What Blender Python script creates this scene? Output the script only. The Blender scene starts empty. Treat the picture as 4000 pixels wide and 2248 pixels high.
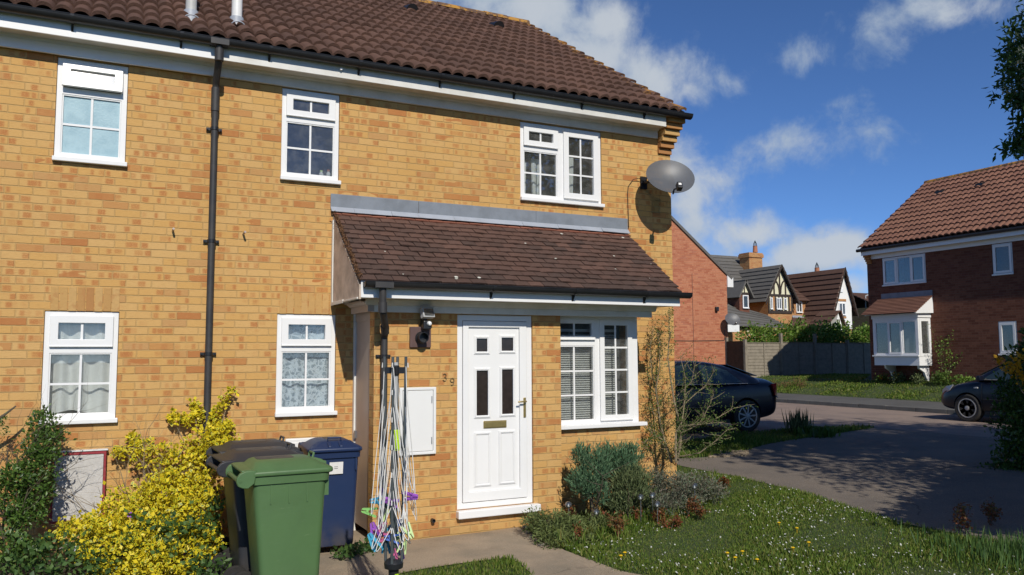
import bpy, bmesh, math, random
import numpy as np
from mathutils import Vector, Matrix, Euler
S = bpy.context.scene
COL = S.collection
PI = math.pi
R_ = math.radians

# ---------------------------------------------------------------- camera
F = 3143.4
TH, PT, RL = R_(26.421), R_(4.762), R_(-.2513)
CAM = np.array([0.0, -8.508, 1.84])
_fwd = np.array([math.sin(TH)*math.cos(PT), math.cos(TH)*math.cos(PT), math.sin(PT)])
_rt = np.array([math.cos(TH), -math.sin(TH), 0.0])
_up = np.cross(_rt, _fwd)
RT = math.cos(RL)*_rt + math.sin(RL)*_up
UP = -math.sin(RL)*_rt + math.cos(RL)*_up
FW = _fwd
cam = bpy.data.cameras.new('camera')
cam.sensor_width = 36.0
cam.sensor_fit = 'HORIZONTAL'
cam.lens = F/4000*36.0
cam.clip_start = .05
cam.clip_end = 2000
co = bpy.data.objects.new('camera', cam)
COL.objects.link(co)
m = Matrix(((RT[0], UP[0], -FW[0], CAM[0]), (RT[1], UP[1], -FW[1], CAM[1]), (RT[2], UP[2], -FW[2], CAM[2]), (0, 0, 0, 1)))
co.matrix_world = m
S.camera = co
Q = 4000/2576.0


def ray(px, py):                     # direction of a photo point (2576-wide photo units), 1 unit deep
    u = (px*Q-2000)/F
    v = -(py*Q-1124)/F
    return RT*u + UP*v + FW


def at(px, py, Y):                   # where that sight line meets the plane y = Y
    d = ray(px, py)
    return CAM + d*((Y-CAM[1])/d[1])


def atX(px, py, X):
    d = ray(px, py)
    return CAM + d*((X-CAM[0])/d[0])


def atD(px, py, D):
    return CAM + ray(px, py)*D


def H(x, y):                         # height of the ground
    return float(np.interp(x, [3.5, 11, 19.3, 19.36, 21.1, 23.2, 60], [0, .26, .26, .37, .44, .92, 1.1]))


def atG(px, py):
    d = ray(px, py)
    t = 2.0
    while t < 80:
        p = CAM + d*t
        if p[2] <= H(p[0], p[1]):
            break
        t += .01
    return CAM + d*t


# ---------------------------------------------------------------- sun and sky
SUNDIR = Vector((.15, 1.0, -.76)).normalized()        # the way the light travels
EXPOSURE = 0.0
sl = bpy.data.lights.new('sun', 'SUN')
sl.energy = 4.1
sl.angle = R_(.53)
sl.color = (1, .94, .84)
so = bpy.data.objects.new('sun', sl)
COL.objects.link(so)
so.rotation_euler = SUNDIR.to_track_quat('-Z', 'Y').to_euler()
so.location = (-3, -20, 18)
S.view_settings.view_transform = 'Standard'
S.view_settings.look = 'None'
S.view_settings.exposure = EXPOSURE
S.view_settings.gamma = 1
W = bpy.data.worlds.new('World')
S.world = W
W.use_nodes = True


class NT:
    """small helper for building node trees"""
    def __init__(s, tree):
        s.t = tree
        s.n = tree.nodes
        s.l = tree.links

    def new(s, kind, **kw):
        n = s.n.new(kind)
        for k, v in kw.items():
            setattr(n, k, v)
        return n

    def put(s, sock, v):
        if hasattr(v, 'is_output') or isinstance(v, bpy.types.NodeSocket):
            s.l.new(v, sock)
        else:
            if isinstance(v, (tuple, list)) and len(v) == 3 and sock.type == 'RGBA':
                v = (*v, 1)
            sock.default_value = v

    def m(s, op, a, b=None, c=None, clamp=False):
        n = s.new('ShaderNodeMath', operation=op)
        n.use_clamp = clamp
        s.put(n.inputs[0], a)
        if b is not None:
            s.put(n.inputs[1], b)
        if c is not None:
            s.put(n.inputs[2], c)
        return n.outputs[0]

    def vm(s, op, a, b=None):
        n = s.new('ShaderNodeVectorMath', operation=op)
        s.put(n.inputs[0], a)
        if b is not None:
            s.put(n.inputs[1], b)
        return n.outputs['Value'] if op in ('DOT_PRODUCT', 'LENGTH', 'DISTANCE') else n.outputs[0]

    def ss(s, x, lo, hi):
        n = s.new('ShaderNodeMapRange', interpolation_type='SMOOTHSTEP')
        s.put(n.inputs[0], x)
        s.put(n.inputs[1], lo)
        s.put(n.inputs[2], hi)
        return n.outputs[0]

    def mix(s, f, a, b, mode='MIX'):
        n = s.new('ShaderNodeMix', data_type='RGBA', blend_type=mode)
        s.put(n.inputs[0], f)
        s.put(n.inputs[6], a)
        s.put(n.inputs[7], b)
        return n.outputs[2]

    def noise(s, vec, scale, detail=3, rough=.55, dist=0):
        n = s.new('ShaderNodeTexNoise')
        s.put(n.inputs['Vector'], vec)
        n.inputs['Scale'].default_value = scale
        n.inputs['Detail'].default_value = detail
        n.inputs['Roughness'].default_value = rough
        n.inputs['Distortion'].default_value = dist
        return n.outputs[0]

    def white(s, vec):
        n = s.new('ShaderNodeTexWhiteNoise', noise_dimensions='3D')
        s.put(n.inputs['Vector'], vec)
        return n.outputs['Value']

    def xyz(s, x, y, z):
        n = s.new('ShaderNodeCombineXYZ')
        s.put(n.inputs[0], x)
        s.put(n.inputs[1], y)
        s.put(n.inputs[2], z)
        return n.outputs[0]

    def sep(s, v):
        n = s.new('ShaderNodeSeparateXYZ')
        s.put(n.inputs[0], v)
        return n.outputs

    def ramp(s, f, stops):
        n = s.new('ShaderNodeValToRGB')
        s.put(n.inputs[0], f)
        el = n.color_ramp.elements
        while len(el) < len(stops):
            el.new(.5)
        for e, (p, c) in zip(el, stops):
            e.position = p
            e.color = (*c, 1)
        return n.outputs[0]


def world():
    T = NT(W.node_tree)
    T.n.clear()
    out = T.new('ShaderNodeOutputWorld')
    sky = T.new('ShaderNodeTexSky', sky_type='NISHITA')
    sky.sun_disc = False
    sky.sun_elevation = R_(36.9)
    sky.sun_rotation = R_(188.5)
    sky.altitude = 0
    sky.air_density = .62
    sky.dust_density = 0
    sky.ozone_density = 10
    bg = T.new('ShaderNodeBackground')
    bg.inputs[1].default_value = .118
    T.l.new(sky.outputs[0], bg.inputs[0])
    tc = T.new('ShaderNodeTexCoord')
    d = T.vm('NORMALIZE', tc.outputs['Generated'])
    n1 = T.noise(d, 9, 7, .62, .4)
    n2 = T.noise(d, 26, 6, .6, .2)
    nn = T.m('ADD', T.m('MULTIPLY', T.m('SUBTRACT', n1, .5), 2.6), T.m('MULTIPLY', T.m('SUBTRACT', n2, .5), 1.1))
    # clouds: (photo x, y, half width, half height, density)
    CL = [(1350, 20, 140, 100, 1.1), (1530, 60, 110, 85, 1.15), (1500, 150, 190, 95, 1.05), (1650, 190, 140, 85, 1.1), (1720, 225, 90, 60, .8),
          (1640, 420, 190, 95, .9), (1740, 480, 120, 110, .95), (1880, 590, 140, 55, 1.1), (1760, 560, 130, 80, .8),
          (2060, 640, 150, 55, 1.4), (2130, 620, 110, 60, 1.4), (2200, 640, 80, 60, 1.2), (2140, 720, 120, 45, 1.1), (1980, 365, 190, 60, .5), (2430, 25, 190, 60, .75), (1850, 215, 60, 45, .35),
          (2030, 140, 70, 35, .3), (1700, 640, 300, 60, .6), (2250, 760, 200, 60, .6), (1280, -60, 200, 90, 1.0), (2530, 110, 60, 40, .25)]
    tot = None
    for x, y, a, b, k in CL:
        r = ray(x, y)
        r = r/np.linalg.norm(r)
        t1 = np.cross(r, (0, 0, 1))
        t1 /= np.linalg.norm(t1)
        t2 = np.cross(t1, r)
        sc = 2*Q/F
        u = T.m('DIVIDE', T.vm('DOT_PRODUCT', d, tuple(t1)), a*sc/2*1.15)
        v = T.m('DIVIDE', T.vm('DOT_PRODUCT', d, tuple(t2)), b*sc/2*1.15)
        e = T.m('SQRT', T.m('ADD', T.m('MULTIPLY', u, u), T.m('MULTIPLY', v, v)))
        fr = T.m('GREATER_THAN', T.vm('DOT_PRODUCT', d, tuple(r)), 0)
        val = T.m('MULTIPLY', T.m('MULTIPLY', T.m('SUBTRACT', 1.25, e), fr), k)
        tot = val if tot is None else T.m('SMOOTH_MAX', tot, val, .25)
    back = T.m('MULTIPLY', T.ss(T.sep(d)[1], .05, -.3), .55)       # broken cloud over the rest of the sky
    tot = T.m('MAXIMUM', tot, T.m('SUBTRACT', back, .75))
    mask = T.ss(T.m('ADD', tot, nn), .12, 1.15)
    mask = T.m('MULTIPLY', mask, .93)
    tone = T.ss(T.m('ADD', T.m('MULTIPLY', n2, .8), T.m('MULTIPLY', tot, .5)), .35, 1.1)
    cc = T.mix(tone, (.38, .48, .60), (.58, .63, .69))
    b2 = T.new('ShaderNodeBackground')
    T.l.new(cc, b2.inputs[0])
    b2.inputs[1].default_value = .92
    mx = T.new('ShaderNodeMixShader')
    T.l.new(mask, mx.inputs[0])
    T.l.new(bg.outputs[0], mx.inputs[1])
    T.l.new(b2.outputs[0], mx.inputs[2])
    T.l.new(mx.outputs[0], out.inputs[0])


world()

# ---------------------------------------------------------------- materials
MATS = {}


def newmat(name):
    mt = bpy.data.materials.new(name)
    mt.use_nodes = True
    T = NT(mt.node_tree)
    b = T.n['Principled BSDF']
    MATS[name] = mt
    return mt, T, b


def pm(name, col, rough=.6, var=.12, scale=8, bump=0, bscale=40, metal=0, spec=.5, col2=None, attr=0, coat=0, speck=None):
    mt, T, b = newmat(name)
    g = T.new('ShaderNodeTexCoord').outputs['Object']
    n = T.noise(g, scale, 5, .6)
    c2 = col2 if col2 else tuple(c*.55 for c in col)
    f = T.m('MULTIPLY', T.ss(n, .35, .75), var*3 if not col2 else 1)
    c = T.mix(f, col, c2)
    n3 = T.noise(g, scale*9, 3, .6)
    c = T.mix(T.m('MULTIPLY', n3, var), c, tuple(x*.5 for x in col))
    if attr:
        a = T.new('ShaderNodeAttribute', attribute_name='rnd')
        c = T.mix(T.m('MULTIPLY', a.outputs['Fac'], attr), c, tuple(x*.35 for x in col))
    if speck:
        w = T.noise(g, 70, 2, .8)
        c = T.mix(T.m('MULTIPLY', T.ss(w, .60, .70), .7), c, speck)
        c = T.mix(T.m('MULTIPLY', T.ss(w, .42, .34), .6), c, tuple(x*.45 for x in col))
        v = T.new('ShaderNodeTexVoronoi', feature='DISTANCE_TO_EDGE')
        wv = T.vm('ADD', g, T.xyz(T.noise(g, 1.5, 3), T.noise(g, 1.7, 3), 0.0))
        T.put(v.inputs['Vector'], wv)
        v.inputs['Scale'].default_value = .33
        cr = T.m('MULTIPLY', T.ss(v.outputs['Distance'], .006, .002), T.ss(T.noise(g, .6, 2), .45, .55))
        c = T.mix(T.m('MULTIPLY', cr, .75), c, tuple(x*.3 for x in col))
        sn = T.noise(g, 2.6, 5, .7)
        c = T.mix(T.m('MULTIPLY', T.ss(sn, .56, .72), .4), c, tuple(x*.5 for x in col))
    T.put(b.inputs['Base Color'], c)
    b.inputs['Roughness'].default_value = rough
    b.inputs['Metallic'].default_value = metal
    b.inputs['Specular IOR Level'].default_value = spec
    b.inputs['Coat Weight'].default_value = coat
    if bump:
        bn = T.new('ShaderNodeBump')
        bn.inputs['Distance'].default_value = bump
        bn.inputs['Strength'].default_value = 1
        T.put(bn.inputs['Height'], T.noise(g, bscale, 4, .65))
        T.put(b.inputs['Normal'], bn.outputs[0])
    return mt


def brick(name, base, red, pale, mortar, patch=.55, z0=0.0, redk=.86, bw=.225, bh=.075, soft=.75):
    mt, T, b = newmat(name)
    g = T.new('ShaderNodeNewGeometry')
    p = T.sep(g.outputs['Position'])
    nx = T.m('GREATER_THAN', T.m('ABSOLUTE', T.sep(g.outputs['True Normal'])[0]), .7)
    h = T.m('ADD', T.m('MULTIPLY', p[0], T.m('SUBTRACT', 1, nx)), T.m('MULTIPLY', p[1], nx))
    wob = T.m('MULTIPLY', T.m('SUBTRACT', T.noise(g.outputs['Position'], 14, 2), .5), .009)
    zz = T.m('DIVIDE', T.m('ADD', T.m('SUBTRACT', p[2], z0), wob), bh)
    row = T.m('FLOOR', zz)
    fv = T.m('SUBTRACT', zz, row)
    jit = T.m('MULTIPLY', T.white(T.xyz(row, 3.3, 1.7)), .12)
    u = T.m('ADD', T.m('DIVIDE', T.m('ADD', h, wob), bw), T.m('ADD', T.m('MULTIPLY', T.m('MODULO', T.m('ABSOLUTE', row), 2), .5), jit))
    idx = T.m('FLOOR', u)
    fu = T.m('SUBTRACT', u, idx)

    def wn(k):
        return T.white(T.xyz(T.m('ADD', idx, .5), T.m('ADD', row, .5), k))
    du = T.m('MULTIPLY', T.m('SUBTRACT', .5, T.m('ABSOLUTE', T.m('SUBTRACT', fu, .5))), bw)
    dv = T.m('MULTIPLY', T.m('SUBTRACT', .5, T.m('ABSOLUTE', T.m('SUBTRACT', fv, .5))), bh)
    dd = T.m('MINIMUM', du, dv)
    fine = T.noise(g.outputs['Position'], 90, 4, .7)
    dd2 = T.m('ADD', dd, T.m('MULTIPLY', T.m('SUBTRACT', fine, .5), .004))
    inb = T.ss(dd2, .003, .006)
    perp = T.m('MULTIPLY', T.m('LESS_THAN', du, dv), soft)
    bandn2 = T.ss(T.noise(T.xyz(T.m('MULTIPLY', p[0], .3), T.m('MULTIPLY', p[1], .3), p[2]), 3.1, 3, .6), .45, .65)
    c = T.mix(wn(1.0), base, pale)
    bandn = T.ss(T.noise(T.xyz(T.m('MULTIPLY', p[0], .25), T.m('MULTIPLY', p[1], .25), p[2]), 2.3, 3, .6), .38, .62)
    c = T.mix(T.m('MULTIPLY', T.m('GREATER_THAN', wn(6.0), .93), .55), c, (base[0]*.72, base[1]*.62, base[2]*.85))
    c = T.mix(T.m('MULTIPLY', T.m('GREATER_THAN', wn(2.0), T.m('SUBTRACT', redk, T.m('MULTIPLY', bandn2, .10))), T.m('ADD', .5, T.m('MULTIPLY', wn(2.5), .5))), c, red)
    for k, lo, hi in ((3.0, .08, .35), (4.0, .38, .62), (5.0, .66, .92)):
        cen = T.m('ADD', lo, T.m('MULTIPLY', wn(k+.1), hi-lo))
        hw = T.m('ADD', .055, T.m('MULTIPLY', wn(k+.2), .13))
        e1 = T.ss(T.m('SUBTRACT', hw, T.m('ABSOLUTE', T.m('SUBTRACT', fu, cen))), -.05, .06)
        e2 = T.ss(T.m('SUBTRACT', .39, T.m('ABSOLUTE', T.m('SUBTRACT', fv, .5))), -.05, .16)
        on = T.m('MULTIPLY', T.ss(wn(k+.3), T.m('SUBTRACT', .74, T.m('MULTIPLY', bandn, .62)), .92), patch*1.4)
        blot = T.ss(fine, .25, .55)
        c = T.mix(T.m('MULTIPLY', T.m('MULTIPLY', e1, e2), T.m('MULTIPLY', on, blot)), c, red)
    crease = T.noise(T.vm('MULTIPLY', g.outputs['Position'], (22, 22, 120)), 1, 4, .7)
    c = T.mix(T.m('MULTIPLY', T.ss(crease, .5, .72), .38), c, tuple(x*.55 for x in base))
    c = T.mix(T.m('MULTIPLY', T.ss(crease, .45, .28), .35), c, tuple(min(1, x*1.22) for x in pale))
    c = T.mix(T.m('MULTIPLY', fine, .4), c, tuple(x*.62 for x in base))
    big = T.noise(g.outputs['Position'], .7, 4)
    c = T.mix(T.m('MULTIPLY', T.ss(big, .45, .8), .22), c, tuple(x*.6 for x in base))
    mc = T.mix(T.m('MULTIPLY', fine, .8), mortar, tuple(x*.72 for x in mortar))
    low = T.m('MULTIPLY', T.m('LESS_THAN', fv, .09), T.ss(T.noise(g.outputs['Position'], 5, 3), .35, .6))
    mc = T.mix(T.m('MULTIPLY', low, .6), mc, tuple(x*.38 for x in mortar))  # thin shadow under each course, painted into the bed mortar
    mc = T.mix(perp, mc, T.mix(.35, c, mortar))
    c = T.mix(inb, mc, c)
    damp = T.ss(T.m('ADD', p[2], T.m('MULTIPLY', T.m('SUBTRACT', big, .5), .5)), .22, -.08)
    c = T.mix(T.m('MULTIPLY', damp, .45), c, tuple(x*.45 for x in mortar))
    T.put(b.inputs['Base Color'], c)
    b.inputs['Roughness'].default_value = .9
    b.inputs['Specular IOR Level'].default_value = .2
    bn = T.new('ShaderNodeBump')
    bn.inputs['Distance'].default_value = .006
    bn.inputs['Strength'].default_value = 1
    T.put(bn.inputs['Height'], T.m('ADD', T.m('MULTIPLY', inb, .8), T.m('ADD', T.m('MULTIPLY', fine, .4), T.m('MULTIPLY', crease, .5))))
    T.put(b.inputs['Normal'], bn.outputs[0])
    return mt


def tilemat(name, a, b_, lich=None, xl=6.2, spots=0, axis=0):
    mt, T, b = newmat(name)
    g = T.new('ShaderNodeNewGeometry').outputs['Position']
    at_ = T.new('ShaderNodeAttribute', attribute_name='rnd').outputs['Fac']
    c = T.mix(at_, a, b_)
    n = T.noise(g, 3, 5, .65)
    c = T.mix(T.m('MULTIPLY', T.ss(n, .35, .7), .5), c, tuple(x*.6 for x in a))
    n2 = T.noise(g, 60, 4, .7)
    c = T.mix(T.m('MULTIPLY', n2, .55), c, tuple(x*.45 for x in b_))
    if lich:
        pr = T.ss(T.sep(g)[axis], xl, xl+.5)
        k = T.m('MULTIPLY', T.ss(T.m('ADD', T.noise(g, 7, 4, .7), T.m('MULTIPLY', pr, .16)), .60, .72), T.m('ADD', .0, pr))
        c = T.mix(k, c, lich)
    if spots:
        v = T.new('ShaderNodeTexVoronoi')
        T.put(v.inputs['Vector'], g)
        v.inputs['Scale'].default_value = spots
        wv = T.sep(v.outputs['Color'])[0]
        k = T.m('MULTIPLY', T.m('LESS_THAN', v.outputs['Distance'], T.m('MULTIPLY', wv, .22)), T.m('GREATER_THAN', T.sep(v.outputs['Color'])[1], .82))
        c = T.mix(k, c, (.62, .62, .54))
    T.put(b.inputs['Base Color'], c)
    b.inputs['Roughness'].default_value = .93
    b.inputs['Specular IOR Level'].default_value = .2
    bn = T.new('ShaderNodeBump')
    bn.inputs['Distance'].default_value = .006
    T.put(bn.inputs['Height'], n2)
    T.put(b.inputs['Normal'], bn.outputs[0])
    return mt


def glassmat(name, tint=(.80, .86, .88), k=.06, rough=.0, haze=.06):
    mt, T, b = newmat(name)
    T.n.remove(b)
    out = T.n['Material Output']
    fr = T.new('ShaderNodeFresnel')
    fr.inputs[0].default_value = 1.5
    gl = T.new('ShaderNodeBsdfGlossy')
    gl.inputs['Roughness'].default_value = rough
    g = T.new('ShaderNodeTexCoord').outputs['Object']
    bn = T.new('ShaderNodeBump')
    bn.inputs['Distance'].default_value = .002
    bn.inputs['Strength'].default_value = .25
    T.put(bn.inputs['Height'], T.noise(g, 2.2, 1))
    T.put(gl.inputs['Normal'], bn.outputs[0])
    tr = T.new('ShaderNodeBsdfTransparent')
    tr.inputs[0].default_value = (*tint, 1)
    mx = T.new('ShaderNodeMixShader')
    T.put(mx.inputs[0], T.m('ADD', T.m('MULTIPLY', fr.outputs[0], 1.3), k))
    T.l.new(tr.outputs[0], mx.inputs[1])
    T.l.new(gl.outputs[0], mx.inputs[2])
    df = T.new('ShaderNodeBsdfDiffuse')
    df.inputs[0].default_value = (.55, .55, .54, 1)
    m2 = T.new('ShaderNodeMixShader')
    T.put(m2.inputs[0], T.m('ADD', haze*.6, T.m('MULTIPLY', T.ss(T.noise(g, 9, 4, .7), .4, .75), haze)))
    T.l.new(mx.outputs[0], m2.inputs[1])
    T.l.new(df.outputs[0], m2.inputs[2])
    T.l.new(m2.outputs[0], out.inputs[0])
    return mt


def leafmat(name, stops, trans=.3, rough=.5, spec=.35):
    mt, T, b = newmat(name)
    a = T.new('ShaderNodeAttribute', attribute_name='rnd').outputs['Fac']
    c = T.ramp(a, stops)
    T.put(b.inputs['Base Color'], c)
    b.inputs['Roughness'].default_value = rough
    b.inputs['Specular IOR Level'].default_value = spec
    tr = T.new('ShaderNodeBsdfTranslucent')
    T.put(tr.inputs[0], c)
    mx = T.new('ShaderNodeMixShader')
    mx.inputs[0].default_value = trans
    T.l.new(b.outputs[0], mx.inputs[1])
    T.l.new(tr.outputs[0], mx.inputs[2])
    T.l.new(mx.outputs[0], T.n['Material Output'].inputs[0])
    return mt


pm('upvc', (.80, .80, .79), .32, .025, 3)
pm('upvc_old', (.72, .71, .67), .4, .1, 4, col2=(.60, .585, .53))
pm('soffit_white', (.70, .69, .64), .5, .12, 2.5, col2=(.52, .50, .43))
brick('buff_brick', (.615, .355, .118), (.44, .16, .055), (.635, .395, .158), (.55, .355, .145), .70, .02, .95)
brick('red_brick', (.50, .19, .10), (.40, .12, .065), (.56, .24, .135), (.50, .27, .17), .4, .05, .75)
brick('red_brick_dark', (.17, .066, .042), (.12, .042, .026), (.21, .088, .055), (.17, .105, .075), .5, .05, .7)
brick('orange_brick', (.50, .25, .10), (.42, .15, .06), (.55, .31, .13), (.5, .36, .2), .6, .05)
tilemat('pantile', (.19, .105, .076), (.115, .066, .050), (.40, .20, .045), 6.25)
tilemat('ridge_tile', (.20, .12, .075), (.13, .08, .06), (.42, .22, .05), -8)
tilemat('far_pantile', (.30, .15, .10), (.215, .105, .075), (.38, .2, .07), 50)
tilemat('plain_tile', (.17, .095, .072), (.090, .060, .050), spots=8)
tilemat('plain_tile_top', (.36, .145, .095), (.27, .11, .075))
tilemat('slate_tile', (.19, .18, .16), (.14, .13, .12))
tilemat('brown_tile', (.16, .09, .065), (.12, .068, .052))
pm('lead', (.21, .235, .27), .55, .1, 5, .004, 12, col2=(.16, .18, .205))
pm('lead_light', (.36, .39, .44), .5, .1, 6, .003, 14)
pm('black_plastic', (.020, .021, .024), .38, .25, 6)
pm('black_dusty', (.03, .03, .033), .6, .3, 6, col2=(.055, .05, .045))
pm('bin_black', (.034, .036, .042), .42, .2, 5, .001, 200)
pm('bin_green', (.085, .165, .062), .45, .14, 3, .001, 200, col2=(.075, .145, .055))
pm('bin_blue', (.012, .030, .095), .38, .14, 3, .001, 200)
pm('bin_dust', (.12, .10, .075), .95, .3, 9, col2=(.05, .048, .045))
pm('rubber', (.03, .028, .025), .85, .2, 12)
pm('vent_brown', (.115, .065, .058), .6, .12, 10)
pm('panel_brown', (.42, .34, .29), .42, .05, 1.5, col2=(.34, .275, .235))
pm('peeling', (.66, .54, .44), .8, .3, 5, .003, 16, col2=(.38, .31, .25))
pm('brass', (.50, .38, .15), .35, .12, 20, metal=.75)
pm('steel', (.50, .51, .52), .3, .15, 10, metal=.9)
pm('dark_steel', (.10, .115, .12), .4, .15, 14, metal=.3)
pm('line_white', (.72, .71, .68), .6, .05, 20)
pm('lime', (.45, .68, .02), .45, .04, 10)
for nm, c in (('peg_blue', (.08, .42, .62)), ('peg_pink', (.62, .14, .30)), ('peg_purple', (.33, .10, .50)), ('peg_lime', (.55, .72, .32)), ('peg_navy', (.04, .12, .45)), ('peg_green', (.25, .55, .15))):
    pm(nm, c, .4, .05, 30)
pm('white_paint', (.78, .78, .76), .5, .05, 4)
pm('meter_white', (.76, .76, .74), .35, .02, 3)
pm('roughcast', (.62, .60, .57), .9, .2, 30, .006, 160, col2=(.52, .50, .47))
pm('red_frame', (.33, .035, .045), .5, .15, 8)
pm('concrete', (.38, .295, .205), .95, .2, 1.6, .006, 90, col2=(.24, .20, .145), speck=(.48, .42, .33))
pm('asphalt', (.29, .215, .17), .95, .25, 1.2, .004, 160, col2=(.20, .155, .13), speck=(.40, .33, .28))
pm('drive', (.215, .175, .135), .95, .35, .9, .008, 110, col2=(.14, .12, .10), speck=(.42, .37, .29))
pm('pavement', (.10, .098, .092), .95, .2, 1.5, .003, 120)
pm('kerb', (.15, .145, .13), .9, .25, 3, .003, 60)
pm('soil', (.055, .042, .03), 1, .3, 6, .02, 20)
pm('turf', (.045, .075, .018), 1, .3, 3, .02, 30, col2=(.06, .075, .025))
pm('gravel', (.42, .33, .22), .9, .3, 30, attr=.8)
pm('wood_grey', (.27, .235, .18), .9, .25, 6, .004, 30, col2=(.19, .165, .125))
pm('wood_shaded', (.09, .058, .038), .9, .25, 5, .004, 30)  # fence wood with shade put into its colour, for the panel turned from the sun
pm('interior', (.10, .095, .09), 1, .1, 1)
pm('cloth_grey', (.84, .84, .82), .95, .06, 3)
pm('cloth_white', (.70, .72, .70), .95, .08, 6)
pm('blind', (.66, .66, .63), .7, .05, 5)
pm('dish_grey', (.17, .175, .185), .5, .08, 6)
pm('car_navy', (.006, .008, .017), .28, .1, 3, spec=.35, coat=.12)
pm('car_trim', (.012, .012, .013), .5, .1, 6)
pm('alloy', (.42, .41, .40), .45, .15, 10, metal=.2)
pm('tail_red', (.28, .008, .008), .2, .1, 20)
pm('lamp_clear', (.5, .5, .5), .1, .1, 20)
pm('timber_black', (.045, .03, .022), .7, .2, 5)
pm('render_cream', (.72, .68, .48), .85, .08, 3)
pm('render_white', (.82, .81, .78), .85, .05, 3)
pm('bark', (.12, .095, .065), .95, .3, 12, .006, 40)
pm('twig', (.30, .235, .15), .9, .3, 14)
pm('terracotta', (.42, .17, .09), .85, .15, 9)
pm('digit', (.26, .19, .09), .45, .2, 20, metal=.4)
pm('paper', (.78, .77, .74), .7, .04, 20)
pm('ink', (.10, .10, .11), .7, .05, 20)
pm('clear_plastic', (.62, .64, .64), .15, .25, 12)
pm('stone', (.28, .24, .21), .9, .3, 9, attr=.6)
pm('galv', (.45, .46, .46), .5, .15, 8)
pm('flue_grey', (.52, .52, .50), .5, .12, 6)
pm('flue_white', (.76, .76, .74), .4, .06, 6)


def binmat(name, col, fade):
    mt, T, b = newmat(name)
    g = T.new('ShaderNodeTexCoord').outputs['Object']
    n = T.noise(g, 2.2, 5, .6)
    c = T.mix(T.ss(n, .35, .75), col, tuple(x*.82 for x in col))
    st = T.vm('MULTIPLY', g, (9, 9, 60))
    c = T.mix(T.m('MULTIPLY', T.ss(T.noise(st, 1, 5, .75, .6), .60, .78), .4), c, fade)
    st = T.vm('MULTIPLY', g, (5, 5, 22))
    c = T.mix(T.m('MULTIPLY', T.ss(T.noise(st, 1, 3, .6, 1.5), .66, .80), .4), c, fade)
    z = T.sep(g)[2]
    dirt = T.m('MULTIPLY', T.ss(z, .35, .05), T.ss(T.noise(g, 6, 4), .3, .7))
    c = T.mix(T.m('MULTIPLY', dirt, .6), c, (.12, .10, .075))
    T.put(b.inputs['Base Color'], c)
    T.put(b.inputs['Roughness'], T.m('ADD', .38, T.m('MULTIPLY', n, .2)))
    bn = T.new('ShaderNodeBump')
    bn.inputs['Distance'].default_value = .004
    T.put(bn.inputs['Height'], T.noise(g, 5, 2))
    T.put(b.inputs['Normal'], bn.outputs[0])


for nm, c, f_ in (('bin_green', (.085, .165, .062), (.17, .25, .13)), ('bin_blue', (.011, .028, .088), (.03, .05, .12)), ('bin_black', (.030, .032, .038), (.075, .072, .068))):
    bpy.data.materials.remove(MATS[nm])
    binmat(nm, c, f_)
glassmat('glass', (.93, .95, .95), .035)
glassmat('glass_dark', (.45, .50, .54), .06)
glassmat('glass_bright', (.7, .75, .75), .42, .10)
glassmat('globe_glass', (.80, .82, .82), .16)
pm('frosted_blue', (.37, .54, .60), .35, .25, 9, .002, 60, col2=(.27, .43, .50))
pm('door_glass', (.035, .025, .022), .12, .3, 20)
G = lambda *a: [(i/(len(a)-1), c) for i, c in enumerate(a)]
leafmat('leaf_gold', [(0, (.16, .22, .02)), (.22, (.26, .31, .02)), (.3, (.62, .52, .022)), (1, (.80, .63, .03))], .2, .45)
leafmat('leaf_dark', G((.03, .065, .012), (.065, .13, .02), (.11, .19, .035)), .2, .4, .4)
leafmat('leaf_weed', G((.04, .09, .028), (.07, .14, .035), (.12, .20, .05)), .3)
leafmat('leaf_juniper', G((.05, .115, .055), (.095, .18, .09), (.14, .23, .12)), .15, .7)
leafmat('leaf_olive', G((.06, .09, .035), (.12, .155, .06), (.17, .20, .085)), .15, .7)
leafmat('leaf_heather', G((.09, .075, .05), (.15, .15, .10), (.12, .17, .11), (.21, .16, .125)), .15, .8)
leafmat('leaf_lowjuniper', G((.06, .085, .025), (.12, .155, .045), (.17, .205, .065)), .15, .7)
leafmat('leaf_russet', G((.12, .09, .02), (.20, .075, .028), (.24, .06, .03), (.14, .14, .03)), .3)
leafmat('leaf_bright', G((.05, .10, .015), (.10, .17, .03), (.16, .22, .05)), .35)
leafmat('leaf_tree', G((.025, .06, .012), (.055, .115, .02), (.10, .17, .035)), .35)
leafmat('leaf_hedge', G((.06, .14, .015), (.13, .24, .03), (.28, .36, .08)), .35)
leafmat('leaf_brown', G((.10, .05, .025), (.17, .085, .04), (.22, .12, .06)), .2, .8)
leafmat('flower_orange', G((.62, .30, .01), (.80, .45, .02)), .3)
leafmat('flower_cream', G((.55, .50, .28), (.65, .62, .42)), .3)
leafmat('grass', G((.055, .11, .012), (.115, .19, .022), (.17, .24, .035), (.25, .24, .07)), .4, .6)
leafmat('daisy', G((.66, .66, .63), (.50, .50, .44)), .2)
leafmat('dandelion', G((.75, .48, .01), (.85, .58, .02)), .2)


def lace():
    mt, T, b = newmat('lace')
    g = T.new('ShaderNodeTexCoord').outputs['Object']
    v = T.new('ShaderNodeTexVoronoi', feature='DISTANCE_TO_EDGE')
    T.put(v.inputs['Vector'], g)
    v.inputs['Scale'].default_value = 14
    n = T.noise(g, 22, 4, .6)
    k = T.m('MAXIMUM', T.ss(v.outputs['Distance'], .12, .04), T.ss(n, .48, .56))
    T.put(b.inputs['Base Color'], T.mix(k, (.34, .41, .48), (.70, .78, .86)))
    b.inputs['Roughness'].default_value = .95


lace()

# ---------------------------------------------------------------- mesh building
ORG = {}


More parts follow.
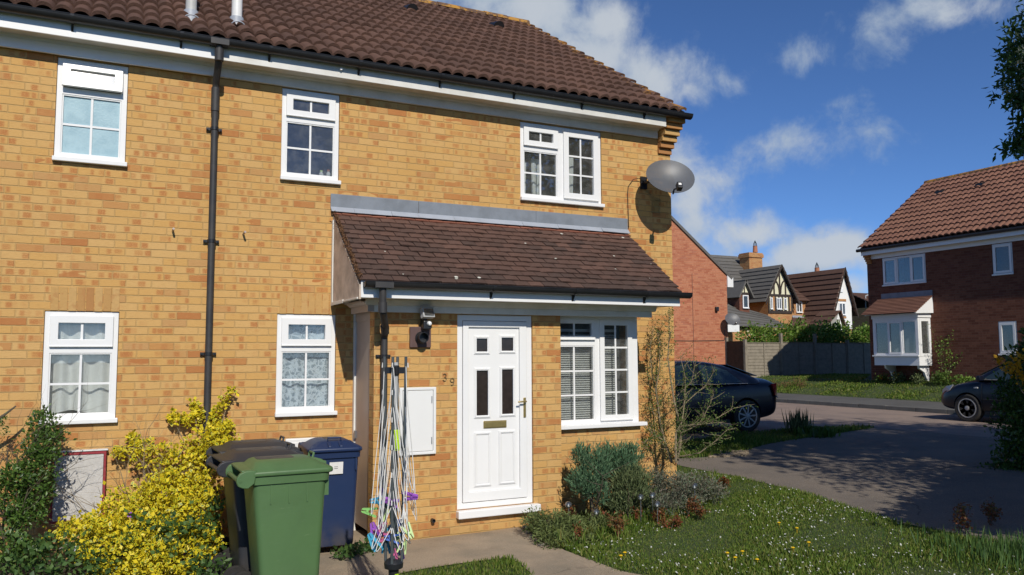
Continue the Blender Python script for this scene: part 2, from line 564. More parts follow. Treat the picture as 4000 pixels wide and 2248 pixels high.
def tag(o, label=None, cat=None, group=None, kind=None):
    if label:
        o['label'] = label
    if cat:
        o['category'] = cat
    if group:
        o['group'] = group
    if kind:
        o['kind'] = kind
    return o


def thing(name, label, cat, loc=(0, 0, 0), group=None):
    o = bpy.data.objects.new(name, None)
    o.empty_display_size = .2
    COL.objects.link(o)
    o.location = tuple(float(v) for v in loc)
    ORG[o.name] = Vector(o.location)
    return tag(o, label, cat, group)


def finish(me, name, mat, parent, org, smooth, bevel, subsurf, sharp=35):
    o = bpy.data.objects.new(name, me)
    COL.objects.link(o)
    ms = mat if isinstance(mat, (list, tuple)) else [mat]
    for q in ms:
        me.materials.append(MATS[q])
    if parent is not None:
        o.parent = parent
        ORG[o.name] = ORG[parent.name]
    else:
        o.location = org
        ORG[o.name] = Vector(org)
    if smooth:
        me.polygons.foreach_set('use_smooth', [True]*len(me.polygons))
        if not subsurf:
            me.set_sharp_from_angle(angle=R_(sharp))
    if bevel:
        b = o.modifiers.new('bevel', 'BEVEL')
        b.width = bevel
        b.segments = 2
        b.limit_method = 'ANGLE'
        b.angle_limit = R_(40)
    if subsurf:
        b = o.modifiers.new('smooth', 'SUBSURF')
        b.levels = subsurf
        b.render_levels = subsurf
    return o


XF = None


class MB:
    def __init__(s):
        s.v = []
        s.f = []
        s.a = []
        s.mi = []
        s.cur = 0

    def add(s, vs, fs, a=.5):
        o = len(s.v)
        s.v += [tuple(float(c) for c in v) for v in vs]
        s.f += [tuple(i+o for i in f) for f in fs]
        s.a += [a]*len(fs)
        s.mi += [s.cur]*len(fs)
        return s

    def box(s, x0, x1, y0, y1, z0, z1, a=.5):
        v = [(x, y, z) for x in (x0, x1) for y in (y0, y1) for z in (z0, z1)]
        return s.add(v, [(0, 1, 3, 2), (4, 6, 7, 5), (0, 4, 5, 1), (2, 3, 7, 6), (0, 2, 6, 4), (1, 5, 7, 3)], a)

    def obox(s, c, ax, hx, hy, hz, a=.5):
        c = Vector(c)
        X, Y, Z = [Vector(q) for q in ax]
        v = [c + X*(hx*i) + Y*(hy*j) + Z*(hz*k) for i in (-1, 1) for j in (-1, 1) for k in (-1, 1)]
        return s.add(v, [(0, 1, 3, 2), (4, 6, 7, 5), (0, 4, 5, 1), (2, 3, 7, 6), (0, 2, 6, 4), (1, 5, 7, 3)], a)

    def prism(s, poly, axis, t0, t1, a=.5):
        def mk(p, t):
            return (t, p[0], p[1]) if axis == 'x' else (p[0], t, p[1]) if axis == 'y' else (p[0], p[1], t)
        n = len(poly)
        v = [mk(p, t0) for p in poly] + [mk(p, t1) for p in poly]
        f = [tuple(range(n)), tuple(range(n, 2*n))[::-1]] + [(i, (i+1) % n, n+(i+1) % n, n+i) for i in range(n)]
        return s.add(v, f, a)

    def slab(s, quad, t, a=.5):           # a quad given thickness t along its normal (below)
        q = [Vector(p) for p in quad]
        n = (q[1]-q[0]).cross(q[2]-q[0]).normalized()*t
        v = q+[p-n for p in q]
        k = len(q)
        return s.add(v, [tuple(range(k)), tuple(range(k, 2*k))[::-1]]+[(i, (i+1) % k, k+(i+1) % k, k+i) for i in range(k)], a)

    def tube(s, pts, r, n=8, caps=True, a=.5):
        pts = [Vector(p) for p in pts]
        k = len(pts)
        rs = r if isinstance(r, (list, tuple)) else [r]*k
        vs = []
        up = None
        for i in range(k):
            d = (pts[min(i+1, k-1)]-pts[max(i-1, 0)])
            if d.length < 1e-9:
                d = Vector((0, 0, 1))
            d.normalize()
            if up is None:
                up = d.orthogonal().normalized()
            else:
                up = (up-d*up.dot(d))
                up = up.normalized() if up.length > 1e-6 else d.orthogonal().normalized()
            b = d.cross(up)
            for j in range(n):
                t = 2*PI*j/n
                vs.append(pts[i]+(up*math.cos(t)+b*math.sin(t))*rs[i])
        fs = [(i*n+j, i*n+(j+1) % n, (i+1)*n+(j+1) % n, (i+1)*n+j) for i in range(k-1) for j in range(n)]
        if caps:
            fs += [tuple(range(n))[::-1], tuple((k-1)*n+j for j in range(n))]
        return s.add(vs, fs, a)

    def lathe(s, prof, c=(0, 0, 0), n=16, axis='z', a=.5):
        vs = []
        for r, z in prof:
            for j in range(n):
                t = 2*PI*j/n
                p = (r*math.cos(t), r*math.sin(t), z)
                if axis == 'y':
                    p = (p[0], p[2], p[1])
                elif axis == 'x':
                    p = (p[2], p[0], p[1])
                vs.append((p[0]+c[0], p[1]+c[1], p[2]+c[2]))
        k = len(prof)
        fs = [(i*n+j, i*n+(j+1) % n, (i+1)*n+(j+1) % n, (i+1)*n+j) for i in range(k-1) for j in range(n)]
        fs += [tuple(range(n))[::-1], tuple((k-1)*n+j for j in range(n))]
        return s.add(vs, fs, a)

    def plate(s, x0, x1, z0, z1, y0, y1, holes=(), a=.5):   # upright plate in x-z with rectangular holes
        xs = sorted({x0, x1} | {min(max(q, x0), x1) for h in holes for q in h[:2]})
        zs = sorted({z0, z1} | {min(max(q, z0), z1) for h in holes for q in h[2:]})
        nx, nz = len(xs)-1, len(zs)-1

        def fill(i, k):
            if i < 0 or k < 0 or i >= nx or k >= nz:
                return False
            cx, cz = (xs[i]+xs[i+1])/2, (zs[k]+zs[k+1])/2
            return not any(h[0] < cx < h[1] and h[2] < cz < h[3] for h in holes)
        o = {}
        vs = []

        def V(i, y, k):
            key = (i, y, k)
            if key not in o:
                o[key] = len(vs)
                vs.append((xs[i], (y0, y1)[y], zs[k]))
            return o[key]
        fs = []
        for i in range(nx):
            for k in range(nz):
                if not fill(i, k):
                    continue
                fs.append((V(i, 0, k), V(i+1, 0, k), V(i+1, 0, k+1), V(i, 0, k+1)))
                fs.append((V(i, 1, k), V(i, 1, k+1), V(i+1, 1, k+1), V(i+1, 1, k)))
                if not fill(i-1, k):
                    fs.append((V(i, 0, k), V(i, 0, k+1), V(i, 1, k+1), V(i, 1, k)))
                if not fill(i+1, k):
                    fs.append((V(i+1, 0, k), V(i+1, 1, k), V(i+1, 1, k+1), V(i+1, 0, k+1)))
                if not fill(i, k-1):
                    fs.append((V(i, 0, k), V(i, 1, k), V(i+1, 1, k), V(i+1, 0, k)))
                if not fill(i, k+1):
                    fs.append((V(i, 0, k+1), V(i+1, 0, k+1), V(i+1, 1, k+1), V(i, 1, k+1)))
        return s.add(vs, fs, a)

    def rot90(s):                        # turn what is built so far: (x, y) -> (y', x') used for walls along y
        s.v = [(y, x, z) for x, y, z in s.v]
        return s

    def build(s, name, mat, parent=None, smooth=False, bevel=0, org=(0, 0, 0), subsurf=0, recalc=True, sharp=35):
        og = ORG[parent.name] if parent is not None else Vector(org)
        if XF:
            s.v = [XF(p) for p in s.v]
        me = bpy.data.meshes.new(name)
        me.from_pydata([(x-og[0], y-og[1], z-og[2]) for x, y, z in s.v], [], s.f)
        at_ = me.attributes.new('rnd', 'FLOAT', 'FACE')
        at_.data.foreach_set('value', s.a)
        if any(s.mi):
            me.polygons.foreach_set('material_index', s.mi)
        if recalc:
            bm = bmesh.new()
            bm.from_mesh(me)
            bmesh.ops.recalc_face_normals(bm, faces=bm.faces)
            bm.to_mesh(me)
            bm.free()
        me.update()
        return finish(me, name, mat, parent, og if parent is None else None, smooth, bevel, subsurf, sharp)


def np_mesh(name, V, Fa, rnd, mat, parent=None, org=(0, 0, 0), smooth=False):
    og = np.array(ORG[parent.name] if parent is not None else org, float)
    V = np.asarray(V, float)-og
    me = bpy.data.meshes.new(name)
    n, k = Fa.shape
    me.vertices.add(len(V))
    me.vertices.foreach_set('co', V.astype(np.float32).ravel())
    me.loops.add(n*k)
    me.loops.foreach_set('vertex_index', Fa.astype(np.int32).ravel())
    me.polygons.add(n)
    me.polygons.foreach_set('loop_start', np.arange(0, n*k, k, dtype=np.int32))
    me.update(calc_edges=True)
    a = me.attributes.new('rnd', 'FLOAT', 'FACE')
    a.data.foreach_set('value', np.asarray(rnd, np.float32))
    return finish(me, name, mat, parent, tuple(og) if parent is None else None, smooth, 0, 0)


def unit(a):
    return a/np.maximum(np.linalg.norm(a, axis=-1, keepdims=True), 1e-9)


def leaves(name, P, size, mat, parent=None, dirs=None, ratio=.55, spread=1.0, seed=1, org=(0, 0, 0), bias=0.0, fold=.12, face=None, heart=0):
    r = np.random.default_rng(seed)
    n = len(P)
    size = np.broadcast_to(np.asarray(size, float), (n,))*r.uniform(.5, 1.35, n)
    d = r.normal(size=(n, 3))*spread
    if dirs is not None:
        d = d + dirs
    d[:, 2] += bias
    d = unit(d)
    fv = r.normal(size=(n, 3)) if face is None else r.normal(size=(n, 3))*.55+np.array(face)
    q = unit(np.cross(d, fv))
    nn = np.cross(d, q)
    if face is not None:
        sg = np.where((nn*np.array(face)).sum(1, keepdims=True) < 0, -1, 1)
        q, nn = q*sg, nn*sg
    s = size[:, None]
    base = P
    tip = P + d*s
    mid = P + d*s*.48 - nn*s*fold
    L = mid + q*s*ratio*.5 + nn*s*fold*1.6
    Rr = mid - q*s*ratio*.5 + nn*s*fold*1.6
    V = np.stack([base, L, tip, Rr], 1).reshape(-1, 3)
    i = np.arange(n)*4
    Fa = np.stack([np.stack([i, i+3, i+2], 1), np.stack([i, i+2, i+1], 1)], 1).reshape(-1, 3)
    rn = np.repeat(r.random(n), 2)
    if heart:
        b2, t2 = P+d*s*.10+nn*.0012, P+d*s*.80+nn*.0012
        m2 = P+d*s*.46-nn*(s*fold-.0016)
        V2 = np.stack([b2, m2+q*s*ratio*.26+nn*s*fold*1.05, t2, m2-q*s*ratio*.26+nn*s*fold*1.05], 1).reshape(-1, 3)
        k = r.random(n) < heart
        keep = np.repeat(k, 2)
        F2 = (Fa+len(V))[keep]
        V = np.concatenate([V, V2])
        Fa = np.concatenate([Fa, F2])
        rn = np.concatenate([np.maximum(rn, .33), np.repeat(r.random(n)*.2, 2)[keep]])
    return np_mesh(name, V, Fa, rn, mat, parent, org)


def clumps(blobs, nc, per, cs, seed=1, shell=.55):
    """blobs: (centre, radii). Returns leaf points gathered in clumps and their outward directions."""
    r = np.random.default_rng(seed)
    C = np.array([b[0] for b in blobs], float)
    Rd = np.array([b[1] for b in blobs], float)
    w = np.prod(Rd, 1)**(2/3)
    k = r.choice(len(blobs), nc, p=w/w.sum())
    u = unit(r.normal(size=(nc, 3)))
    rad = shell+(1-shell)*r.random((nc, 1))**.6
    cc = C[k]+u*Rd[k]*rad
    P = np.repeat(cc, per, 0)+r.normal(size=(nc*per, 3))*cs
    D = np.repeat(u, per, 0)
    return P, D


def inpoly(x, y, poly):
    poly = np.asarray(poly)
    c = np.zeros(len(x), bool)
    j = len(poly)-1
    for i in range(len(poly)):
        xi, yi = poly[i]
        xj, yj = poly[j]
        t = ((yi > y) != (yj > y)) & (x < (xj-xi)*(y-yi)/(yj-yi+1e-12)+xi)
        c ^= t
        j = i
    return c


Hv = np.vectorize(H)

# ---------------------------------------------------------------- the ground
XB = [-1e9, 3.5, 11, 19.3, 19.36, 21.1, 23.2, 60, 1e9]


def clipx(poly, lo, hi):
    for s, b in ((1, lo), (-1, hi)):
        out = []
        for i in range(len(poly)):
            p, q = poly[i], poly[(i+1) % len(poly)]
            a, c = s*(p[0]-b) >= 0, s*(q[0]-b) >= 0
            if a:
                out.append(p)
            if a != c:
                t = (b-p[0])/(q[0]-p[0])
                out.append((b, p[1]+(q[1]-p[1])*t))
        poly = out
        if len(poly) < 3:
            return []
    return poly


def sheet(name, poly, mat, off):
    mb = MB()
    for lo, hi in zip(XB[:-1], XB[1:]):
        pp = clipx(poly, lo, hi)
        if len(pp) >= 3:
            cx = sum(p[0] for p in pp)/len(pp)
            e = 1e-4
            mb.add([(x, y, H(x+(e if x < cx else -e), y)+off) for x, y in pp], [tuple(range(len(pp)))])
    o = mb.build(name, mat, recalc=False)
    for p in o.data.polygons:
        if p.normal.z < 0:
            p.flip()
    return tag(o, kind='structure')


def g2(px, py):
    p = atG(px, py)
    return (float(p[0]), float(p[1]))


sheet('ground', [(-300, -300), (400, -300), (400, 400), (-300, 400)], 'turf', 0)
pathR = [g2(1320, 1337), g2(1365, 1358), g2(1420, 1388), g2(1500, 1418), g2(1560, 1441)]
pathR += [(pathR[-1][0]+.5, pathR[-1][1]-1.2), (pathR[-1][0]+.6, -9)]
pathL = [(3.0, -9), (2.9, g2(1335, 1446)[1]-.4), g2(1335, 1446), g2(1305, 1418), g2(1270, 1408), g2(1200, 1415), g2(1080, 1432), g2(1000, 1447), (1.4, -2.6), (.9, -2.4), (.75, -.0), (pathR[0][0], -.0)]
PATH = pathR+pathL
sheet('path', PATH, 'concrete', .012)
drv_lo = [g2(1700, 1172), g2(1830, 1198), g2(1920, 1217), g2(2000, 1237), g2(2120, 1272), g2(2250, 1315), g2(2400, 1348), g2(2576, 1390)]
drv_hi = [g2(1650, 1158), g2(1770, 1153), g2(1850, 1143), g2(1920, 1122), g2(2000, 1108), g2(2110, 1092), g2(2200, 1078)]
DRIVE = drv_lo+[(7.6, -5.2), (7.8, -12), (11.5, -12), (11.5, -3.5), (14.6, -1.5), (14.6, 4.4)]+drv_hi[::-1]
sheet('driveway', DRIVE, 'drive', .012)
sheet('road', [(14.3, -60), (19.3, -60), (19.3, 13), (18.6, 15.2), (16.8, 16.6), (12, 17.2), (-20, 17.5), (-20, 13), (12, 12.6), (14.3, 10.5)], 'asphalt', .008)
sheet('car_hardstanding', [(7.0, 3.6), (14.6, 3.9), (14.6, 7.6), (7.0, 7.6)], 'asphalt', .004)
sheet('pavement', [(19.43, -60), (21.1, -60), (21.1, 14.5), (19.43, 14)], 'pavement', .004)
kb = MB()
for i in range(66):
    y = -46+i*.915
    kb.box(19.3, 19.425, y, y+.908, .2, .383+.003*math.sin(i*2.3))
tag(kb.build('kerb', 'kerb', bevel=.012), kind='structure')
BED = [(-8, -1.7), (.2, -2.4), (.9, -2.4), (.75, 0), (-8, 0)]
sheet('flower_bed', BED, 'soil', .006)

# ---------------------------------------------------------------- windows


def window(parent, x0, x1, z0, z1, yf, lights, sill=.06, mat='upvc', glass='glass', fw=.045, name='window', sillx=(.0, .0), dep=.07, panes={}):
    f = MB().plate(x0, x1, z0, z1, yf, yf+dep, [l['r'] for l in lights])
    fr = f.build(name, mat, parent, bevel=.004)
    gl = MB()
    for i, l in enumerate(lights):
        a, b, c, d = l['r']
        if l.get('sash'):
            e = .012
            w = l.get('w', .05)
            ib = (a+w, b-w, c+w, d-w)
            sb = MB().plate(a-e, b+e, c-e, d+e, yf-.022, yf-.001, [ib])
            sb.plate(a+.002, b-.002, c+.002, d-.002, yf-.001, yf+.03, [ib])
            sb.box(a-e, b+e, yf-.03, yf-.022, c-e, c-e+.012)
            pb = MB().box(ib[0], ib[1], yf+.004, yf+.009, ib[2], ib[3])
            gb = MB()
            yb = yf-.002
        else:
            ib = (a+.012, b-.012, c+.012, d-.012)
            sb = MB().plate(a, b, c, d, yf+.006, yf+.04, [ib])
            pb = MB().box(ib[0], ib[1], yf+.022, yf+.027, ib[2], ib[3])
            gb = MB()
            yb = yf+.012
        cols, rows = l.get('g', (1, 1))
        for k in range(1, cols):
            x = ib[0]+(ib[1]-ib[0])*k/cols
            gb.box(x-.010, x+.010, yb, yb+.008, ib[2], ib[3])
        for k in range(1, rows):
            z = ib[2]+(ib[3]-ib[2])*k/rows
            gb.box(ib[0], ib[1], yb+.001, yb+.007, z-.010, z+.010)
        ang = l.get('open', 0)
        for q in (sb, pb, gb):
            if ang and q.v:
                ca, sa = math.cos(ang), math.sin(ang)
                q.v = [(x, yf+(y-yf)*ca+(z-d)*sa, d-(y-yf)*sa+(z-d)*ca) for x, y, z in q.v]
        if l.get('sash'):
            sb.build('sash', mat, fr, bevel=.005)
        else:
            sb.build('glazing_bead', mat, fr, bevel=.003)
        pb.build('pane', panes.get(i, glass), fr)
        if gb.v:
            gb.build('glazing_bars', mat, fr)
    if sill:
        s = MB().box(x0-.012+sillx[0], x1+.02+sillx[1], yf-sill, yf-.001, z0+.002, z0+.045)
        s.build('sill', mat, fr, bevel=.006)
    return fr


def curtain(name, label, cat, x0, x1, z0, z1, y, mat, folds=5, amp=.02, seed=1, n=60, hem=0):
    r = random.Random(seed)
    mb = MB()
    ph = [r.uniform(0, 6) for _ in range(4)]
    vs = []
    zs = [z0+(z1-z0)*k/6 for k in range(7)]
    for k, z in enumerate(zs):
        for i in range(n+1):
            t = i/n
            yy = y+amp*(math.sin(t*folds*2*PI+ph[0]+.3*math.sin(z*3))+.5*math.sin(t*folds*4.7+ph[1]))*(1.15-.3*k/6)
            zz = z-(hem*math.sin(t*7+ph[2]) if k == 0 else 0)
            vs.append((x0+(x1-x0)*t+.01*math.sin(z*4+t*9), yy, zz))
    for k in range(6):
        for i in range(n):
            a = k*(n+1)+i
            mb.f.append((a, a+1, a+n+2, a+n+1))
    mb.v = vs
    mb.a = [.5]*len(mb.f)
    mb.mi = [0]*len(mb.f)
    o = mb.build(name, mat, smooth=True, recalc=False, org=((x0+x1)/2, y, z0))
    return tag(o, label, cat)


# ---------------------------------------------------------------- pantiled roof


def pantiles(X0, X1, ye, ze, slope, rows, gauge, parent, mat, sub=8, pitch=.152, hump=.052, name='roof_tiles', seed=3, amp=.040, flip=None):
    r = np.random.default_rng(seed)
    c, s = math.cos(slope), math.sin(slope)
    nx = int(round((X1-X0)/pitch*sub))
    xs = np.linspace(X0, X1, nx+1)
    ph = (xs-X0)/pitch
    uu = np.abs((ph+.5) % 1-.5)*2/.92
    prof = hump*np.sqrt(np.maximum(0, 1-np.minimum(uu, 1)**2))
    V = []
    Fs = []
    rn = []
    tw = 2*sub
    nt = nx//tw+2
    for j in range(rows):
        dj = np.repeat(r.normal(0, .0022, nt), tw)[:nx+1]
        ds = np.repeat(r.normal(0, .004, nt), tw)[:nx+1]
        col = np.clip(np.repeat(r.random(nt), tw)[:nx], 0, 1)
        for sl, off in ((j*gauge-.012, prof+.006), (j*gauge-.012, prof+amp), (j*gauge+gauge*.5, prof+amp*.55), ((j+1)*gauge-.004, prof+.004)):
            S_ = sl+ds
            O = off+dj
            V.append(np.stack([xs, ye+S_*c-O*s, ze+S_*s+O*c], 1))
        b = j*4*(nx+1)
        i = np.arange(nx)
        for q in range(3):
            a = b+q*(nx+1)+i
            Fs.append(np.stack([a, a+1, a+nx+2, a+nx+1], 1))
            rn.append(col)
    V = np.concatenate(V)
    if flip:
        V = flip(V)
    return np_mesh(name, V, np.concatenate(Fs), np.concatenate(rn), mat, parent, smooth=True)


YE, ZE, SL, ROWS, GA = -.20, 5.00, math.atan(.645), 16, .334
RY, RZ = YE+ROWS*GA*math.cos(SL), ZE+ROWS*GA*math.sin(SL)


def terrace(parent, x0, x1, holes, rx0, rx1, seed):
    MB().plate(x0, x1, -.3, 4.95, 0, .28, holes).build('wall', 'buff_brick', parent)
    MB().plate(x0, x1, -.3, 4.95, 8.2, 8.45).build('rear_wall', 'buff_brick', parent)
    i = MB()
    i.box(x0+.3, x1-.3, 1.6, 1.65, 0, 4.9)
    i.box(x0+.3, x1-.3, .3, 1.6, 2.45, 2.55)
    i.box(x0+.3, x1-.3, .3, 1.6, -.1, .02)
    i.build('inner_wall', 'interior', parent)
    rt = pantiles(rx0, rx1, YE, ZE, SL, ROWS, GA, parent, 'pantile', seed=seed, name='roof')
    d = MB()
    d.slab([(rx0, YE+.03, ZE-.01), (rx1, YE+.03, ZE-.01), (rx1, RY, RZ-.02), (rx0, RY, RZ-.02)], .05)
    d.build('roof_deck', 'interior', rt)
    b = MB()
    b.slab([(rx1, 2*RY-YE, ZE), (rx0, 2*RY-YE, ZE), (rx0, RY, RZ), (rx1, RY, RZ)], .05)
    b.build('rear_slope', 'pantile', rt)
    k = MB()
    x = rx1
    rr = random.Random(seed)
    while x > rx0+.1:
        xx = max(rx0, x-.45)
        a = [(.125*math.cos(t)*1.0, .10*math.sin(t)) for t in [PI*q/10 for q in range(11)]]
        dz = rr.uniform(-.006, .006)
        outer = [(RY+p[0], RZ+.005+dz+p[1]) for p in a]
        inner = [(RY+p[0]*.86, RZ+.005+dz+p[1]*.82) for p in a][::-1]
        k.prism(outer+inner, 'x', xx+.006, x)
        x = xx
    k.build('ridge_tiles', 'ridge_tile', rt, smooth=True)
    return rt


def eaves(parent, x0, x1, mat, xg1):
    MB().box(x0, x1, -.036, -.002, 4.672, 4.79).build('frieze_board', mat, parent, bevel=.004)
    MB().prism([(-.036, 4.79), (-.036, 4.765), (-.065, 4.775), (-.075, 4.79)], 'x', x0, x1).build('cove_moulding', mat, parent)
    MB().box(x0, x1, -.225, -.002, 4.791, 4.803).build('soffit', 'soffit_white', parent)
    MB().box(x0, x1-.02, -.246, -.226, 4.775, 4.975).build('fascia', mat, parent, bevel=.004)
    gutter(parent, x0, xg1, -.305, 4.955, .058, [x0+.5+q*.93 for q in range(int((x1-x0-.5)/.93)+1)], -.246)


def gutter(parent, x0, x1, y, z, r, brs, yback):
    n = 12
    a = [PI+PI*q/n for q in range(n+1)]
    outer = [(y+r*math.cos(t), z+r*math.sin(t)*1.05) for t in a]
    inner = [(y+(r-.006)*math.cos(t), z+(r-.006)*math.sin(t)*1.05) for t in a][::-1]
    g = MB()
    g.prism(outer+inner, 'x', x0, x1)
    g.tube([(x0, y-r+.002, z), (x1, y-r+.002, z)], .006, 6)
    for xe in (x0+.004, x1-.004):
        g.prism([(y+r*math.cos(t), z+r*math.sin(t)*1.05) for t in a], 'x', xe-.004, xe+.004)
    go = g.build('gutter', 'black_plastic', parent, smooth=True)
    for x in brs:
        b = MB()
        b.prism([(y+(r+.006)*math.cos(t), z+(r+.006)*math.sin(t)*1.05) for t in a]+[(y+(r+.0005)*math.cos(t), z+(r+.0005)*math.sin(t)*1.05) for t in a][::-1], 'x', x-.016, x+.016)
        b.prism([(yback-.001, z-.02), (yback-.001, z-.125), (y+.02, z-r-.01), (yback-.03, z-.04)], 'x', x-.010, x+.010)
        b.build('gutter_bracket', 'black_plastic', go)
    return go


def pipe_clips(mb, x, y, z):
    mb.lathe([(.040, z-.016), (.040, z+.016)], (x, y, 0), 14)
    mb.box(x-.075, x+.075, y+.03, y+.042, z-.014, z+.014)
    mb.lathe([(.008, 0), (.008, .012)], (x-.064, y+.018, z), 8, 'y')
    mb.lathe([(.008, 0), (.008, .012)], (x+.064, y+.018, z), 8, 'y')


def soldier(parent, x0, x1, z0, z1, seed):
    r = random.Random(seed)
    n = int(round((x1-x0)/.075))
    w = (x1-x0)/n
    mb = MB()
    for i in range(n):
        mb.box(x0+i*w+.004, x0+(i+1)*w-.004, -.004-r.random()*.002, .05, z0-r.random()*.004, z1, r.random())
    mb.build('brick_lintel', 'soldier_brick', parent, bevel=.003)


def soldiermat():
    mt, T, b = newmat('soldier_brick')
    a = T.new('ShaderNodeAttribute', attribute_name='rnd').outputs['Fac']
    p = T.new('ShaderNodeNewGeometry').outputs['Position']
    c = T.ramp(a, [(0, (.38, .16, .055)), (.2, (.42, .19, .06)), (.35, (.53, .31, .105)), (1, (.58, .36, .14))])
    n = T.noise(p, 30, 5, .7)
    c = T.mix(T.m('MULTIPLY', T.ss(T.noise(p, 11, 3), .55, .65), .45), c, (.42, .18, .06))
    c = T.mix(T.m('MULTIPLY', n, .4), c, (.3, .18, .07))
    T.put(b.inputs['Base Color'], c)
    b.inputs['Roughness'].default_value = .9
    bn = T.new('ShaderNodeBump')
    bn.inputs['Distance'].default_value = .006
    T.put(bn.inputs['Height'], n)
    T.put(b.inputs['Normal'], bn.outputs[0])


soldiermat()

XJ = .864          # the joint between the two houses, behind the long downpipe
# ---- the neighbour's house, left
nb = thing('terraced_house', 'buff brick terraced house left of the long black downpipe, with its upstairs top window open', 'house', (-3, 0, 0))
UL = (-.545, .062, 3.652, 4.66)
LL = (-.56, .058, 1.215, 2.262)
terrace(nb, -6.5, XJ-.001, [UL, LL], XJ-49*.152, XJ, 5)
i2 = lambda r, e=.004: (r[0]+e, r[1]-e, r[2]+e, r[3]-e)


def two_light(parent, r, zt, yf=.012, op=0, panes={}, g2=(2, 2), gt=(2, 1), **k):
    a, b, c, d = i2(r)
    return window(parent, a, b, c, d, yf, [dict(r=(a+.055, b-.055, zt+.035, d-.05), sash=1, open=op, g=gt, w=.058), dict(r=(a+.05, b-.05, c+.085, zt-.035), g=g2)], panes=panes, **k)


two_light(nb, UL, 4.345, op=R_(10.5), panes={0: 'glass_bright', 1: 'frosted_blue'}, gt=(1, 1))
two_light(nb, LL, 1.905)
soldier(nb, -.52, .06, 2.264, 2.485, 4)
eaves(nb, -6.5, XJ-.02, 'upvc', XJ-.0)
MB().box(-6.5, XJ-.06, -.062, -.037, 4.662, 4.69).build('frieze_lip', 'upvc', nb, bevel=.003)
MB().box(.425, .445, -.0465, -.0371, 4.69, 4.79).build('board_joint', 'upvc', nb)
p = at(435, 582, 0)
hk = MB()
hk.tube([(p[0], -.001, p[2]), (p[0], -.09, p[2]+.012)], .011, 8)
hk.build('overflow_pipe', 'panel_brown', nb)

# ---- number 39, right
hs = thing('terraced_house', 'buff brick end house with a white front door, tiled porch roof and the number 39', 'house', (3.7, 0, 0))
UM = (1.527, 2.142, 3.665, 4.668)
LM = (1.521, 2.135, 1.21, 2.272)
UR = (4.347, 5.505, 3.68, 4.66)
XR = 6.592
rt = terrace(hs, XJ+.001, XR-.29, [UM, LM, UR], XJ, 6.69, 8)
two_light(hs, UM, 4.345)
two_light(hs, LM, 1.915, glass='glass')
soldier(hs, 1.54, 2.13, 2.274, 2.495, 6)
a, b, c, d = i2(UR)
window(hs, a, b, c, d, .012, [dict(r=(a+.055, a+.51, 4.345+.035, d-.05), sash=1, g=(2, 1), w=.058), dict(r=(a+.05, a+.515, c+.085, 4.345-.035), g=(2, 2)),
                             dict(r=(a+.61, b-.055, c+.09, d-.05), sash=1, g=(2, 3), w=.062)])
eaves(hs, XJ-.019, 6.37, 'upvc_old', 6.70)
# gable end
ge = MB()
prof = [(0, -.3), (8.45, -.3), (8.45, 4.95), (RY, RZ-.05), (.0, 4.95+.06)]
ge.prism(prof, 'x', XR-.289, XR)
ge.build('gable_wall', 'buff_brick', hs)
MB().slab([(6.64, YE-.0, ZE+.03), (6.688, YE-.0, ZE+.03), (6.688, RY, RZ+.02), (6.64, RY, RZ+.02)], .05).build('verge_mortar', 'concrete', rt)
# corbelled bricks under the eaves at the corner
rr = random.Random(4)
cb = MB()
for i in range(6):
    z = 4.48+i*.075
    out = .045*i+.03
    cb.box(XR-.205+rr.uniform(-.004, .004), XR+.004+i*.012, -out, -.002, z, z+.067, rr.random())
    cb.box(XR-.2, XR-.002, -out+.012, -.002, z+.067, z+.075, .3)
cb.build('corbel_bricks', 'soldier_brick', hs, bevel=.004)
# things on the roof


def roofpt(px, py):
    d = ray(px, py)
    t = (ZE-CAM[2]-.645*(YE-CAM[1]))/(-.645*d[1]+d[2])
    return CAM+d*t


for px, py in ((1030, 32), (1246, 74)):
    p = roofpt(px, py)
    v = MB()
    pr = [(.10*math.cos(t), .115*math.sin(t)) for t in [PI*q/8 for q in range(9)]]
    c_, s_ = math.cos(SL), math.sin(SL)
    vs = []
    for k in range(9):
        vs.append((p[0]+pr[k][0], p[1]-.13*c_-pr[k][1]*s_-.05*s_, p[2]-.13*s_+.05*c_+pr[k][1]*c_))
    for k in range(9):
        vs.append((p[0]+pr[k][0]*.9, p[1]+.20*c_-.03*s_, p[2]+.20*s_+.03*c_+pr[k][1]*.25))
    v.add(vs, [tuple(range(9))]+[(k, k+1, k+10, k+9) for k in range(8)])
    v.build('roof_vent', 'black_plastic', hs, smooth=True)
for px, py, h_, mt, par in ((480, 52, 0, 'flue_grey', nb), (595, 68, .0, 'flue_white', nb)):
    p = roofpt(px, py)
    f = MB()
    f.lathe([(.056, -.1), (.056, .35), (.064, .352), (.064, .40), (.054, .402), (.054, .9), (.07, .905), (.07, .95)], tuple(p), 16)
    fo = f.build('flue_pipe', mt, par, smooth=True)
    k = MB()
    c_, s_ = math.cos(SL), math.sin(SL)
    for sx in (0,):
        pts = [(p[0]+sx*.152+.07*math.cos(t), p[1]-.13*c_-.045*s_-.05*math.sin(t)*s_, p[2]-.13*s_+.035*c_+.05*math.sin(t)*c_) for t in [PI*q/8 for q in range(9)]]
        k.tube(pts, .008, 5)
    k.lathe([(.10, -.06), (.072, .10), (.064, .10)], tuple(p), 14)
    k.build('lead_flashing', 'lead_light', fo, smooth=True)
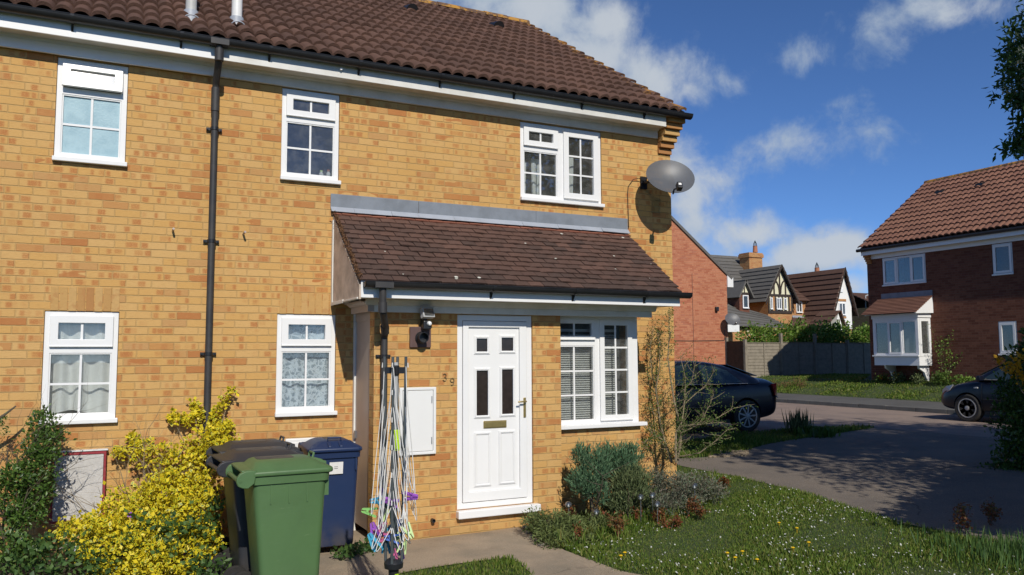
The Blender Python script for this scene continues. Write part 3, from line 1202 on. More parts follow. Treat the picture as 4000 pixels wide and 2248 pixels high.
# the long downpipe
dp = MB()
px_, py_ = .858, -.062
dp.tube([(px_, -.305, 4.92), (px_, -.305, 4.80), (px_, -.28, 4.745), (px_, -.10, 4.60), (px_, py_, 4.54), (px_, py_, 4.2), (px_, py_, .05)], .034, 14)
dp.lathe([(.042, 4.74), (.042, 4.86)], (px_, -.305, 0), 14)
dp.lathe([(.041, 4.30), (.041, 4.54)], (px_, py_, 0), 14)
dp.box(px_-.085, px_+.085, -.366, -.25, 4.893, 4.95)
dpo = dp.build('downpipe', 'black_dusty', hs, smooth=True)
for z in (4.12, 2.98, 1.86):
    k = MB()
    pipe_clips(k, px_, py_, z)
    k.build('pipe_clip', 'black_plastic', dpo, smooth=True)
p = at(612, 590, 0)
hk = MB()
hk.tube([(p[0], -.001, p[2]), (p[0]+.005, -.10, p[2]+.012)], .011, 8)
hk.build('overflow_pipe', 'panel_brown', hs)
p = at(857, 176, -.25)
k = MB()
k.lathe([(.012, -.03), (.012, .0), (.006, .0)], (p[0], -.249, p[2]), 10, 'y')
k.build('overflow_outlet', 'upvc', hs)

# ---------------------------------------------------------------- the porch
YP = -.755
PX0, PX1 = 2.327, 5.60
PR = 4.448
DOOR = (3.215, 4.10, .255, 2.262)
pw = MB()
pw.plate(PX0, PR, -.3, 2.36, YP, -.60, [DOOR])
pw.box(PR+.001, PX1, -.612, -.50, -.3, 1.0)
pw.box(PX1-.11, PX1, -.499, -.001, -.3, 2.36)
pw.build('porch_wall', 'buff_brick', hs)
# reveal of shadowed brick above the window head is the frieze; side panel
sd = MB()
sd.box(PX0+.012, PX0+.05, -.599, -.06, .1, 2.3)
sdo = sd.build('side_door', 'panel_brown', hs)
j = MB()
j.box(PX0-.006, PX0+.03, -.058, -.002, .0, 2.33)
j.build('door_jamb', 'upvc_old', sdo, bevel=.003)
k = MB().box(PX0+.002, PX0+.012, -.599, -.06, 2.19, 2.3)
k.build('door_head', 'panel_brown', sdo)
k = MB().box(PX0-.012, PX0+.0115, -.11, -.09, .97, 1.05)
k.build('latch', 'steel', sdo)
# front door
a, b, c, d = i2(DOOR, .003)
yd = YP+.02
fr = MB().plate(a, b, c, d, yd, yd+.07, [(a+.062, b-.062, c+.06, d-.062)])
dr = fr.build('front_door', 'upvc', hs, bevel=.005)
L0, L1, L2, L3 = a+.066, b-.066, c+.066, d-.066


def dd(px, py):
    q = at(px, py, yd)
    return q[0], q[2]


leaf = []
dx0, dx1 = L0+.065, L1-.085
zb, zt_ = L2+.10, L3-.065
fr = MB().plate(L0, L1, L2, L3, yd-.012, yd+.04, [(dx0, dx1, zb, zt_)])
fr.build('door_stile_frame', 'upvc', dr, bevel=.006)
sq = []
for r in ((1193, 1233, 845, 892), (1256, 1298, 843, 890), (1193, 1235, 926, 1052), (1257, 1298, 923, 1048)):
    x0, z1_ = dd(r[0], r[2])
    x1, z0_ = dd(r[1], r[3])
    sq.append((x0, x1, z0_, z1_))
pn = []
for r in ((1193, 1237, 1088, 1223), (1255, 1298, 1084, 1217)):
    x0, z1_ = dd(r[0], r[2])
    x1, z0_ = dd(r[1], r[3])
    pn.append((x0, x1, z0_, z1_))
ins = lambda r, e: (r[0]+e, r[1]-e, r[2]+e, r[3]-e)
lf = MB().plate(dx0+.001, dx1-.001, zb+.001, zt_-.001, yd+.012, yd+.04, [ins(r, .028) for r in sq])
lf.build('door_panel', 'upvc', dr)
ml = MB()
for r in sq+pn:
    for e, y0, y1 in ((0, .004, .0118), (.010, -.003, .004), (.018, .002, .0115)):
        ml.plate(*ins(r, e), yd+y0, yd+y1, [ins(r, e+.012)])
ml.build('door_moulding', 'upvc', dr, bevel=.003)
rp = MB()
for r in pn:
    rp.plate(*ins(r, .034), yd+.0085, yd+.0119)
rp.build('raised_panel', 'upvc', dr, bevel=.002)
for r in sq:
    MB().plate(*ins(r, .029), yd+.02, yd+.03).build('door_glass', 'door_glass', dr)
x0, z1_ = dd(1217, 1060)
x1, z0_ = dd(1275, 1076)
lb = MB()
lb.plate(x0, x1, z0_, z1_, yd+.004, yd+.0115, [])
lb.box(x0+.012, x1-.012, yd-.003, yd+.004, z0_+.010, z1_-.010)
lb.build('letterbox', 'brass', dr, bevel=.003)
hx, hz = dd(1318, 1010)
hd = MB()
hd.box(hx-.014, hx+.014, yd-.022, yd-.0125, hz-.17, hz+.04)
hd.tube([(hx, yd-.02, hz), (hx, yd-.055, hz), (hx-.012, yd-.062, hz+.002), (hx-.10, yd-.060, hz-.002)], .009, 8)
hd.build('handle', 'brass', dr, smooth=True, bevel=.002)
MB().box(DOOR[0]-.012, DOOR[1]+.05, YP-.075, YP+.06, .178, .254).build('door_sill', 'upvc', dr, bevel=.008)
# porch window
WX0, WX1, WZ0, WZ1 = PR+.003, 5.598, 1.004, 2.30
yw = -.585
mx = float(at(1505, 950, yw)[0])
ztr = float(at(1460, 862, yw)[2])
window(hs, WX0, WX1, WZ0, WZ1, yw, [dict(r=(WX0+.012, mx-.055, ztr+.04, WZ1-.075), sash=1, g=(2, 1), w=.035), dict(r=(WX0+.012, mx-.05, WZ0+.085, ztr-.04), g=(2, 3)),
                                  dict(r=(mx+.03, WX1-.10, WZ0+.085, WZ1-.075), sash=1, g=(2, 4), w=.05)], sill=.10, sillx=(.014, .035), panes={})
# porch interior lining
MB().box(2.5, 5.45, -.42, -.41, .0, 2.3).build('inner_partition', 'interior', hs)
# frieze, soffit, fascia, gutter
ZF0, ZF1 = 2.39, 2.545
YF = -1.05
MB().box(2.29, 5.66, YP-.045, YP-.003, 2.265, 2.375).build('porch_frieze', 'upvc_old', hs, bevel=.004)
MB().box(PR+.01, 5.64, YP-.002, -.612, 2.301, 2.372).build('window_head', 'upvc_old', hs)
MB().prism([(YP-.045, 2.375), (YP-.045, 2.33), (YP-.06, 2.335), (YP-.075, 2.35), (YP-.085, 2.375), (YP-.10, 2.39), (YP-.045, 2.39)], 'x', 2.22, 5.70).build('porch_cove', 'upvc_old', hs, smooth=True)
MB().box(2.11, 5.84, YF+.001, -.002, 2.392, 2.404).build('porch_soffit', 'soffit_white', hs)
MB().box(2.10, 5.86, YF-.02, YF, ZF0-.005, ZF1).build('porch_fascia', 'upvc', hs, bevel=.003)
# boxed end on the left with its cornice
bx = MB()
bx.prism([(-.003, 3.33), (YF+.01, 2.51), (YF+.01, ZF0), (-.003, ZF0+.012)], 'x', 2.085, 2.109)
bx.prism([(YF+.02, 2.505), (YF-.018, 2.51), (YF-.018, ZF0-.02), (YF+.02, ZF0-.02)], 'x', 2.083, 2.0995)
bx.build('gable_cheek', 'peeling', hs)
tr_ = MB()
tr_.box(2.072, 2.0845, -.05, -.002, 2.36, 3.28)
tr_.box(2.068, 2.0845, -.50, -.051, 2.365, 2.40)
tr_.box(2.070, 2.11, YF+.02, -.002, 2.374, 2.391)
tr_.build('cheek_trim', 'upvc_old', hs, bevel=.003)
cn = MB()
cn.prism([(2.31, 2.27), (2.245, 2.27), (2.245, 2.33), (2.225, 2.34), (2.205, 2.36), (2.165, 2.373), (2.31, 2.373)], 'y', YP-.046, -.18)
cn.build('side_cornice', 'panel_brown', hs)
bx = MB()
bx.prism([(-.003, 3.33), (YF+.01, 2.51), (YF+.01, ZF0), (-.003, ZF0+.012)], 'x', 5.845, 5.862)
bx.build('gable_cheek', 'upvc_old', hs)
# plain tiles
PS = math.atan2(3.375-2.565, 1.055)
pc, psn = math.cos(PS), math.sin(PS)
rr = random.Random(12)
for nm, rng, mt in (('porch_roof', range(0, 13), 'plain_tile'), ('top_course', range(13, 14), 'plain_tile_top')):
    t = MB()
    for j in rng:
        s0 = j*.0985-.01
        x = 2.083-(.083 if j % 2 else 0)
        while x < 5.885:
            xa, xb = max(2.083, x+.003), min(5.887, x+.162)
            x += .165
            if xb-xa < .03:
                continue
            ln = .13 if j < 13 else .10
            o0 = .026+rr.gauss(0, .0018)
            tw = rr.gauss(0, .0022)
            sj = s0+rr.gauss(0, .0025)
            vs = []
            for ss_, oo in ((sj, o0), (sj+ln, .006)):
                for xx, w in ((xa, -tw), ((xa+xb)/2, .003), (xb, tw)):
                    for th in (0, .015):
                        o_ = oo+w-th
                        vs.append((xx, -1.075+ss_*pc-o_*psn, 2.545+ss_*psn+o_*pc))
            fs = [(0, 2, 8, 6), (2, 4, 10, 8), (1, 7, 9, 3), (3, 9, 11, 5), (0, 1, 3, 2), (2, 3, 5, 4), (6, 8, 9, 7), (8, 10, 11, 9), (0, 6, 7, 1), (4, 5, 11, 10)]
            t.add(vs, fs, max(0, min(1, rr.gauss(.5, .28)+(.35 if j < 3 else 0)-(.35 if j > 10 else 0))))
    if nm == 'porch_roof':
        pro = t.build(nm, mt, hs)
        u = MB()
        u.slab([(2.09, -1.06, 2.54), (5.88, -1.06, 2.54), (5.88, -.005, 3.35), (2.09, -.005, 3.35)], .03)
        u.build('porch_deck', 'interior', pro)
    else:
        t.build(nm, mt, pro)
# moss along the left verge
mm = np.random.default_rng(3)
sv = mm.random(900)*1.34
Pm = np.stack([2.088+mm.normal(0, .012, 900), -1.07+sv*pc-.02, 2.555+sv*psn+mm.random(900)*.02], 1)
leaves('verge_moss', Pm, .022, 'leaf_brown', pro, seed=5, bias=.6)
fl = MB()
for x0, x1 in ((2.055, 3.05), (3.053, 4.55), (4.553, 5.885)):
    fl.box(x0, x1, -.012-.001*(x0 > 3), -.001, 3.425, 3.572)
    
flo = fl
flo = flo.build('lead_flashing', 'lead', hs, bevel=.003)
fl = MB()
rr = random.Random(31)
x = 2.055
while x < 5.88:
    w = rr.uniform(.25, .5)
    x1 = min(5.89, x+w)
    e = -.062-rr.random()*.012
    fl.slab([(x, e, 3.372+rr.random()*.006), (x1-.002, e, 3.372), (x1-.002, -.013, 3.43), (x, -.013, 3.43)], .006)
    x = x1
fl.build('lead_apron', 'lead_light', flo)
gutter(hs, 2.115, 5.955, YF-.078, 2.532, .056, [3.45, 4.42, 5.35], YF-.02)
# porch downpipe
q = MB()
xa = 2.275
xb_ = 2.415
yy = YP-.048
q.box(xa-.07, xa+.11, YF-.138, YF-.022, 2.476, 2.53)
q.tube([(xa+.02, YF-.078, 2.50), (xa+.02, YF-.078, 2.30), (xa+.025, YF-.07, 2.25), (xb_-.01, YP-.13, 2.10), (xb_, yy, 2.02), (xb_, yy, 1.9), (xb_, yy, .05)], .034, 14)
q.lathe([(.042, 2.24), (.042, 2.34)], (xa+.02, YF-.078, 0), 14)
q.tube([(xb_-.035, YP-.16, 2.125), (xb_-.008, YP-.10, 2.06)], .041, 14)
dpo = q.build('downpipe', 'black_dusty', hs, smooth=True)
k = MB()
pipe_clips(k, xb_, yy, 1.83)
k.build('pipe_clip', 'black_plastic', dpo, smooth=True)
# boiler flue, meter cabinet, numbers, outlet
x0, x1, z0, z1 = 2.69, 2.915, 1.915, 2.125
k = MB().box(x0, x1, YP-.03, YP-.001, z0, z1)
ko = k.build('flue_plate', 'vent_brown', hs, bevel=.006)
cx, cz = (x0+x1)/2, (z0+z1)/2-.005
k = MB()
prof_ = [(.062, -.031), (.062, -.05), (.05, -.055), (.05, -.11), (.045, -.11), (.045, -.06)]
k.lathe([(.06, .0), (.062, -.02), (.052, -.03), (.052, -.10), (.046, -.10), (.046, -.03)], (cx, YP-.031, cz), 20, 'y')
k.build('flue_tube', 'black_plastic', ko, smooth=True)
x0, x1, z0, z1 = 2.585, 2.972, .845, 1.515
k = MB().plate(x0, x1, z0, z1, YP-.035, YP-.001, [(x0+.03, x1-.03, z0+.03, z1-.03)])
ko = k.build('meter_cabinet', 'meter_white', hs, bevel=.006)
k = MB().box(x0+.033, x1-.033, YP-.03, YP-.005, z0+.033, z1-.033)
k.build('cabinet_door', 'meter_white', ko, bevel=.004)
for zz in (z0+.1, z1-.16):
    MB().box(x1-.052, x1-.044, YP-.0365, YP-.031, zz, zz+.07).build('hinge', 'steel', ko)


def stroke(pts, r):
    q = MB()
    q.tube(pts, r, 6)
    return q


def digit(ch, cx, cz, h, y, parent):
    r = h*.28
    if ch == '3':
        pts = [(-r*.9, h*.40), (-r*.3, h*.5), (r*.5, h*.46), (r*.85, h*.28), (r*.5, h*.08), (-r*.1, h*.02), (r*.6, -.05*h), (r*.95, -h*.22), (r*.6, -h*.44), (-.2*r, -h*.5), (-r*.95, -h*.36)]
        ps = [pts]
    else:
        ps = [[(r*.95*math.cos(t), h*.22+h*.28*math.sin(t)) for t in [2*PI*k/16 for k in range(17)]], [(r*.95, h*.22), (r*.9, -h*.05), (r*.55, -h*.35), (-.1*r, -h*.5), (-.8*r, -h*.42)]]
    mb = MB()
    for s_ in ps:
        mb.tube([(cx+p[0], y, cz+p[1]) for p in s_], .0048, 6)
    mb.build('house_number', 'digit', parent, smooth=True)


p = at(1118, 950, YP)
digit('3', p[0], p[2], .072, YP-.008, hs)
p = at(1137, 961, YP)
digit('9', p[0], p[2], .072, YP-.008, hs)
p = at(1087, 1309, YP)
k = MB()
k.lathe([(.02, .0), (.02, -.05), (.014, -.05), (.014, -.02)], (p[0], YP-.001, p[2]), 12, 'y')
k.build('waste_outlet', 'black_plastic', hs, smooth=True)
# low white vent box behind the bins and the neighbour's red framed meter box
p0, p1 = at(716, 1104, 0), at(816, 1150, 0)
k = MB().box(p0[0], p1[0], -.05, -.001, p1[2]-.2, p0[2])
ko = k.build('gas_meter_box', 'white_paint', hs, bevel=.012)
k = MB().box(p0[0]+.03, p1[0]-.03, -.058, -.051, p1[2]-.17, p0[2]-.04)
k.build('box_lid', 'white_paint', ko, bevel=.004)
p0, p1 = at(130, 1140, -.06), at(262, 1302, -.06)
x0, x1, z1, z0 = p0[0], p1[0], p0[2], p1[2]
k = MB().plate(x0, x1, z0-.02, z1, -.065, -.001, [(x0+.022, x1-.022, z0, z1-.03)])
ko = k.build('gas_meter_box', 'red_frame', nb, bevel=.004)
k = MB().box(x0+.024, x1-.024, -.057, -.03, z0+.001, z1-.032)
k.build('box_door', 'roughcast', ko)
k = MB()
k.box(x0+.0, x1+.012, -.075, -.001, z1+.001, z1+.012)
k.build('box_top', 'white_paint', ko)

# ---------------------------------------------------------------- curtains and things behind the glass
curtain('curtain', 'plain grey net curtain behind the ground floor window at the far left', 'curtain', -.50, .0, 1.32, 2.19, .12, 'cloth_grey', 3.2, .022, 3, hem=.02)
curtain('lace_curtain', 'white flowered lace curtain behind the window beside the porch', 'curtain', 1.57, 2.09, 1.30, 2.19, .11, 'lace', 3.5, .014, 5)
for q, (x0, x1, z0, z1) in enumerate(((4.40, 4.50, 3.78, 4.22), (4.585, 4.72, 3.76, 4.26), (4.99, 5.17, 3.77, 4.33))):
    curtain('curtain', ('narrow pale curtain end at the left edge of the upstairs bedroom window', 'pale tied curtain in the middle of the left light of the upstairs bedroom window', 'pale drape behind the tall casement of the upstairs bedroom window')[q], 'curtain', x0, x1, z0, z1, .16, 'cloth_white', 1.4, .015, 9+q, 24)
for px, mt, hh, lab in ((808, 'peg_lime', .085, 'pale green bottle on the upstairs middle window sill'), (826, 'terracotta', .10, 'orange topped bottle on the upstairs middle window sill')):
    p = at(px, 440, .10)
    bt = thing('bottle', lab, 'bottle', (p[0], .10, 3.752))
    MB().lathe([(.02, 3.752), (.024, 3.76), (.024, 3.752+hh*.6), (.012, 3.752+hh*.75), (.012, 3.752+hh*.8)], (p[0], .10, 0), 12).build('bottle_body', 'clear_plastic', bt, smooth=True)
    MB().lathe([(.015, 3.752+hh*.8), (.015, 3.752+hh)], (p[0], .10, 0), 10).build('cap', mt, bt)
k = MB()
for i in range(40):
    z = 1.09+i*.0255
    if z > 2.07:
        break
    k.slab([(4.50, -.492, z-.007), (5.36, -.492, z-.007), (5.36, -.468, z+.009), (4.50, -.468, z+.009)], .002)
k.box(4.50, 5.36, -.50, -.462, 2.10, 2.13)
for x in (4.72, 5.15):
    k.box(x-.002, x+.002, -.482, -.480, 1.09, 2.1)
tag(k.build('venetian_blind', 'blind', org=(4.9, -.48, 1.07)), 'grey slatted blind behind the ground floor window right of the front door', 'blind')

# ---------------------------------------------------------------- wheelie bins


def rrect(w, d, r, n=4, cx=0, cy=0):
    pts = []
    for qx, qy, a0 in ((1, 1, 0), (-1, 1, 90), (-1, -1, 180), (1, -1, 270)):
        for k in range(n+1):
            t = R_(a0+90*k/n)
            pts.append((cx+qx*(w/2-r)+r*math.cos(t), cy+qy*(d/2-r)+r*math.sin(t)))
    return pts


def loft(mb, rings, cap0=True, cap1=True):
    n = len(rings[0])
    vs = [p for r in rings for p in r]
    fs = [(i*n+j, i*n+(j+1) % n, (i+1)*n+(j+1) % n, (i+1)*n+j) for i in range(len(rings)-1) for j in range(n)]
    if cap0:
        fs.append(tuple(range(n))[::-1])
    if cap1:
        fs.append(tuple((len(rings)-1)*n+j for j in range(n)))
    mb.add(vs, fs)


def make_bin(label, loc, rot, w, d, h, mat, group, dust=True, ribs=True):
    """local frame: wheels and hinge at +y, front at -y"""
    t = thing('wheelie_bin', label, 'wheelie bin', (0, 0, 0), group)
    hb = h-.10
    b = MB()
    rg = []
    for z, ww, dd_, cy in ((.075, w*.78, d*.64, -.03), (.10, w*.80, d*.66, -.03), (.30, w*.83, d*.70, -.025), (hb-.1, w*.93, d*.83, -.01), (hb-.06, w*.935, d*.84, -.01),
                           (hb-.055, w*.99, d*.90, -.01), (hb, w*1.0, d*.92, -.01)):
        rg.append([(x, y, z) for x, y in rrect(ww, dd_, .045, 4, 0, cy)])
    loft(b, rg)
    # stiffening ribs under the rim
    for sx in (-1, 1):
        for k in (-.26, .0, .26):
            b.box(sx*w*.462-.005, sx*w*.462+.005, k*d*.8-.004, k*d*.8+.004, hb-.20, hb-.06)
        b.box(sx*w*.40-.006, sx*w*.40+.006, -d*.47, -d*.40, hb-.17, hb-.06)
    b.build('bin_body', mat, t, smooth=True, sharp=40)
    L = MB()
    rg = []
    for z, ww, dd_, cy in ((hb+.002, w*1.04, d*.97, -.012), (hb+.012, w*1.06, d*.99, -.012), (hb+.034, w*1.05, d*.985, -.012), (hb+.046, w*.98, d*.93, -.008), (hb+.062, w*.86, d*.80, 0), (hb+.088, w*.66, d*.72, .01), (hb+.10, w*.52, d*.62, .02)):
        rg.append([(x, y, z) for x, y in rrect(ww, dd_, .05, 4, 0, cy)])
    loft(L, rg)
    if ribs:
        for k in (-.12, .12):
            L.prism([(-d*.50, hb+.01), (-d*.50, hb+.06), (-d*.30, hb+.098), (-d*.30, hb+.03)], 'x', k*w*.9-.016, k*w*.9+.016)
    # hinge lobes at the back
    for sx in (-1, 1):
        L.prism([(d*.38, hb+.05), (d*.50, hb+.05), (d*.56, hb+.035), (d*.595, hb+.005), (d*.60, hb-.025), (d*.58, hb-.055), (d*.53, hb-.07), (d*.47, hb-.075), (d*.40, hb-.04)], 'x', sx*w*.49-.018, sx*w*.49+.018)
    L.slab([(-w*.47, d*.42, hb+.055), (w*.47, d*.42, hb+.055), (w*.47, d*.54, hb+.05), (-w*.47, d*.54, hb+.05)], .02)
    lid = L.build('lid', mat, t, smooth=True, bevel=.006, sharp=40)
    if dust:
        D = MB()
        pr = [(x, y, hb+.1012) for x, y in rrect(w*.36, d*.44, .04, 3, .03, .06)]
        D.add(pr, [tuple(range(len(pr)))])
        D.build('dust_film', 'bin_dust', lid, recalc=False)
    k = MB()
    k.tube([(-w*.42, d*.565, hb-.02), (w*.42, d*.565, hb-.02)], .016, 8)
    k.build('handle_bar', mat, t, smooth=True)
    k = MB()
    k.tube([(-.06, -d*.33, hb+.085), (-.06, -d*.345, hb+.125), (.06, -d*.345, hb+.125), (.06, -d*.33, hb+.085)], .009, 6)
    k.build('lid_grip', mat, lid, smooth=True)
    k = MB()
    k.tube([(-w*.46, d*.36, .10), (w*.46, d*.36, .10)], .012, 8)
    k.build('axle', 'steel', t, smooth=True)
    for sx in (-1, 1):
        wl = MB()
        wl.lathe([(.06, -.02), (.094, -.024), (.10, -.015), (.10, .015), (.094, .024), (.06, .02)], (sx*w*.47, d*.36, .10), 24, 'x')
        wo = wl.build('wheel', 'rubber', t, smooth=True)
        hb_ = MB()
        hb_.lathe([(.02, -.028), (.056, -.021), (.056, .021), (.02, .028)], (sx*w*.47, d*.36, .10), 18, 'x')
        for q in range(6):
            hb_.box(sx*w*.47-.026, sx*w*.47+.026, d*.36+.038*math.cos(q*PI/3)-.004, d*.36+.038*math.cos(q*PI/3)+.004, .10+.038*math.sin(q*PI/3)-.004, .10+.038*math.sin(q*PI/3)+.004)
        hb_.build('hub', 'black_plastic', wo, smooth=True)
    for sx in (-1, 1):
        q = MB().lathe([(.012, -.022), (.012, .022)], (sx*w*.49, d*.555, hb-.015), 10, 'x')
        q.build('hinge_pin', mat, lid, smooth=True)
    t.location = loc
    t.rotation_euler = (0, 0, rot)
    return t


GB = 'wheelie bins in front of the houses'
p = atD(711, 1209, 6.05)
GREENBIN = make_bin('green wheelie bin at the front of the group of bins', (p[0], p[1], .012), R_(91), .52, .625, 1.065, 'bin_green', GB)
p = atD(657, 1190, 6.66)
make_bin('dark grey wheelie bin squeezed directly behind the green one', (p[0], p[1], .01), R_(93), .54, .66, 1.06, 'bin_black', GB)
p = atD(645, 1150, 7.28)
make_bin('dark grey wheelie bin at the back, nearest the brick wall and yellow shrub', (p[0], p[1], .01), R_(92), .54, .66, 1.06, 'bin_black', GB)
p = at(845, 1250, -1.0)
BL = make_bin('dark blue wheelie bin with a white paper label on its front', (p[0], -.76, .012), R_(-3), .48, .56, 1.035, 'bin_blue', GB)
k = MB()
vs = [(-.055, -.2575, .735), (.07, -.2575, .735), (.07, -.272, .845), (-.055, -.272, .845)]
k.add(vs+[(x, y+.003, z) for x, y, z in vs], [(0, 1, 2, 3), (4, 7, 6, 5), (0, 4, 5, 1), (1, 5, 6, 2), (2, 6, 7, 3), (3, 7, 4, 0)])
k.build('paper_label', 'paper', BL)
k = MB()
for zz in (.785, .800):
    y0 = -.2575-(zz-.735)*.132-.001
    k.box(-.012, .022, y0-.0006, y0, zz, zz+.004)
lbw = k.build('label_print', 'ink', BL)

# ---------------------------------------------------------------- folded rotary clothes line
p = atD(992, 1200, 5.5)
rx, ry = float(p[0]), float(p[1])
rz0 = H(rx, ry)
rot_ = thing('rotary_clothes_line', 'folded rotary clothes line with white cords hanging in loops', 'clothes line', (rx, ry, rz0))
k = MB()
k.tube([(rx, ry, rz0), (rx, ry, 1.30)], .022, 14)
po = k.build('pole', 'dark_steel', rot_, smooth=True)
k = MB()
k.tube([(rx, ry, 1.301), (rx+.004, ry, 1.79)], .018, 14)
k.build('inner_pole', 'galv', po, smooth=True)
k = MB()
k.box(rx-.028, rx+.026, ry-.036, ry+.024, 1.19, 1.33)
k.box(rx-.018, rx+.016, ry-.044, ry-.036, 1.20, 1.27)
k.build('clip', 'lime', rot_, bevel=.006)
k = MB()
k.lathe([(.028, .12), (.034, .36), (.036, .40), (.062, .405), (.066, .44), (.05, .46), (.03, .47)], (rx, ry, 0), 18)
k.build('hub', 'black_plastic', rot_, smooth=True)
k = MB()
k.box(rx-.004, rx+.022, ry-.040, ry-.030, .08, .37)
k.build('stripe', 'lime', rot_)
k = MB()
k.lathe([(.026, 1.70), (.03, 1.71), (.03, 1.765), (.02, 1.77)], (rx, ry, 0), 14)
for q in range(4):
    t = PI/4+q*PI/2+.25
    k.obox((rx+.042*math.cos(t), ry+.042*math.sin(t), 1.735), ((math.cos(t), math.sin(t), 0), (-math.sin(t), math.cos(t), 0), (0, 0, 1)), .03, .01, .022)
k.build('spreader', 'black_plastic', rot_, smooth=True)
arms = []
for q in range(4):
    t = PI/4+q*PI/2+.25
    a0 = Vector((rx+.055*math.cos(t), ry+.055*math.sin(t), .445))
    a1 = Vector((rx+.075*math.cos(t), ry+.075*math.sin(t), 1.83))
    arms.append((a0, a1))
    k = MB()
    k.tube([a0, a1], .0105, 8)
    ao = k.build('arm', 'dark_steel', rot_, smooth=True)
    for u in np.linspace(.16, .96, 7):
        c = a0.lerp(a1, u)
        k = MB()
        k.tube([c+Vector((.016*math.cos(t), .016*math.sin(t), -.02)), c+Vector((.014*math.cos(t), .014*math.sin(t), .012)), c], .004, 5)
        k.build('line_hook', 'line_white', ao)
rr = random.Random(8)
loops = []
k = MB()
for q in range(4):
    for u in np.linspace(.18, .985, 9):
        t0, t1 = PI/4+q*PI/2+.25, PI/4+(q+1)*PI/2+.25
        A = arms[q][0].lerp(arms[q][1], u)
        B = arms[(q+1) % 4][0].lerp(arms[(q+1) % 4][1], u)
        ln = (A.z-.45)
        tm = (t0+t1)/2+rr.uniform(-.5, .5)
        drop = ln*rr.uniform(.55, .82)
        bul = .03+.075*rr.random()
        pts = []
        for i in range(13):
            s = i/12
            base = A.lerp(B, s)
            sh = 1-abs(2*s-1)**2.3
            pts.append(base+Vector((math.cos(tm)*bul*sh*1.3, math.sin(tm)*bul*sh*1.3, -drop*sh)))
        loops.append(pts[6].copy())
        k.tube(pts, .0027, 5)
k.build('cords', 'line_white', rot_, smooth=True)
# clothes pegs clipped to the cords


def peg_mesh(mat):
    mb = MB()
    for s in (-1, 1):
        mb.prism([(s*.003, .0), (s*.008, .004), (s*.012, .03), (s*.020, .078), (s*.014, .082), (s*.006, .045), (s*.002, .02)], 'y', -.0065, .0065)
    mb.tube([(0, -.009, .032), (0, .009, .032)], .006, 6)
    mb.v = [(x*1.7, y*1.7, z*1.35) for x, y, z in mb.v]
    return mb


PEG = {}
pegs = [(150, 978, 'blue', 85), (180, 1003, 'blue', 140), (186, 942, 'purple', 170), (205, 973, 'green', 175), (230, 982, 'purple', 110), (362, 952, 'purple', -85), (97, 1045, 'green', 100), (222, 1055, 'lime', 190),
        (130, 1160, 'purple', 165), (152, 1185, 'pink', 185), (180, 1150, 'pink', 215), (230, 1165, 'blue', 205), (215, 1203, 'pink', 265), (240, 1216, 'navy', 95), (150, 1240, 'blue', 170), (208, 1255, 'blue', 180),
        (288, 1220, 'lime', 178), (316, 1255, 'lime', 195), (350, 1175, 'lime', 330), (270, 1268, 'blue', 185), (294, 1290, 'purple', 182), (256, 1322, 'pink', 178), (292, 1140, 'navy', 170), (122, 1225, 'blue', 150)]
PL = {'blue': 'pale blue plastic clothes peg hanging on the folded clothes line', 'purple': 'purple plastic clothes peg hanging on the folded clothes line', 'green': 'leaf green plastic clothes peg hanging on the folded clothes line',
      'lime': 'pale lime plastic clothes peg hanging on the folded clothes line', 'pink': 'pink plastic clothes peg hanging on the folded clothes line', 'navy': 'dark blue plastic clothes peg hanging on the folded clothes line'}
for i, (cx, cy, c, ang) in enumerate(pegs):
    px, py = (1380+cx/1.613)/Q, (1350+cy/1.613)/Q
    P_ = atD(px, py, 5.5+rr.uniform(-.09, .07))
    if c not in PEG:
        PEG[c] = o = peg_mesh(c).build('clothes_peg', 'peg_'+c)
    else:
        o = PEG[c].copy()
        COL.objects.link(o)
    tag(o, PL[c], 'clothes peg', 'clothes pegs on the rotary line')
    up_ = Vector((math.sin(R_(ang))*RT[0], math.sin(R_(ang))*RT[1], math.cos(R_(ang))))
    fw_ = Vector((-FW[0], -FW[1], 0)).normalized()
    yw_ = rr.uniform(-.5, .5)
    q_ = Matrix.Rotation(yw_, 3, up_)
    X_ = (q_ @ up_.cross(-fw_)).normalized()
    Y_ = up_.cross(X_)
    o.matrix_world = Matrix(((X_.x, Y_.x, up_.x, P_[0]), (X_.y, Y_.y, up_.y, P_[1]), (X_.z, Y_.z, up_.z, P_[2]), (0, 0, 0, 1))) @ Matrix.Translation((0, 0, -.05))

# ---------------------------------------------------------------- satellite dish


def dishmat():
    mt, T, b = newmat('dish_mesh')
    g = T.new('ShaderNodeTexCoord').outputs['Object']
    T.put(b.inputs['Base Color'], T.mix(T.noise(g, 5, 4), (.135, .14, .15), (.095, .10, .11)))
    b.inputs['Roughness'].default_value = .45
    tr = T.new('ShaderNodeBsdfTransparent')
    mx = T.new('ShaderNodeMixShader')
    mx.inputs[0].default_value = .2
    T.l.new(b.outputs[0], mx.inputs[1])
    T.l.new(tr.outputs[0], mx.inputs[2])
    T.l.new(mx.outputs[0], T.n['Material Output'].inputs[0])


dishmat()


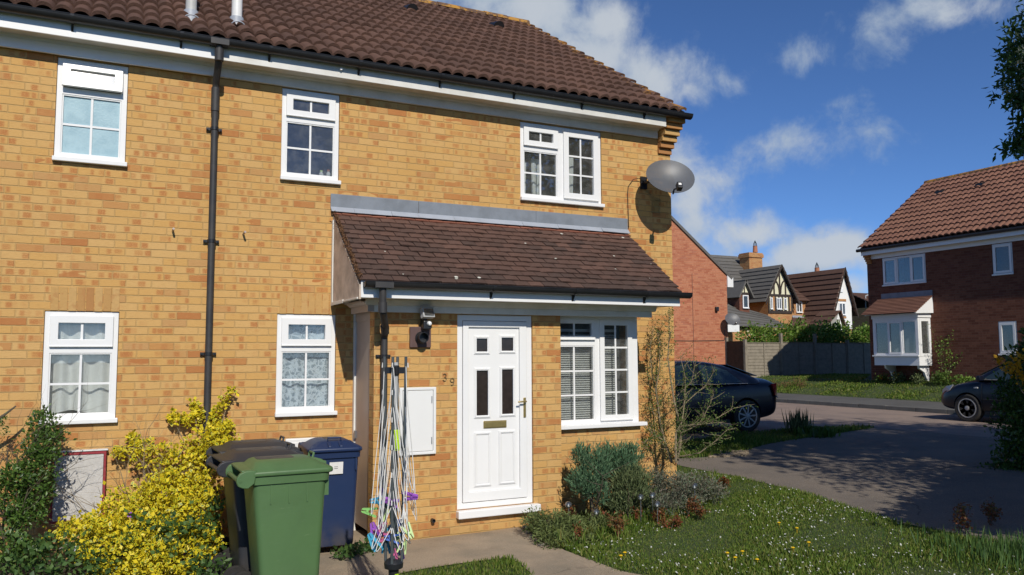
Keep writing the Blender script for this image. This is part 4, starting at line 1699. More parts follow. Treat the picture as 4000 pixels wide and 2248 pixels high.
def make_dish(label, wall, centre, normal, rx_, ry_, lnb=True, cable=None):
    t = thing('satellite_dish', label, 'satellite dish', tuple(wall))
    n = Vector(normal).normalized()
    X_ = Vector((0, 0, 1)).cross(n).normalized()
    Y_ = n.cross(X_)
    c = Vector(centre)
    mb = MB()
    rings = 7
    vs = []
    fs = []
    N = 36
    for side in (0, 1):
        o0 = len(vs)
        for i in range(rings+1):
            r = i/rings
            for j in range(N):
                a_ = 2*PI*j/N
                vs.append(c+X_*(rx_*r*math.cos(a_))+Y_*(ry_*r*math.sin(a_))+n*(.075*r*r-.006*side))
        for i in range(rings):
            for j in range(N):
                fs.append((o0+i*N+j, o0+i*N+(j+1) % N, o0+(i+1)*N+(j+1) % N, o0+(i+1)*N+j))
    M_ = (rings+1)*N
    fs += [(rings*N+j, rings*N+(j+1) % N, M_+rings*N+(j+1) % N, M_+rings*N+j) for j in range(N)]
    mb.add(vs, fs)
    d = mb.build('reflector', 'dish_mesh', t, smooth=True, recalc=True)
    w = Vector(wall)
    k = MB()
    k.box(w.x-.05, w.x+.05, w.y-.02, w.y-.001, w.z-.08, w.z+.08)
    back = c-n*.03
    k.tube([w+Vector((0, -.01, 0)), w+Vector((.02, -.14, 0)), w+Vector((.05, -.17, .03)), back], .019, 8)
    k.obox(back, (X_, Y_, n), .07, .09, .03)
    k.build('wall_bracket', 'black_plastic', t, smooth=True)
    low = c-Y_*(ry_*.93)+n*.06
    f = c+n*.25-Y_*.33
    k = MB()
    k.tube([low-n*.03, low+Y_*.02+n*.03, f], .011, 8)
    ao = k.build('feed_arm', 'black_plastic', t, smooth=True)
    k = MB()
    k.obox(f+n*.01, (X_, Y_, n), .032, .045, .04)
    k.build('receiver', 'black_plastic', ao, bevel=.008)
    k = MB()
    k.obox(f+n*.0515+Y_*.006, (X_, Y_, n), .018, .016, .001)
    k.build('receiver_label', 'paper', ao)
    if cable:
        k = MB()
        k.tube(cable, .0045, 6)
        k.build('cable', 'black_plastic', t, smooth=True)
    return t


wl = at(1613, 461, 0)
c1, c2 = at(1590, 453, 0), at(1578, 475, 0)
make_dish('grey perforated satellite dish on the corner of the buff brick house', (wl[0]+.03, 0, wl[2]), (6.285, -.36, 4.045), (-.30, -.86, .50), .315, .275,
          cable=[(wl[0]+.03, -.03, wl[2]+.02), (wl[0]-.06, -.04, wl[2]+.05), (c1[0], -.025, c1[2]), (c2[0]+.01, -.012, c2[2]+.03), (c2[0], -.008, c2[2]-.06), (c2[0], -.008, 3.8), (c2[0]+.005, -.012, 3.45)])

# ---------------------------------------------------------------- security lamp over the flue plate
p = at(1069, 815, YP-.06)
fl_ = thing('security_light', 'small black floodlight with a motion sensor on the porch wall beside the door', 'security light', (p[0], YP, p[2]))
X_ = p[0]
zc = float(p[2])
k = MB()
k.box(X_-.03, X_+.03, YP-.04, YP-.001, zc-.03, zc+.06)
k.tube([(X_-.01, YP-.04, zc+.03), (X_-.01, YP-.09, zc+.05)], .022, 10)
k.build('mount', 'black_plastic', fl_, bevel=.006)
tl = R_(18)
ax = (Vector((.97, .22, 0)), Vector((-.22, .97, 0)), Vector((0, 0, 1)))
R3 = Matrix.Rotation(-tl, 3, ax[0])
ax2 = tuple(R3 @ q for q in ax)
hc = Vector((X_+.005, YP-.11, zc+.105))
k = MB()
k.obox(hc, ax2, .068, .03, .052)
k.obox(hc+ax2[2]*.054-ax2[1]*.008, ax2, .072, .045, .004)
ho = k.build('lamp_head', 'galv', fl_, bevel=.006)
k = MB()
k.obox(hc-ax2[1]*.0325, ax2, .056, .002, .038)
k.build('lamp_glass', 'globe_glass', ho)
k = MB()
k.obox(hc-ax2[1]*.0302, ax2, .054, .0008, .036)
k.build('reflector', 'dark_steel', ho)
k = MB()
k.box(X_-.035, X_+.05, YP-.12, YP-.04, zc-.06, zc+.03)
so_ = k.build('sensor_body', 'black_plastic', fl_, bevel=.012)
k = MB()
k.lathe([(.002, -.03), (.018, -.022), (.026, 0), (.026, .012)], (X_+.025, YP-.12, zc+.0), 14, 'y')
k.build('sensor_lens', 'upvc', so_, smooth=True)

# ---------------------------------------------------------------- garden plants


def plant(name, label, cat, loc, group=None):
    return thing(name, label, cat, loc, group)


def twigs(root, base, n, h, sprd, r0, seed, name='stems', mat='twig', lev=2, lean=(0, 0)):
    rr = random.Random(seed)
    mb = MB()
    tips = []

    def grow(p, d, ln, r, lv):
        pts = [p]
        rs = [r]
        k = 5
        for i in range(k):
            d = (d+Vector((rr.gauss(0, .16), rr.gauss(0, .16), rr.gauss(.03, .10)))).normalized()
            pts.append(pts[-1]+d*ln/k)
            rs.append(r*(1-.62*(i+1)/k))
            tips.append((pts[-1].copy(), lv))
            if lv > 0 and i >= 1:
                for _ in range(rr.choice((1, 1, 2))):
                    dd_ = (d+Vector((rr.gauss(0, .7), rr.gauss(0, .7), rr.gauss(.15, .4)))).normalized()
                    grow(pts[-1], dd_, ln*rr.uniform(.35, .6), rs[-1]*.7, lv-1)
        mb.tube(pts, rs, 5, caps=False)
    for i in range(n):
        d = Vector((rr.gauss(lean[0], sprd), rr.gauss(lean[1], sprd*.7), 1)).normalized()
        grow(Vector(base)+Vector((rr.gauss(0, .04), rr.gauss(0, .04), 0)), d, h*rr.uniform(.7, 1.05), r0*rr.uniform(.7, 1.2), lev)
    mb.build(name, mat, root, smooth=True, recalc=False)
    return tips


# golden euonymus against the wall
gp = thing('golden_shrub', 'sprawling yellow variegated shrub climbing the wall around the foot of the long downpipe', 'shrub', (.35, -.5, .01))


def blob(px, py, Y, rx_, ry_, rz_):
    q = at(px, py, Y)
    return ((q[0], q[1], q[2]), (rx_, ry_, rz_))


GBl = [blob(510, 1130, -.22, .17, .14, .20), blob(470, 1180, -.28, .24, .2, .18), blob(400, 1150, -.2, .16, .12, .10), blob(350, 1135, -.15, .13, .1, .07), blob(545, 1100, -.16, .10, .10, .12),
       blob(450, 1240, -.42, .34, .26, .18), blob(360, 1270, -.5, .33, .26, .15), blob(275, 1322, -.62, .28, .25, .11), blob(205, 1338, -.7, .2, .2, .08), blob(480, 1290, -.6, .25, .25, .16),
       blob(380, 1340, -.85, .3, .25, .12), blob(300, 1385, -1.1, .28, .22, .12), blob(420, 1420, -1.2, .32, .25, .13), blob(330, 1440, -1.25, .26, .25, .10), blob(500, 1370, -.95, .14, .2, .12), blob(250, 1345, -.85, .22, .2, .1)]
for (x0, y0, x1, y1) in ((520, 1080, 582, 985), (500, 1050, 487, 1012), (470, 1060, 432, 1046), (540, 1120, 592, 1106), (350, 1120, 330, 1102), (545, 1075, 575, 1070), (330, 1135, 295, 1140)):
    for k_ in range(6):
        t = k_/5
        GBl.append(blob(x0+(x1-x0)*t, y0+(y1-y0)*t, -.10, .035, .03, .035))
P_, D_ = clumps(GBl[:16], 860, 13, .040, 21, .70)
P2, D2 = clumps(GBl[16:], 190, 8, .018, 22, .2)
P_ = np.concatenate([P_, P2])
D_ = np.concatenate([D_, D2])
ok = (P_[:, 1] < -.02) & (P_[:, 2] > .02)
P_, D_ = P_[ok], D_[ok]
leaves('foliage', P_, .040, 'leaf_gold', gp, dirs=D_*.5+np.array([0, -.5, .35]), ratio=.72, seed=4, face=(-.1, -1, .9), heart=.62)
twigs(gp, (.35, -.45, .0), 9, 1.0, .45, .010, 31)
mb = MB()
q = at(500, 1200, -.15)
for (x1, y1) in ((582, 985), (487, 1012), (432, 1046), (592, 1106), (330, 1102), (295, 1140), (575, 1070)):
    e_ = at(x1, y1, -.08)
    mb.tube([tuple(q), tuple((q+e_)/2+np.array([.02, -.02, -.03])), tuple(e_)], [.007, .005, .002], 5)
mb.build('shoots', 'twig', gp, smooth=True)

# dark shrub at the far left
dg = thing('evergreen_shrub', 'dark green evergreen shrub at the far left below the window, shading the red framed box', 'shrub', (-.62, -.6, .01))
DB = [blob(110, 1070, -.3, .12, .14, .13), blob(95, 1115, -.4, .17, .2, .14), blob(105, 1165, -.45, .18, .2, .14), blob(75, 1215, -.5, .2, .22, .13), blob(40, 1200, -.55, .15, .2, .1), blob(25, 1265, -.6, .16, .2, .1),
      blob(105, 1250, -.5, .12, .18, .10), blob(60, 1300, -.65, .16, .2, .08), blob(140, 1095, -.3, .08, .1, .08), blob(15, 1375, -.9, .22, .2, .12), blob(60, 1400, -1.0, .2, .2, .1)]
DB = [(c_, tuple(q_*.86 for q_ in r_)) for c_, r_ in DB]
P_, D_ = clumps(DB, 440, 14, .028, 23, .5)
ok = (P_[:, 1] < -.02)
leaves('foliage', P_[ok], .040, 'leaf_dark', dg, dirs=D_[ok]*.7+np.array([0, -.2, .5]), ratio=.42, seed=6, face=(0, -.7, .8))
twigs(dg, (-.72, -.55, .0), 6, 1.1, .22, .014, 33, mat='bark')
mb = MB()
q0, q1, q2_ = at(-30, 1070, -.3), at(10, 1045, -.3), at(40, 1022, -.28)
mb.tube([tuple(q0), tuple(q1), tuple(q2_)], [.016, .012, .007], 6)
mb.build('pruned_branch', 'bark', dg, smooth=True)
P_, D_ = clumps([blob(5, 1050, -.3, .06, .05, .05), blob(35, 1020, -.28, .02, .02, .02), blob(0, 1085, -.3, .06, .06, .05)], 25, 8, .02, 24, .3)
leaves('loose_leaves', P_, .026, 'leaf_dark', dg, seed=7, ratio=.4)

# leafy weeds in the bed
wd = MB()
WB = [blob(420, 1375, -1.25, .10, .12, .07), blob(480, 1330, -1.05, .10, .12, .12), blob(350, 1320, -1.0, .07, .1, .07), blob(190, 1380, -.95, .22, .2, .07), blob(240, 1400, -1.05, .2, .2, .07), blob(110, 1385, -1.1, .2, .2, .09), blob(420, 1330, -1.0, .1, .15, .10), blob(510, 1350, -1.0, .12, .15, .13), blob(540, 1300, -.9, .08, .1, .14),
      blob(520, 1425, -1.45, .2, .2, .12), blob(330, 1370, -1.1, .12, .15, .1), blob(200, 1430, -1.3, .3, .2, .1), blob(90, 1440, -1.3, .3, .2, .08), blob(570, 1440, -1.6, .1, .1, .1)]
P_, D_ = clumps(WB, 210, 9, .045, 25, .3)
o = leaves('weeds', P_, .05, 'leaf_weed', None, dirs=D_*.4+np.array([0, -.25, .5]), ratio=.62, seed=8)
tag(o, 'mixed green weeds and seedlings growing between the shrubs in the bed', 'weeds', kind='stuff')
ps = atG(178, 1415)
mb = MB()
rr = random.Random(3)
for _ in range(7):
    c = Vector((ps[0]+rr.gauss(0, .03), ps[1]+rr.gauss(0, .03), .10+rr.random()*.07))
    mb.obox(c, (Vector((1, rr.gauss(0, .5), rr.gauss(0, .5))).normalized(), Vector((rr.gauss(0, .5), 1, rr.gauss(0, .5))).normalized(), Vector((rr.gauss(0, .5), rr.gauss(0, .5), 1)).normalized()), .05, .04, .004)
tag(mb.build('plastic_wrapper', 'clear_plastic', org=(ps[0], ps[1], .05)), 'crumpled clear plastic wrapper lying in the weeds at the left', 'litter')
for px, py in ((327, 1295), (832, 1300) if 0 else (462, 1388)):
    q = at(px, py, -.95)
    fl_ = MB()
    for k_ in range(5):
        t = 2*PI*k_/5
        fl_.obox((q[0]+.011*math.cos(t), q[1]-.01, q[2]+.011*math.sin(t)), ((math.cos(t), 0, math.sin(t)), (0, 1, 0), (-math.sin(t), 0, math.cos(t))), .012, .002, .007)
    fl_.tube([(q[0], q[1], q[2]), (q[0]+.01, q[1]+.03, q[2]-.1)], .002, 4)
    tag(fl_.build('periwinkle_flower', 'peg_purple', org=tuple(q)), ('single violet flower among the yellow leaves of the golden shrub' if px == 327 else 'small violet flower low in the weeds beside the bins'), 'flower')

# weeds at the foot of the blue bin
P_, D_ = clumps([blob(860, 1385, -1.18, .06, .08, .05), blob(890, 1378, -1.1, .08, .08, .05), blob(935, 1388, -1.0, .06, .08, .07), blob(925, 1365, -.85, .05, .06, .07)], 60, 7, .03, 26, .2)
P_[:, 2] = np.maximum(P_[:, 2]*.6+.0, .02)
o = leaves('pavement_weeds', P_, .045, 'leaf_weed', None, dirs=D_*.5+np.array([0, -.2, .6]), ratio=.7, seed=9)
tag(o, 'small green weeds growing from the paving below the blue bin', 'weeds', kind='stuff')
q = atG(962, 1388)
pt = MB()
pt.lathe([(.05, .012), (.065, .10), (.07, .10), (.07, .125), (.06, .125), (.055, .06)], (q[0], q[1]+.1, 0), 18)
tag(pt.build('flower_pot', 'terracotta', smooth=True, org=(q[0], q[1]+.1, .012)), 'small terracotta flower pot behind the foot of the clothes line', 'flower pot')

# junipers


def juniper(label, blobs, nc, seed, mat='leaf_juniper', size=.05, up=1.1, name='juniper_bush', cat='shrub', per=16, cs=.028, ratio=.22, group=None, base=None, sp=.45):
    b0 = blobs[0][0]
    base = base or (b0[0], b0[1], H(b0[0], b0[1]))
    t = thing(name, label, cat, base, group)
    P_, D_ = clumps(blobs, nc, per, cs, seed, .35)
    z = np.array([H(p[0], p[1]) for p in P_])
    P_[:, 2] = np.maximum(P_[:, 2], z+.01)
    leaves('foliage', P_, size, mat, t, dirs=D_*.6+np.array([0, -.1, up]), spread=sp, ratio=ratio, seed=seed+1)
    twigs(t, base, 6, max(.15, (b0[2]-base[2])*1.2), .25, .012, seed+2, mat='bark', lev=1)
    return t


def gb(px, py, Y, rx_, ry_, rz_):
    return blob(px, py, Y, rx_, ry_, rz_)


JY = -1.05
juniper('upright blue green juniper nearest the front door, under the porch window', [gb(1490, 1180, JY, .17, .16, .22), gb(1470, 1215, JY, .15, .15, .13), gb(1500, 1240, JY, .12, .14, .15), gb(1462, 1150, JY, .07, .08, .09), gb(1515, 1160, JY, .08, .1, .12)], 330, 41, base=(float(at(1495, 1290, JY)[0]), JY, .02))
juniper('rounded juniper with brown inner twigs close against the porch wall', [gb(1560, 1165, -.86, .18, .14, .17), gb(1590, 1150, -.86, .09, .1, .13), gb(1530, 1150, -.86, .09, .1, .12), gb(1585, 1190, -.86, .1, .1, .12)], 280, 44, base=(float(at(1565, 1290, -.86)[0]), -.86, .03))
juniper('olive green juniper in front of the porch corner, right of the upright one', [gb(1578, 1235, -1.15, .17, .16, .2), gb(1600, 1210, -1.15, .13, .14, .14), gb(1560, 1270, -1.15, .12, .14, .13), gb(1620, 1260, -1.15, .14, .15, .12)], 330, 47, 'leaf_olive', base=(float(at(1580, 1300, -1.15)[0]), -1.15, .04))
juniper('low grey and mauve heather spreading beside the drive', [gb(1690, 1225, -1.05, .28, .22, .14), gb(1640, 1215, -1.0, .2, .2, .14), gb(1750, 1225, -1.0, .26, .22, .13), gb(1790, 1240, -1.0, .17, .2, .12), gb(1720, 1265, -1.2, .25, .2, .1), gb(1660, 1270, -1.25, .18, .2, .1)], 620, 51, 'leaf_heather', .036, .8, 'heather_bush', per=15, cs=.032, ratio=.3, sp=.8)
juniper('low mossy green juniper sprawling over the edge of the path', [gb(1385, 1320, -1.35, .24, .2, .09), gb(1440, 1330, -1.4, .22, .22, .09), gb(1400, 1360, -1.6, .2, .2, .07), gb(1350, 1310, -1.2, .12, .15, .07), gb(1460, 1365, -1.7, .18, .18, .06), gb(1520, 1320, -1.35, .2, .2, .07)], 560, 55, 'leaf_lowjuniper', .042, .35, 'juniper_bush', per=14, cs=.035, ratio=.3, sp=.9)

# bare climbing shrub at the house corner
cx = at(1700, 1165, -.45)
cs_ = thing('bare_shrub', 'half bare twiggy shrub with sparse new leaves at the right corner of the house', 'shrub', (cx[0], -.45, H(cx[0], -.45)))
tips = []
mb = MB()
rr = random.Random(77)


def branch(pts, r0, r1, side=True, seed=0):
    n = len(pts)
    P3 = [Vector(p) for p in pts]
    mb.tube(P3, [r0+(r1-r0)*i/(n-1) for i in range(n)], 6, caps=False)
    for i in range(n-1):
        for u in np.arange(.08, 1, .17):
            c = P3[i].lerp(P3[i+1], u)
            tips.append(c)
            if side and rr.random() < .72:
                d = (P3[i+1]-P3[i]).normalized()
                d = (d*.5+Vector((rr.gauss(0, .8), rr.gauss(0, .35), rr.gauss(.15, .55)))).normalized()
                ln = rr.uniform(.08, .26)
                e = c
                q = [c]
                for _ in range(3):
                    d = (d+Vector((rr.gauss(0, .25), rr.gauss(0, .2), rr.gauss(.05, .2)))).normalized()
                    e = e+d*ln/3
                    q.append(e)
                    tips.append(e)
                mb.tube(q, [.0035, .003, .002, .0012], 4, caps=False)


A3 = lambda l: [tuple(at(x, y, yy)) for x, y, yy in l]
branch(A3([(1702, 1165, -.45), (1712, 1110, -.45), (1708, 1060, -.43), (1696, 1010, -.4), (1688, 960, -.36), (1680, 900, -.32), (1684, 840, -.3), (1682, 780, -.3)]), .022, .003)
branch(A3([(1700, 1160, -.5), (1700, 1090, -.5), (1716, 1060, -.52), (1722, 1010, -.55), (1724, 950, -.55), (1712, 900, -.5)]), .016, .003)
branch(A3([(1712, 1090, -.48), (1745, 1075, -.6), (1800, 1055, -.7), (1850, 1025, -.75)]), .012, .002)
branch(A3([(1715, 1072, -.5), (1760, 1068, -.7), (1820, 1062, -.8)]), .009, .002)
branch(A3([(1760, 1065, -.6), (1785, 1020, -.7), (1798, 985, -.75)]), .007, .002)
branch(A3([(1705, 1150, -.5), (1760, 1140, -.75), (1800, 1110, -.85), (1830, 1080, -.9)]), .010, .002)
branch(A3([(1690, 1165, -.4), (1672, 1110, -.25), (1660, 1060, -.15), (1652, 1000, -.12), (1640, 940, -.10), (1635, 880, -.1), (1640, 840, -.1)]), .015, .003)
branch(A3([(1690, 1150, -.35), (1655, 1100, -.2), (1632, 1080, -.2), (1650, 1055, -.15), (1630, 1000, -.12)]), .010, .002)
branch(A3([(1672, 1110, -.25), (1645, 1095, -.25), (1632, 1110, -.28), (1626, 1130, -.3)]), .007, .002)
branch(A3([(1660, 1060, -.2), (1650, 980, -.2), (1660, 920, -.2), (1658, 860, -.2), (1652, 830, -.2)]), .010, .002)
branch(A3([(1700, 1040, -.4), (1740, 1000, -.5), (1775, 970, -.55), (1800, 930, -.6)]), .007, .002)
branch(A3([(1700, 1000, -.4), (1740, 960, -.5), (1750, 910, -.5)]), .006, .002)
mb.build('stems', 'twig', cs_, smooth=True, recalc=False)
P_ = np.array([tuple(t) for t in tips])
P_ = np.repeat(P_, 8, 0)+np.random.default_rng(2).normal(size=(len(P_)*8, 3))*.024
ok = P_[:, 1] < -.01
leaves('young_leaves', P_[ok], .024, 'leaf_bright', cs_, ratio=.45, seed=15, bias=.2)
q = np.array([tuple(at(x, y, -.12)) for x, y in ((1635, 845), (1642, 838), (1650, 845), (1665, 840), (1630, 850), (1655, 858), (1660, 862), (1637, 875), (1668, 880), (1640, 890), (1652, 900))])
q = np.repeat(q, 10, 0)+np.random.default_rng(4).normal(size=(110, 3))*.03
leaves('withered_leaves', q[q[:, 1] < -.01], .03, 'leaf_brown', cs_, ratio=.35, seed=16)

# russet plants
rr = random.Random(5)
RUS = [(1470, 1350, 'russet and yellow seedling, the nearest of the red leaved plants in the border'), (1554, 1330, 'bushy red leaved plant below the globe lights in the border'), (1600, 1290, 'thin red leaved plant between the two stems of the paired globe lights'),
       (1657, 1295, 'small red leaved plant standing in front of the heather'), (1700, 1310, 'low russet plant at the edge of the daisies'), (1755, 1285, 'tall red tipped plant at the right end of the heather'),
       (1830, 1208, 'tiny red sprig in the grass by the edge of the drive'), (1420, 1292, 'red sprig just right of the leftmost globe light'), (2410, 1318, 'orange red plant at the shaded edge of the drive'), (2495, 1305, 'larger orange and green plant under the dark bush at the right edge')]
for i, (px, py, lb) in enumerate(RUS):
    g = atG(px, py+22)
    t = thing('red_leaved_plant', lb, 'plant', tuple(g), 'red leaved plants in the lawn border')
    hgt = .13 if i not in (1, 5, 8, 9) else .20
    tp = twigs(t, tuple(g), 4, hgt, .25, .004, 60+i, mat='bark', lev=1)
    Pq = np.array([tuple(a_) for a_, l_ in tp])
    Pq = np.repeat(Pq, 3, 0)+np.random.default_rng(i).normal(size=(len(Pq)*3, 3))*.014
    leaves('foliage', Pq, .028, 'leaf_russet', t, ratio=.6, seed=70+i, bias=.3)

# glass globe lights
GL = [(1430, 1270, -1.15, 'leftmost glass globe light, above the low juniper'), (1500, 1289, -1.25, 'lowest glass globe light, half hidden in the grass'), (1611, 1251, -1.35, 'smaller glass globe light on a tall pin in front of the olive juniper'),
      (1641, 1247, -1.4, 'upper glass globe of the close pair beside the heather'), (1653, 1269.5, -1.5, 'lower glass globe of the close pair beside the heather'), (1747, 1223.5, -1.3, 'glass globe light standing in the heather at the right')]
for px, py, Y, lb in GL:
    q = at(px, py, Y)
    g0 = H(q[0], q[1])
    t = thing('globe_light', lb, 'garden light', (q[0], q[1], g0), 'glass globe garden lights')
    k = MB()
    r = .036
    k.lathe([(r*math.sin(PI*i/10)+.0005, q[2]-r*math.cos(PI*i/10)) for i in range(11)], (q[0], q[1], 0), 18)
    k.build('globe', 'globe_glass', t, smooth=True)
    k = MB()
    k.lathe([(.008, q[2]-r+.004), (.012, q[2]-r+.02), (.006, q[2]-.004), (.003, q[2]+.006)], (q[0], q[1], 0), 10)
    k.build('bulb', 'upvc', t, smooth=True)
    k = MB()
    k.tube([(q[0], q[1], g0), (q[0]+.004, q[1], q[2]-r+.006)], .005, 8)
    k.build('stake', 'steel', t, smooth=True)

# stones edging the path end
rr = random.Random(2)
for i, (px, py) in enumerate(((1322, 1332), (1330, 1345), (1338, 1356), (1350, 1366), (1362, 1376))):
    g = atG(px, py)
    mb = MB()
    r = rr.uniform(.03, .045)
    vs = []
    mb.lathe([(.004, -.6*r), (.8*r, -.4*r), (r, 0), (.75*r, .45*r), (.004, .6*r)], (g[0], g[1], g[2]+.4*r), 9)
    mb.v = [(x+rr.gauss(0, .004), y+rr.gauss(0, .004), z+rr.gauss(0, .004)) for x, y, z in mb.v]
    tag(mb.build('edging_stone', 'stone', smooth=True, subsurf=1, org=tuple(g)), 'small grey brown stone edging the path by the low juniper', 'stone', 'stones along the end of the path')

# ---------------------------------------------------------------- cars


def wheel(parent, x, y, side, r, kind):
    n = 28
    w = MB()
    w.lathe([(r*.66, -.095), (r*.9, -.105), (r*.985, -.09), (r, -.05), (r, .05), (r*.985, .09), (r*.9, .105), (r*.66, .095)], (x, y, r), n, 'y')
    wo = w.build('wheel', 'rubber', parent, smooth=True)
    yo = y+side*.095
    k = MB()
    a0, a1 = sorted((yo-side*.05, yo+side*.008))
    ring = [(r*.70, a0), (r*.70, a1), (r*.62, a1), (r*.60, a0)]
    vs = []
    k.lathe([(r*.69, a0), (r*.70, a1), (r*.63, a1), (r*.61, a0+.004)], (x, y*0, r), n, 'y')
    k.lathe([(r*.16, a0), (r*.16, a1), (r*.12, a1+.004*side if side > 0 else a1), ], (x, 0, r), 14, 'y')
    ns = 9 if kind == 'spoke' else 7
    for q in range(ns):
        t = 2*PI*q/ns+.3
        d = Vector((math.cos(t), 0, math.sin(t)))
        c = Vector((x, yo-side*.012, r))+d*r*.40
        if kind == 'spoke':
            k.obox(c, (d, Vector((0, 1, 0)), d.cross(Vector((0, 1, 0)))), r*.26, .014, r*.045)
        else:
            k.obox(c+d*r*.04, (d, Vector((0, 1, 0)), d.cross(Vector((0, 1, 0)))), r*.23, .012, r*.125)
    k.build('rim', 'alloy', wo, smooth=True)
    k = MB()
    k.lathe([(r*.05, yo-side*.06), (r*.66, yo-side*.06), (r*.66, yo-side*.055), (r*.05, yo-side*.055)], (x, 0, r), n, 'y')
    k.build('brake_backing', 'car_trim', wo)
    if kind == 'cap':
        k = MB()
        for q in range(14):
            t = 2*PI*(q*.5+.0)/7+.3
        k.lathe([(r*.02, yo-side*.010), (r*.40, yo-side*.004), (r*.40, yo-side*.02), (r*.02, yo-side*.02)], (x, 0, r), n, 'y')
        k.build('wheel_cap', 'alloy', wo, smooth=True)
    return wo


def make_car(label, loc, rot, st, gh, wins, wheels, r, kind, lights):
    t = thing('parked_car', label, 'car', (0, 0, 0), 'cars parked near the house')
    mb = MB()
    rings = []
    for x, zb, zs, zt, w in st:
        half = [(w*.80, zb), (w*.97, zb+.06), (w*1.0, zb+(zs-zb)*.45), (w*.985, zs-.05), (w*.93, zs), (w*.60, zt)]
        ring = [(x, -y, z) for y, z in half]+[(x, 0, zt+.012)]+[(x, y, z) for y, z in half[::-1]]
        rings.append(ring)
    loft(mb, rings)
    body = mb.build('body', 'car_navy', t, smooth=True, subsurf=2)
    cut = MB()
    for wx in wheels:
        for sy in (-1, 1):
            cut.lathe([(r*1.13, sy*.55), (r*1.13, sy*1.2)], (wx, 0, r), 32, 'y')
    co_ = cut.build('cutter', 'car_trim', t)
    bo = body.modifiers.new('arches', 'BOOLEAN')
    bo.object = co_
    bo.operation = 'DIFFERENCE'
    dg_ = bpy.context.evaluated_depsgraph_get()
    me = bpy.data.meshes.new_from_object(body.evaluated_get(dg_))
    body.modifiers.clear()
    body.data = me
    me.name = 'body'
    me.set_sharp_from_angle(angle=R_(40))
    bpy.data.objects.remove(co_)
    g = MB()
    rings = []
    for x, zt, wt in gh:
        half = [(.83, .90), (.835, .97), (wt+(.83-wt)*.25, zt-(zt-.95)*.25), (wt, zt-.035), (wt*.8, zt)]
        rings.append([(x, -y, z) for y, z in half]+[(x, 0, zt+.012)]+[(x, y, z) for y, z in half[::-1]])
    loft(g, rings)
    g.build('roof', 'car_navy', t, smooth=True, subsurf=2)
    xs = [q[0] for q in gh]

    def side(x, f, sgn):
        zt = float(np.interp(x, xs, [q[1] for q in gh]))-.045
        wt = float(np.interp(x, xs, [q[2] for q in gh]))
        return (x, sgn*(.838+(wt+.012-.838)*f), .965+(zt-.965)*f)
    for sgn in (-1, 1):
        for nm, mt, poly, o in wins:
            k = MB()
            v = [Vector(side(x, f, sgn))+Vector((0, sgn*o, 0)) for x, f in poly]
            v2 = [p-Vector((0, sgn*.02, 0)) for p in v]
            n = len(v)
            k.add(v+v2, [tuple(range(n)), tuple(range(n, 2*n))[::-1]]+[(i, (i+1) % n, n+(i+1) % n, n+i) for i in range(n)])
            k.build(nm, mt, t)
    # front and rear screens, sills, mirrors
    for a_, b_ in ((gh[0], gh[2]), (gh[-1], gh[-3])):
        k = MB()
        s_ = 1 if a_[0] > b_[0] else -1
        x0, x1 = a_[0]+(b_[0]-a_[0])*.18, a_[0]+(b_[0]-a_[0])*.88
        z0, z1 = float(np.interp(x0, xs, [q[1] for q in gh])), float(np.interp(x1, xs, [q[1] for q in gh]))
        w0, w1 = .62, b_[2]*.82
        k.slab([(x0, -w0, z0+.024), (x0, w0, z0+.024), (x1, w1, z1+.026), (x1, -w1, z1+.026)], .01)
        k.build('windscreen', 'car_glass', t)
    for sgn in (-1, 1):
        k = MB()
        k.box(wheels[0]+r*1.2, wheels[1]-r*1.2, sgn*.80-.03, sgn*.80+.03, .20, .27)
        k.build('side_sill', 'car_trim', t, bevel=.01)
        k = MB()
        k.tube([(wheels[0]+r*1.25, sgn*.878, .53), (0, sgn*.886, .53), (wheels[1]-r*1.25, sgn*.880, .53)], .014, 6)
        k.build('side_moulding', 'car_trim', t, smooth=True)
        k = MB()
        k.tube([tuple(Vector(side(x, f, sgn))+Vector((0, sgn*.014, 0))) for x, f in ((gh[1][0]+.1, .05), (gh[2][0], .03), (0, .02), (gh[-1][0]-.3, .03))], .007, 5)
        k.build('window_trim', 'alloy', t, smooth=True)
        for xd in (-.62, .38):
            k = MB()
            k.tube([(xd, sgn*.885, .80), (xd+.16, sgn*.887, .81)], .013, 6)
            k.build('door_handle', 'car_navy', t, smooth=True)
        for xd in (-.22, .93):
            k = MB()
            k.tube([(xd, sgn*.868, .30), (xd-.01, sgn*.879, .58), (xd-.02, sgn*.866, .88)], .005, 4)
            k.build('door_gap', 'car_trim', t)
        k = MB()
        k.obox((gh[-1][0]-.35, sgn*.93, 1.0), ((1, 0, 0), (0, 1, 0), (0, 0, 1)), .05, .09, .06)
        k.build('mirror', 'car_navy', t, bevel=.03)
        for wx in wheels:
            wheel(t, wx, sgn*(.80-.02), sgn, r, kind)
        for nm, mt, pts in lights:
            k = MB()
            v = [Vector((x, sgn*y, z)) for x, y, z in pts]
            c = sum(v, Vector())/len(v)
            inn = [c+(p-c)*.9+Vector((0, -sgn*.06, 0)) for p in v]
            n = len(v)
            k.add(v+inn, [tuple(range(n)), tuple(range(n, 2*n))[::-1]]+[(i, (i+1) % n, n+(i+1) % n, n+i) for i in range(n)])
            k.build(nm, mt, t, bevel=.008)
    t.location = loc
    t.rotation_euler = (0, 0, rot)
    return t


def carglass():
    mt, T, b = newmat('car_glass')
    b.inputs['Base Color'].default_value = (.02, .035, .04, 1)
    b.inputs['Roughness'].default_value = .04
    b.inputs['Specular IOR Level'].default_value = .8


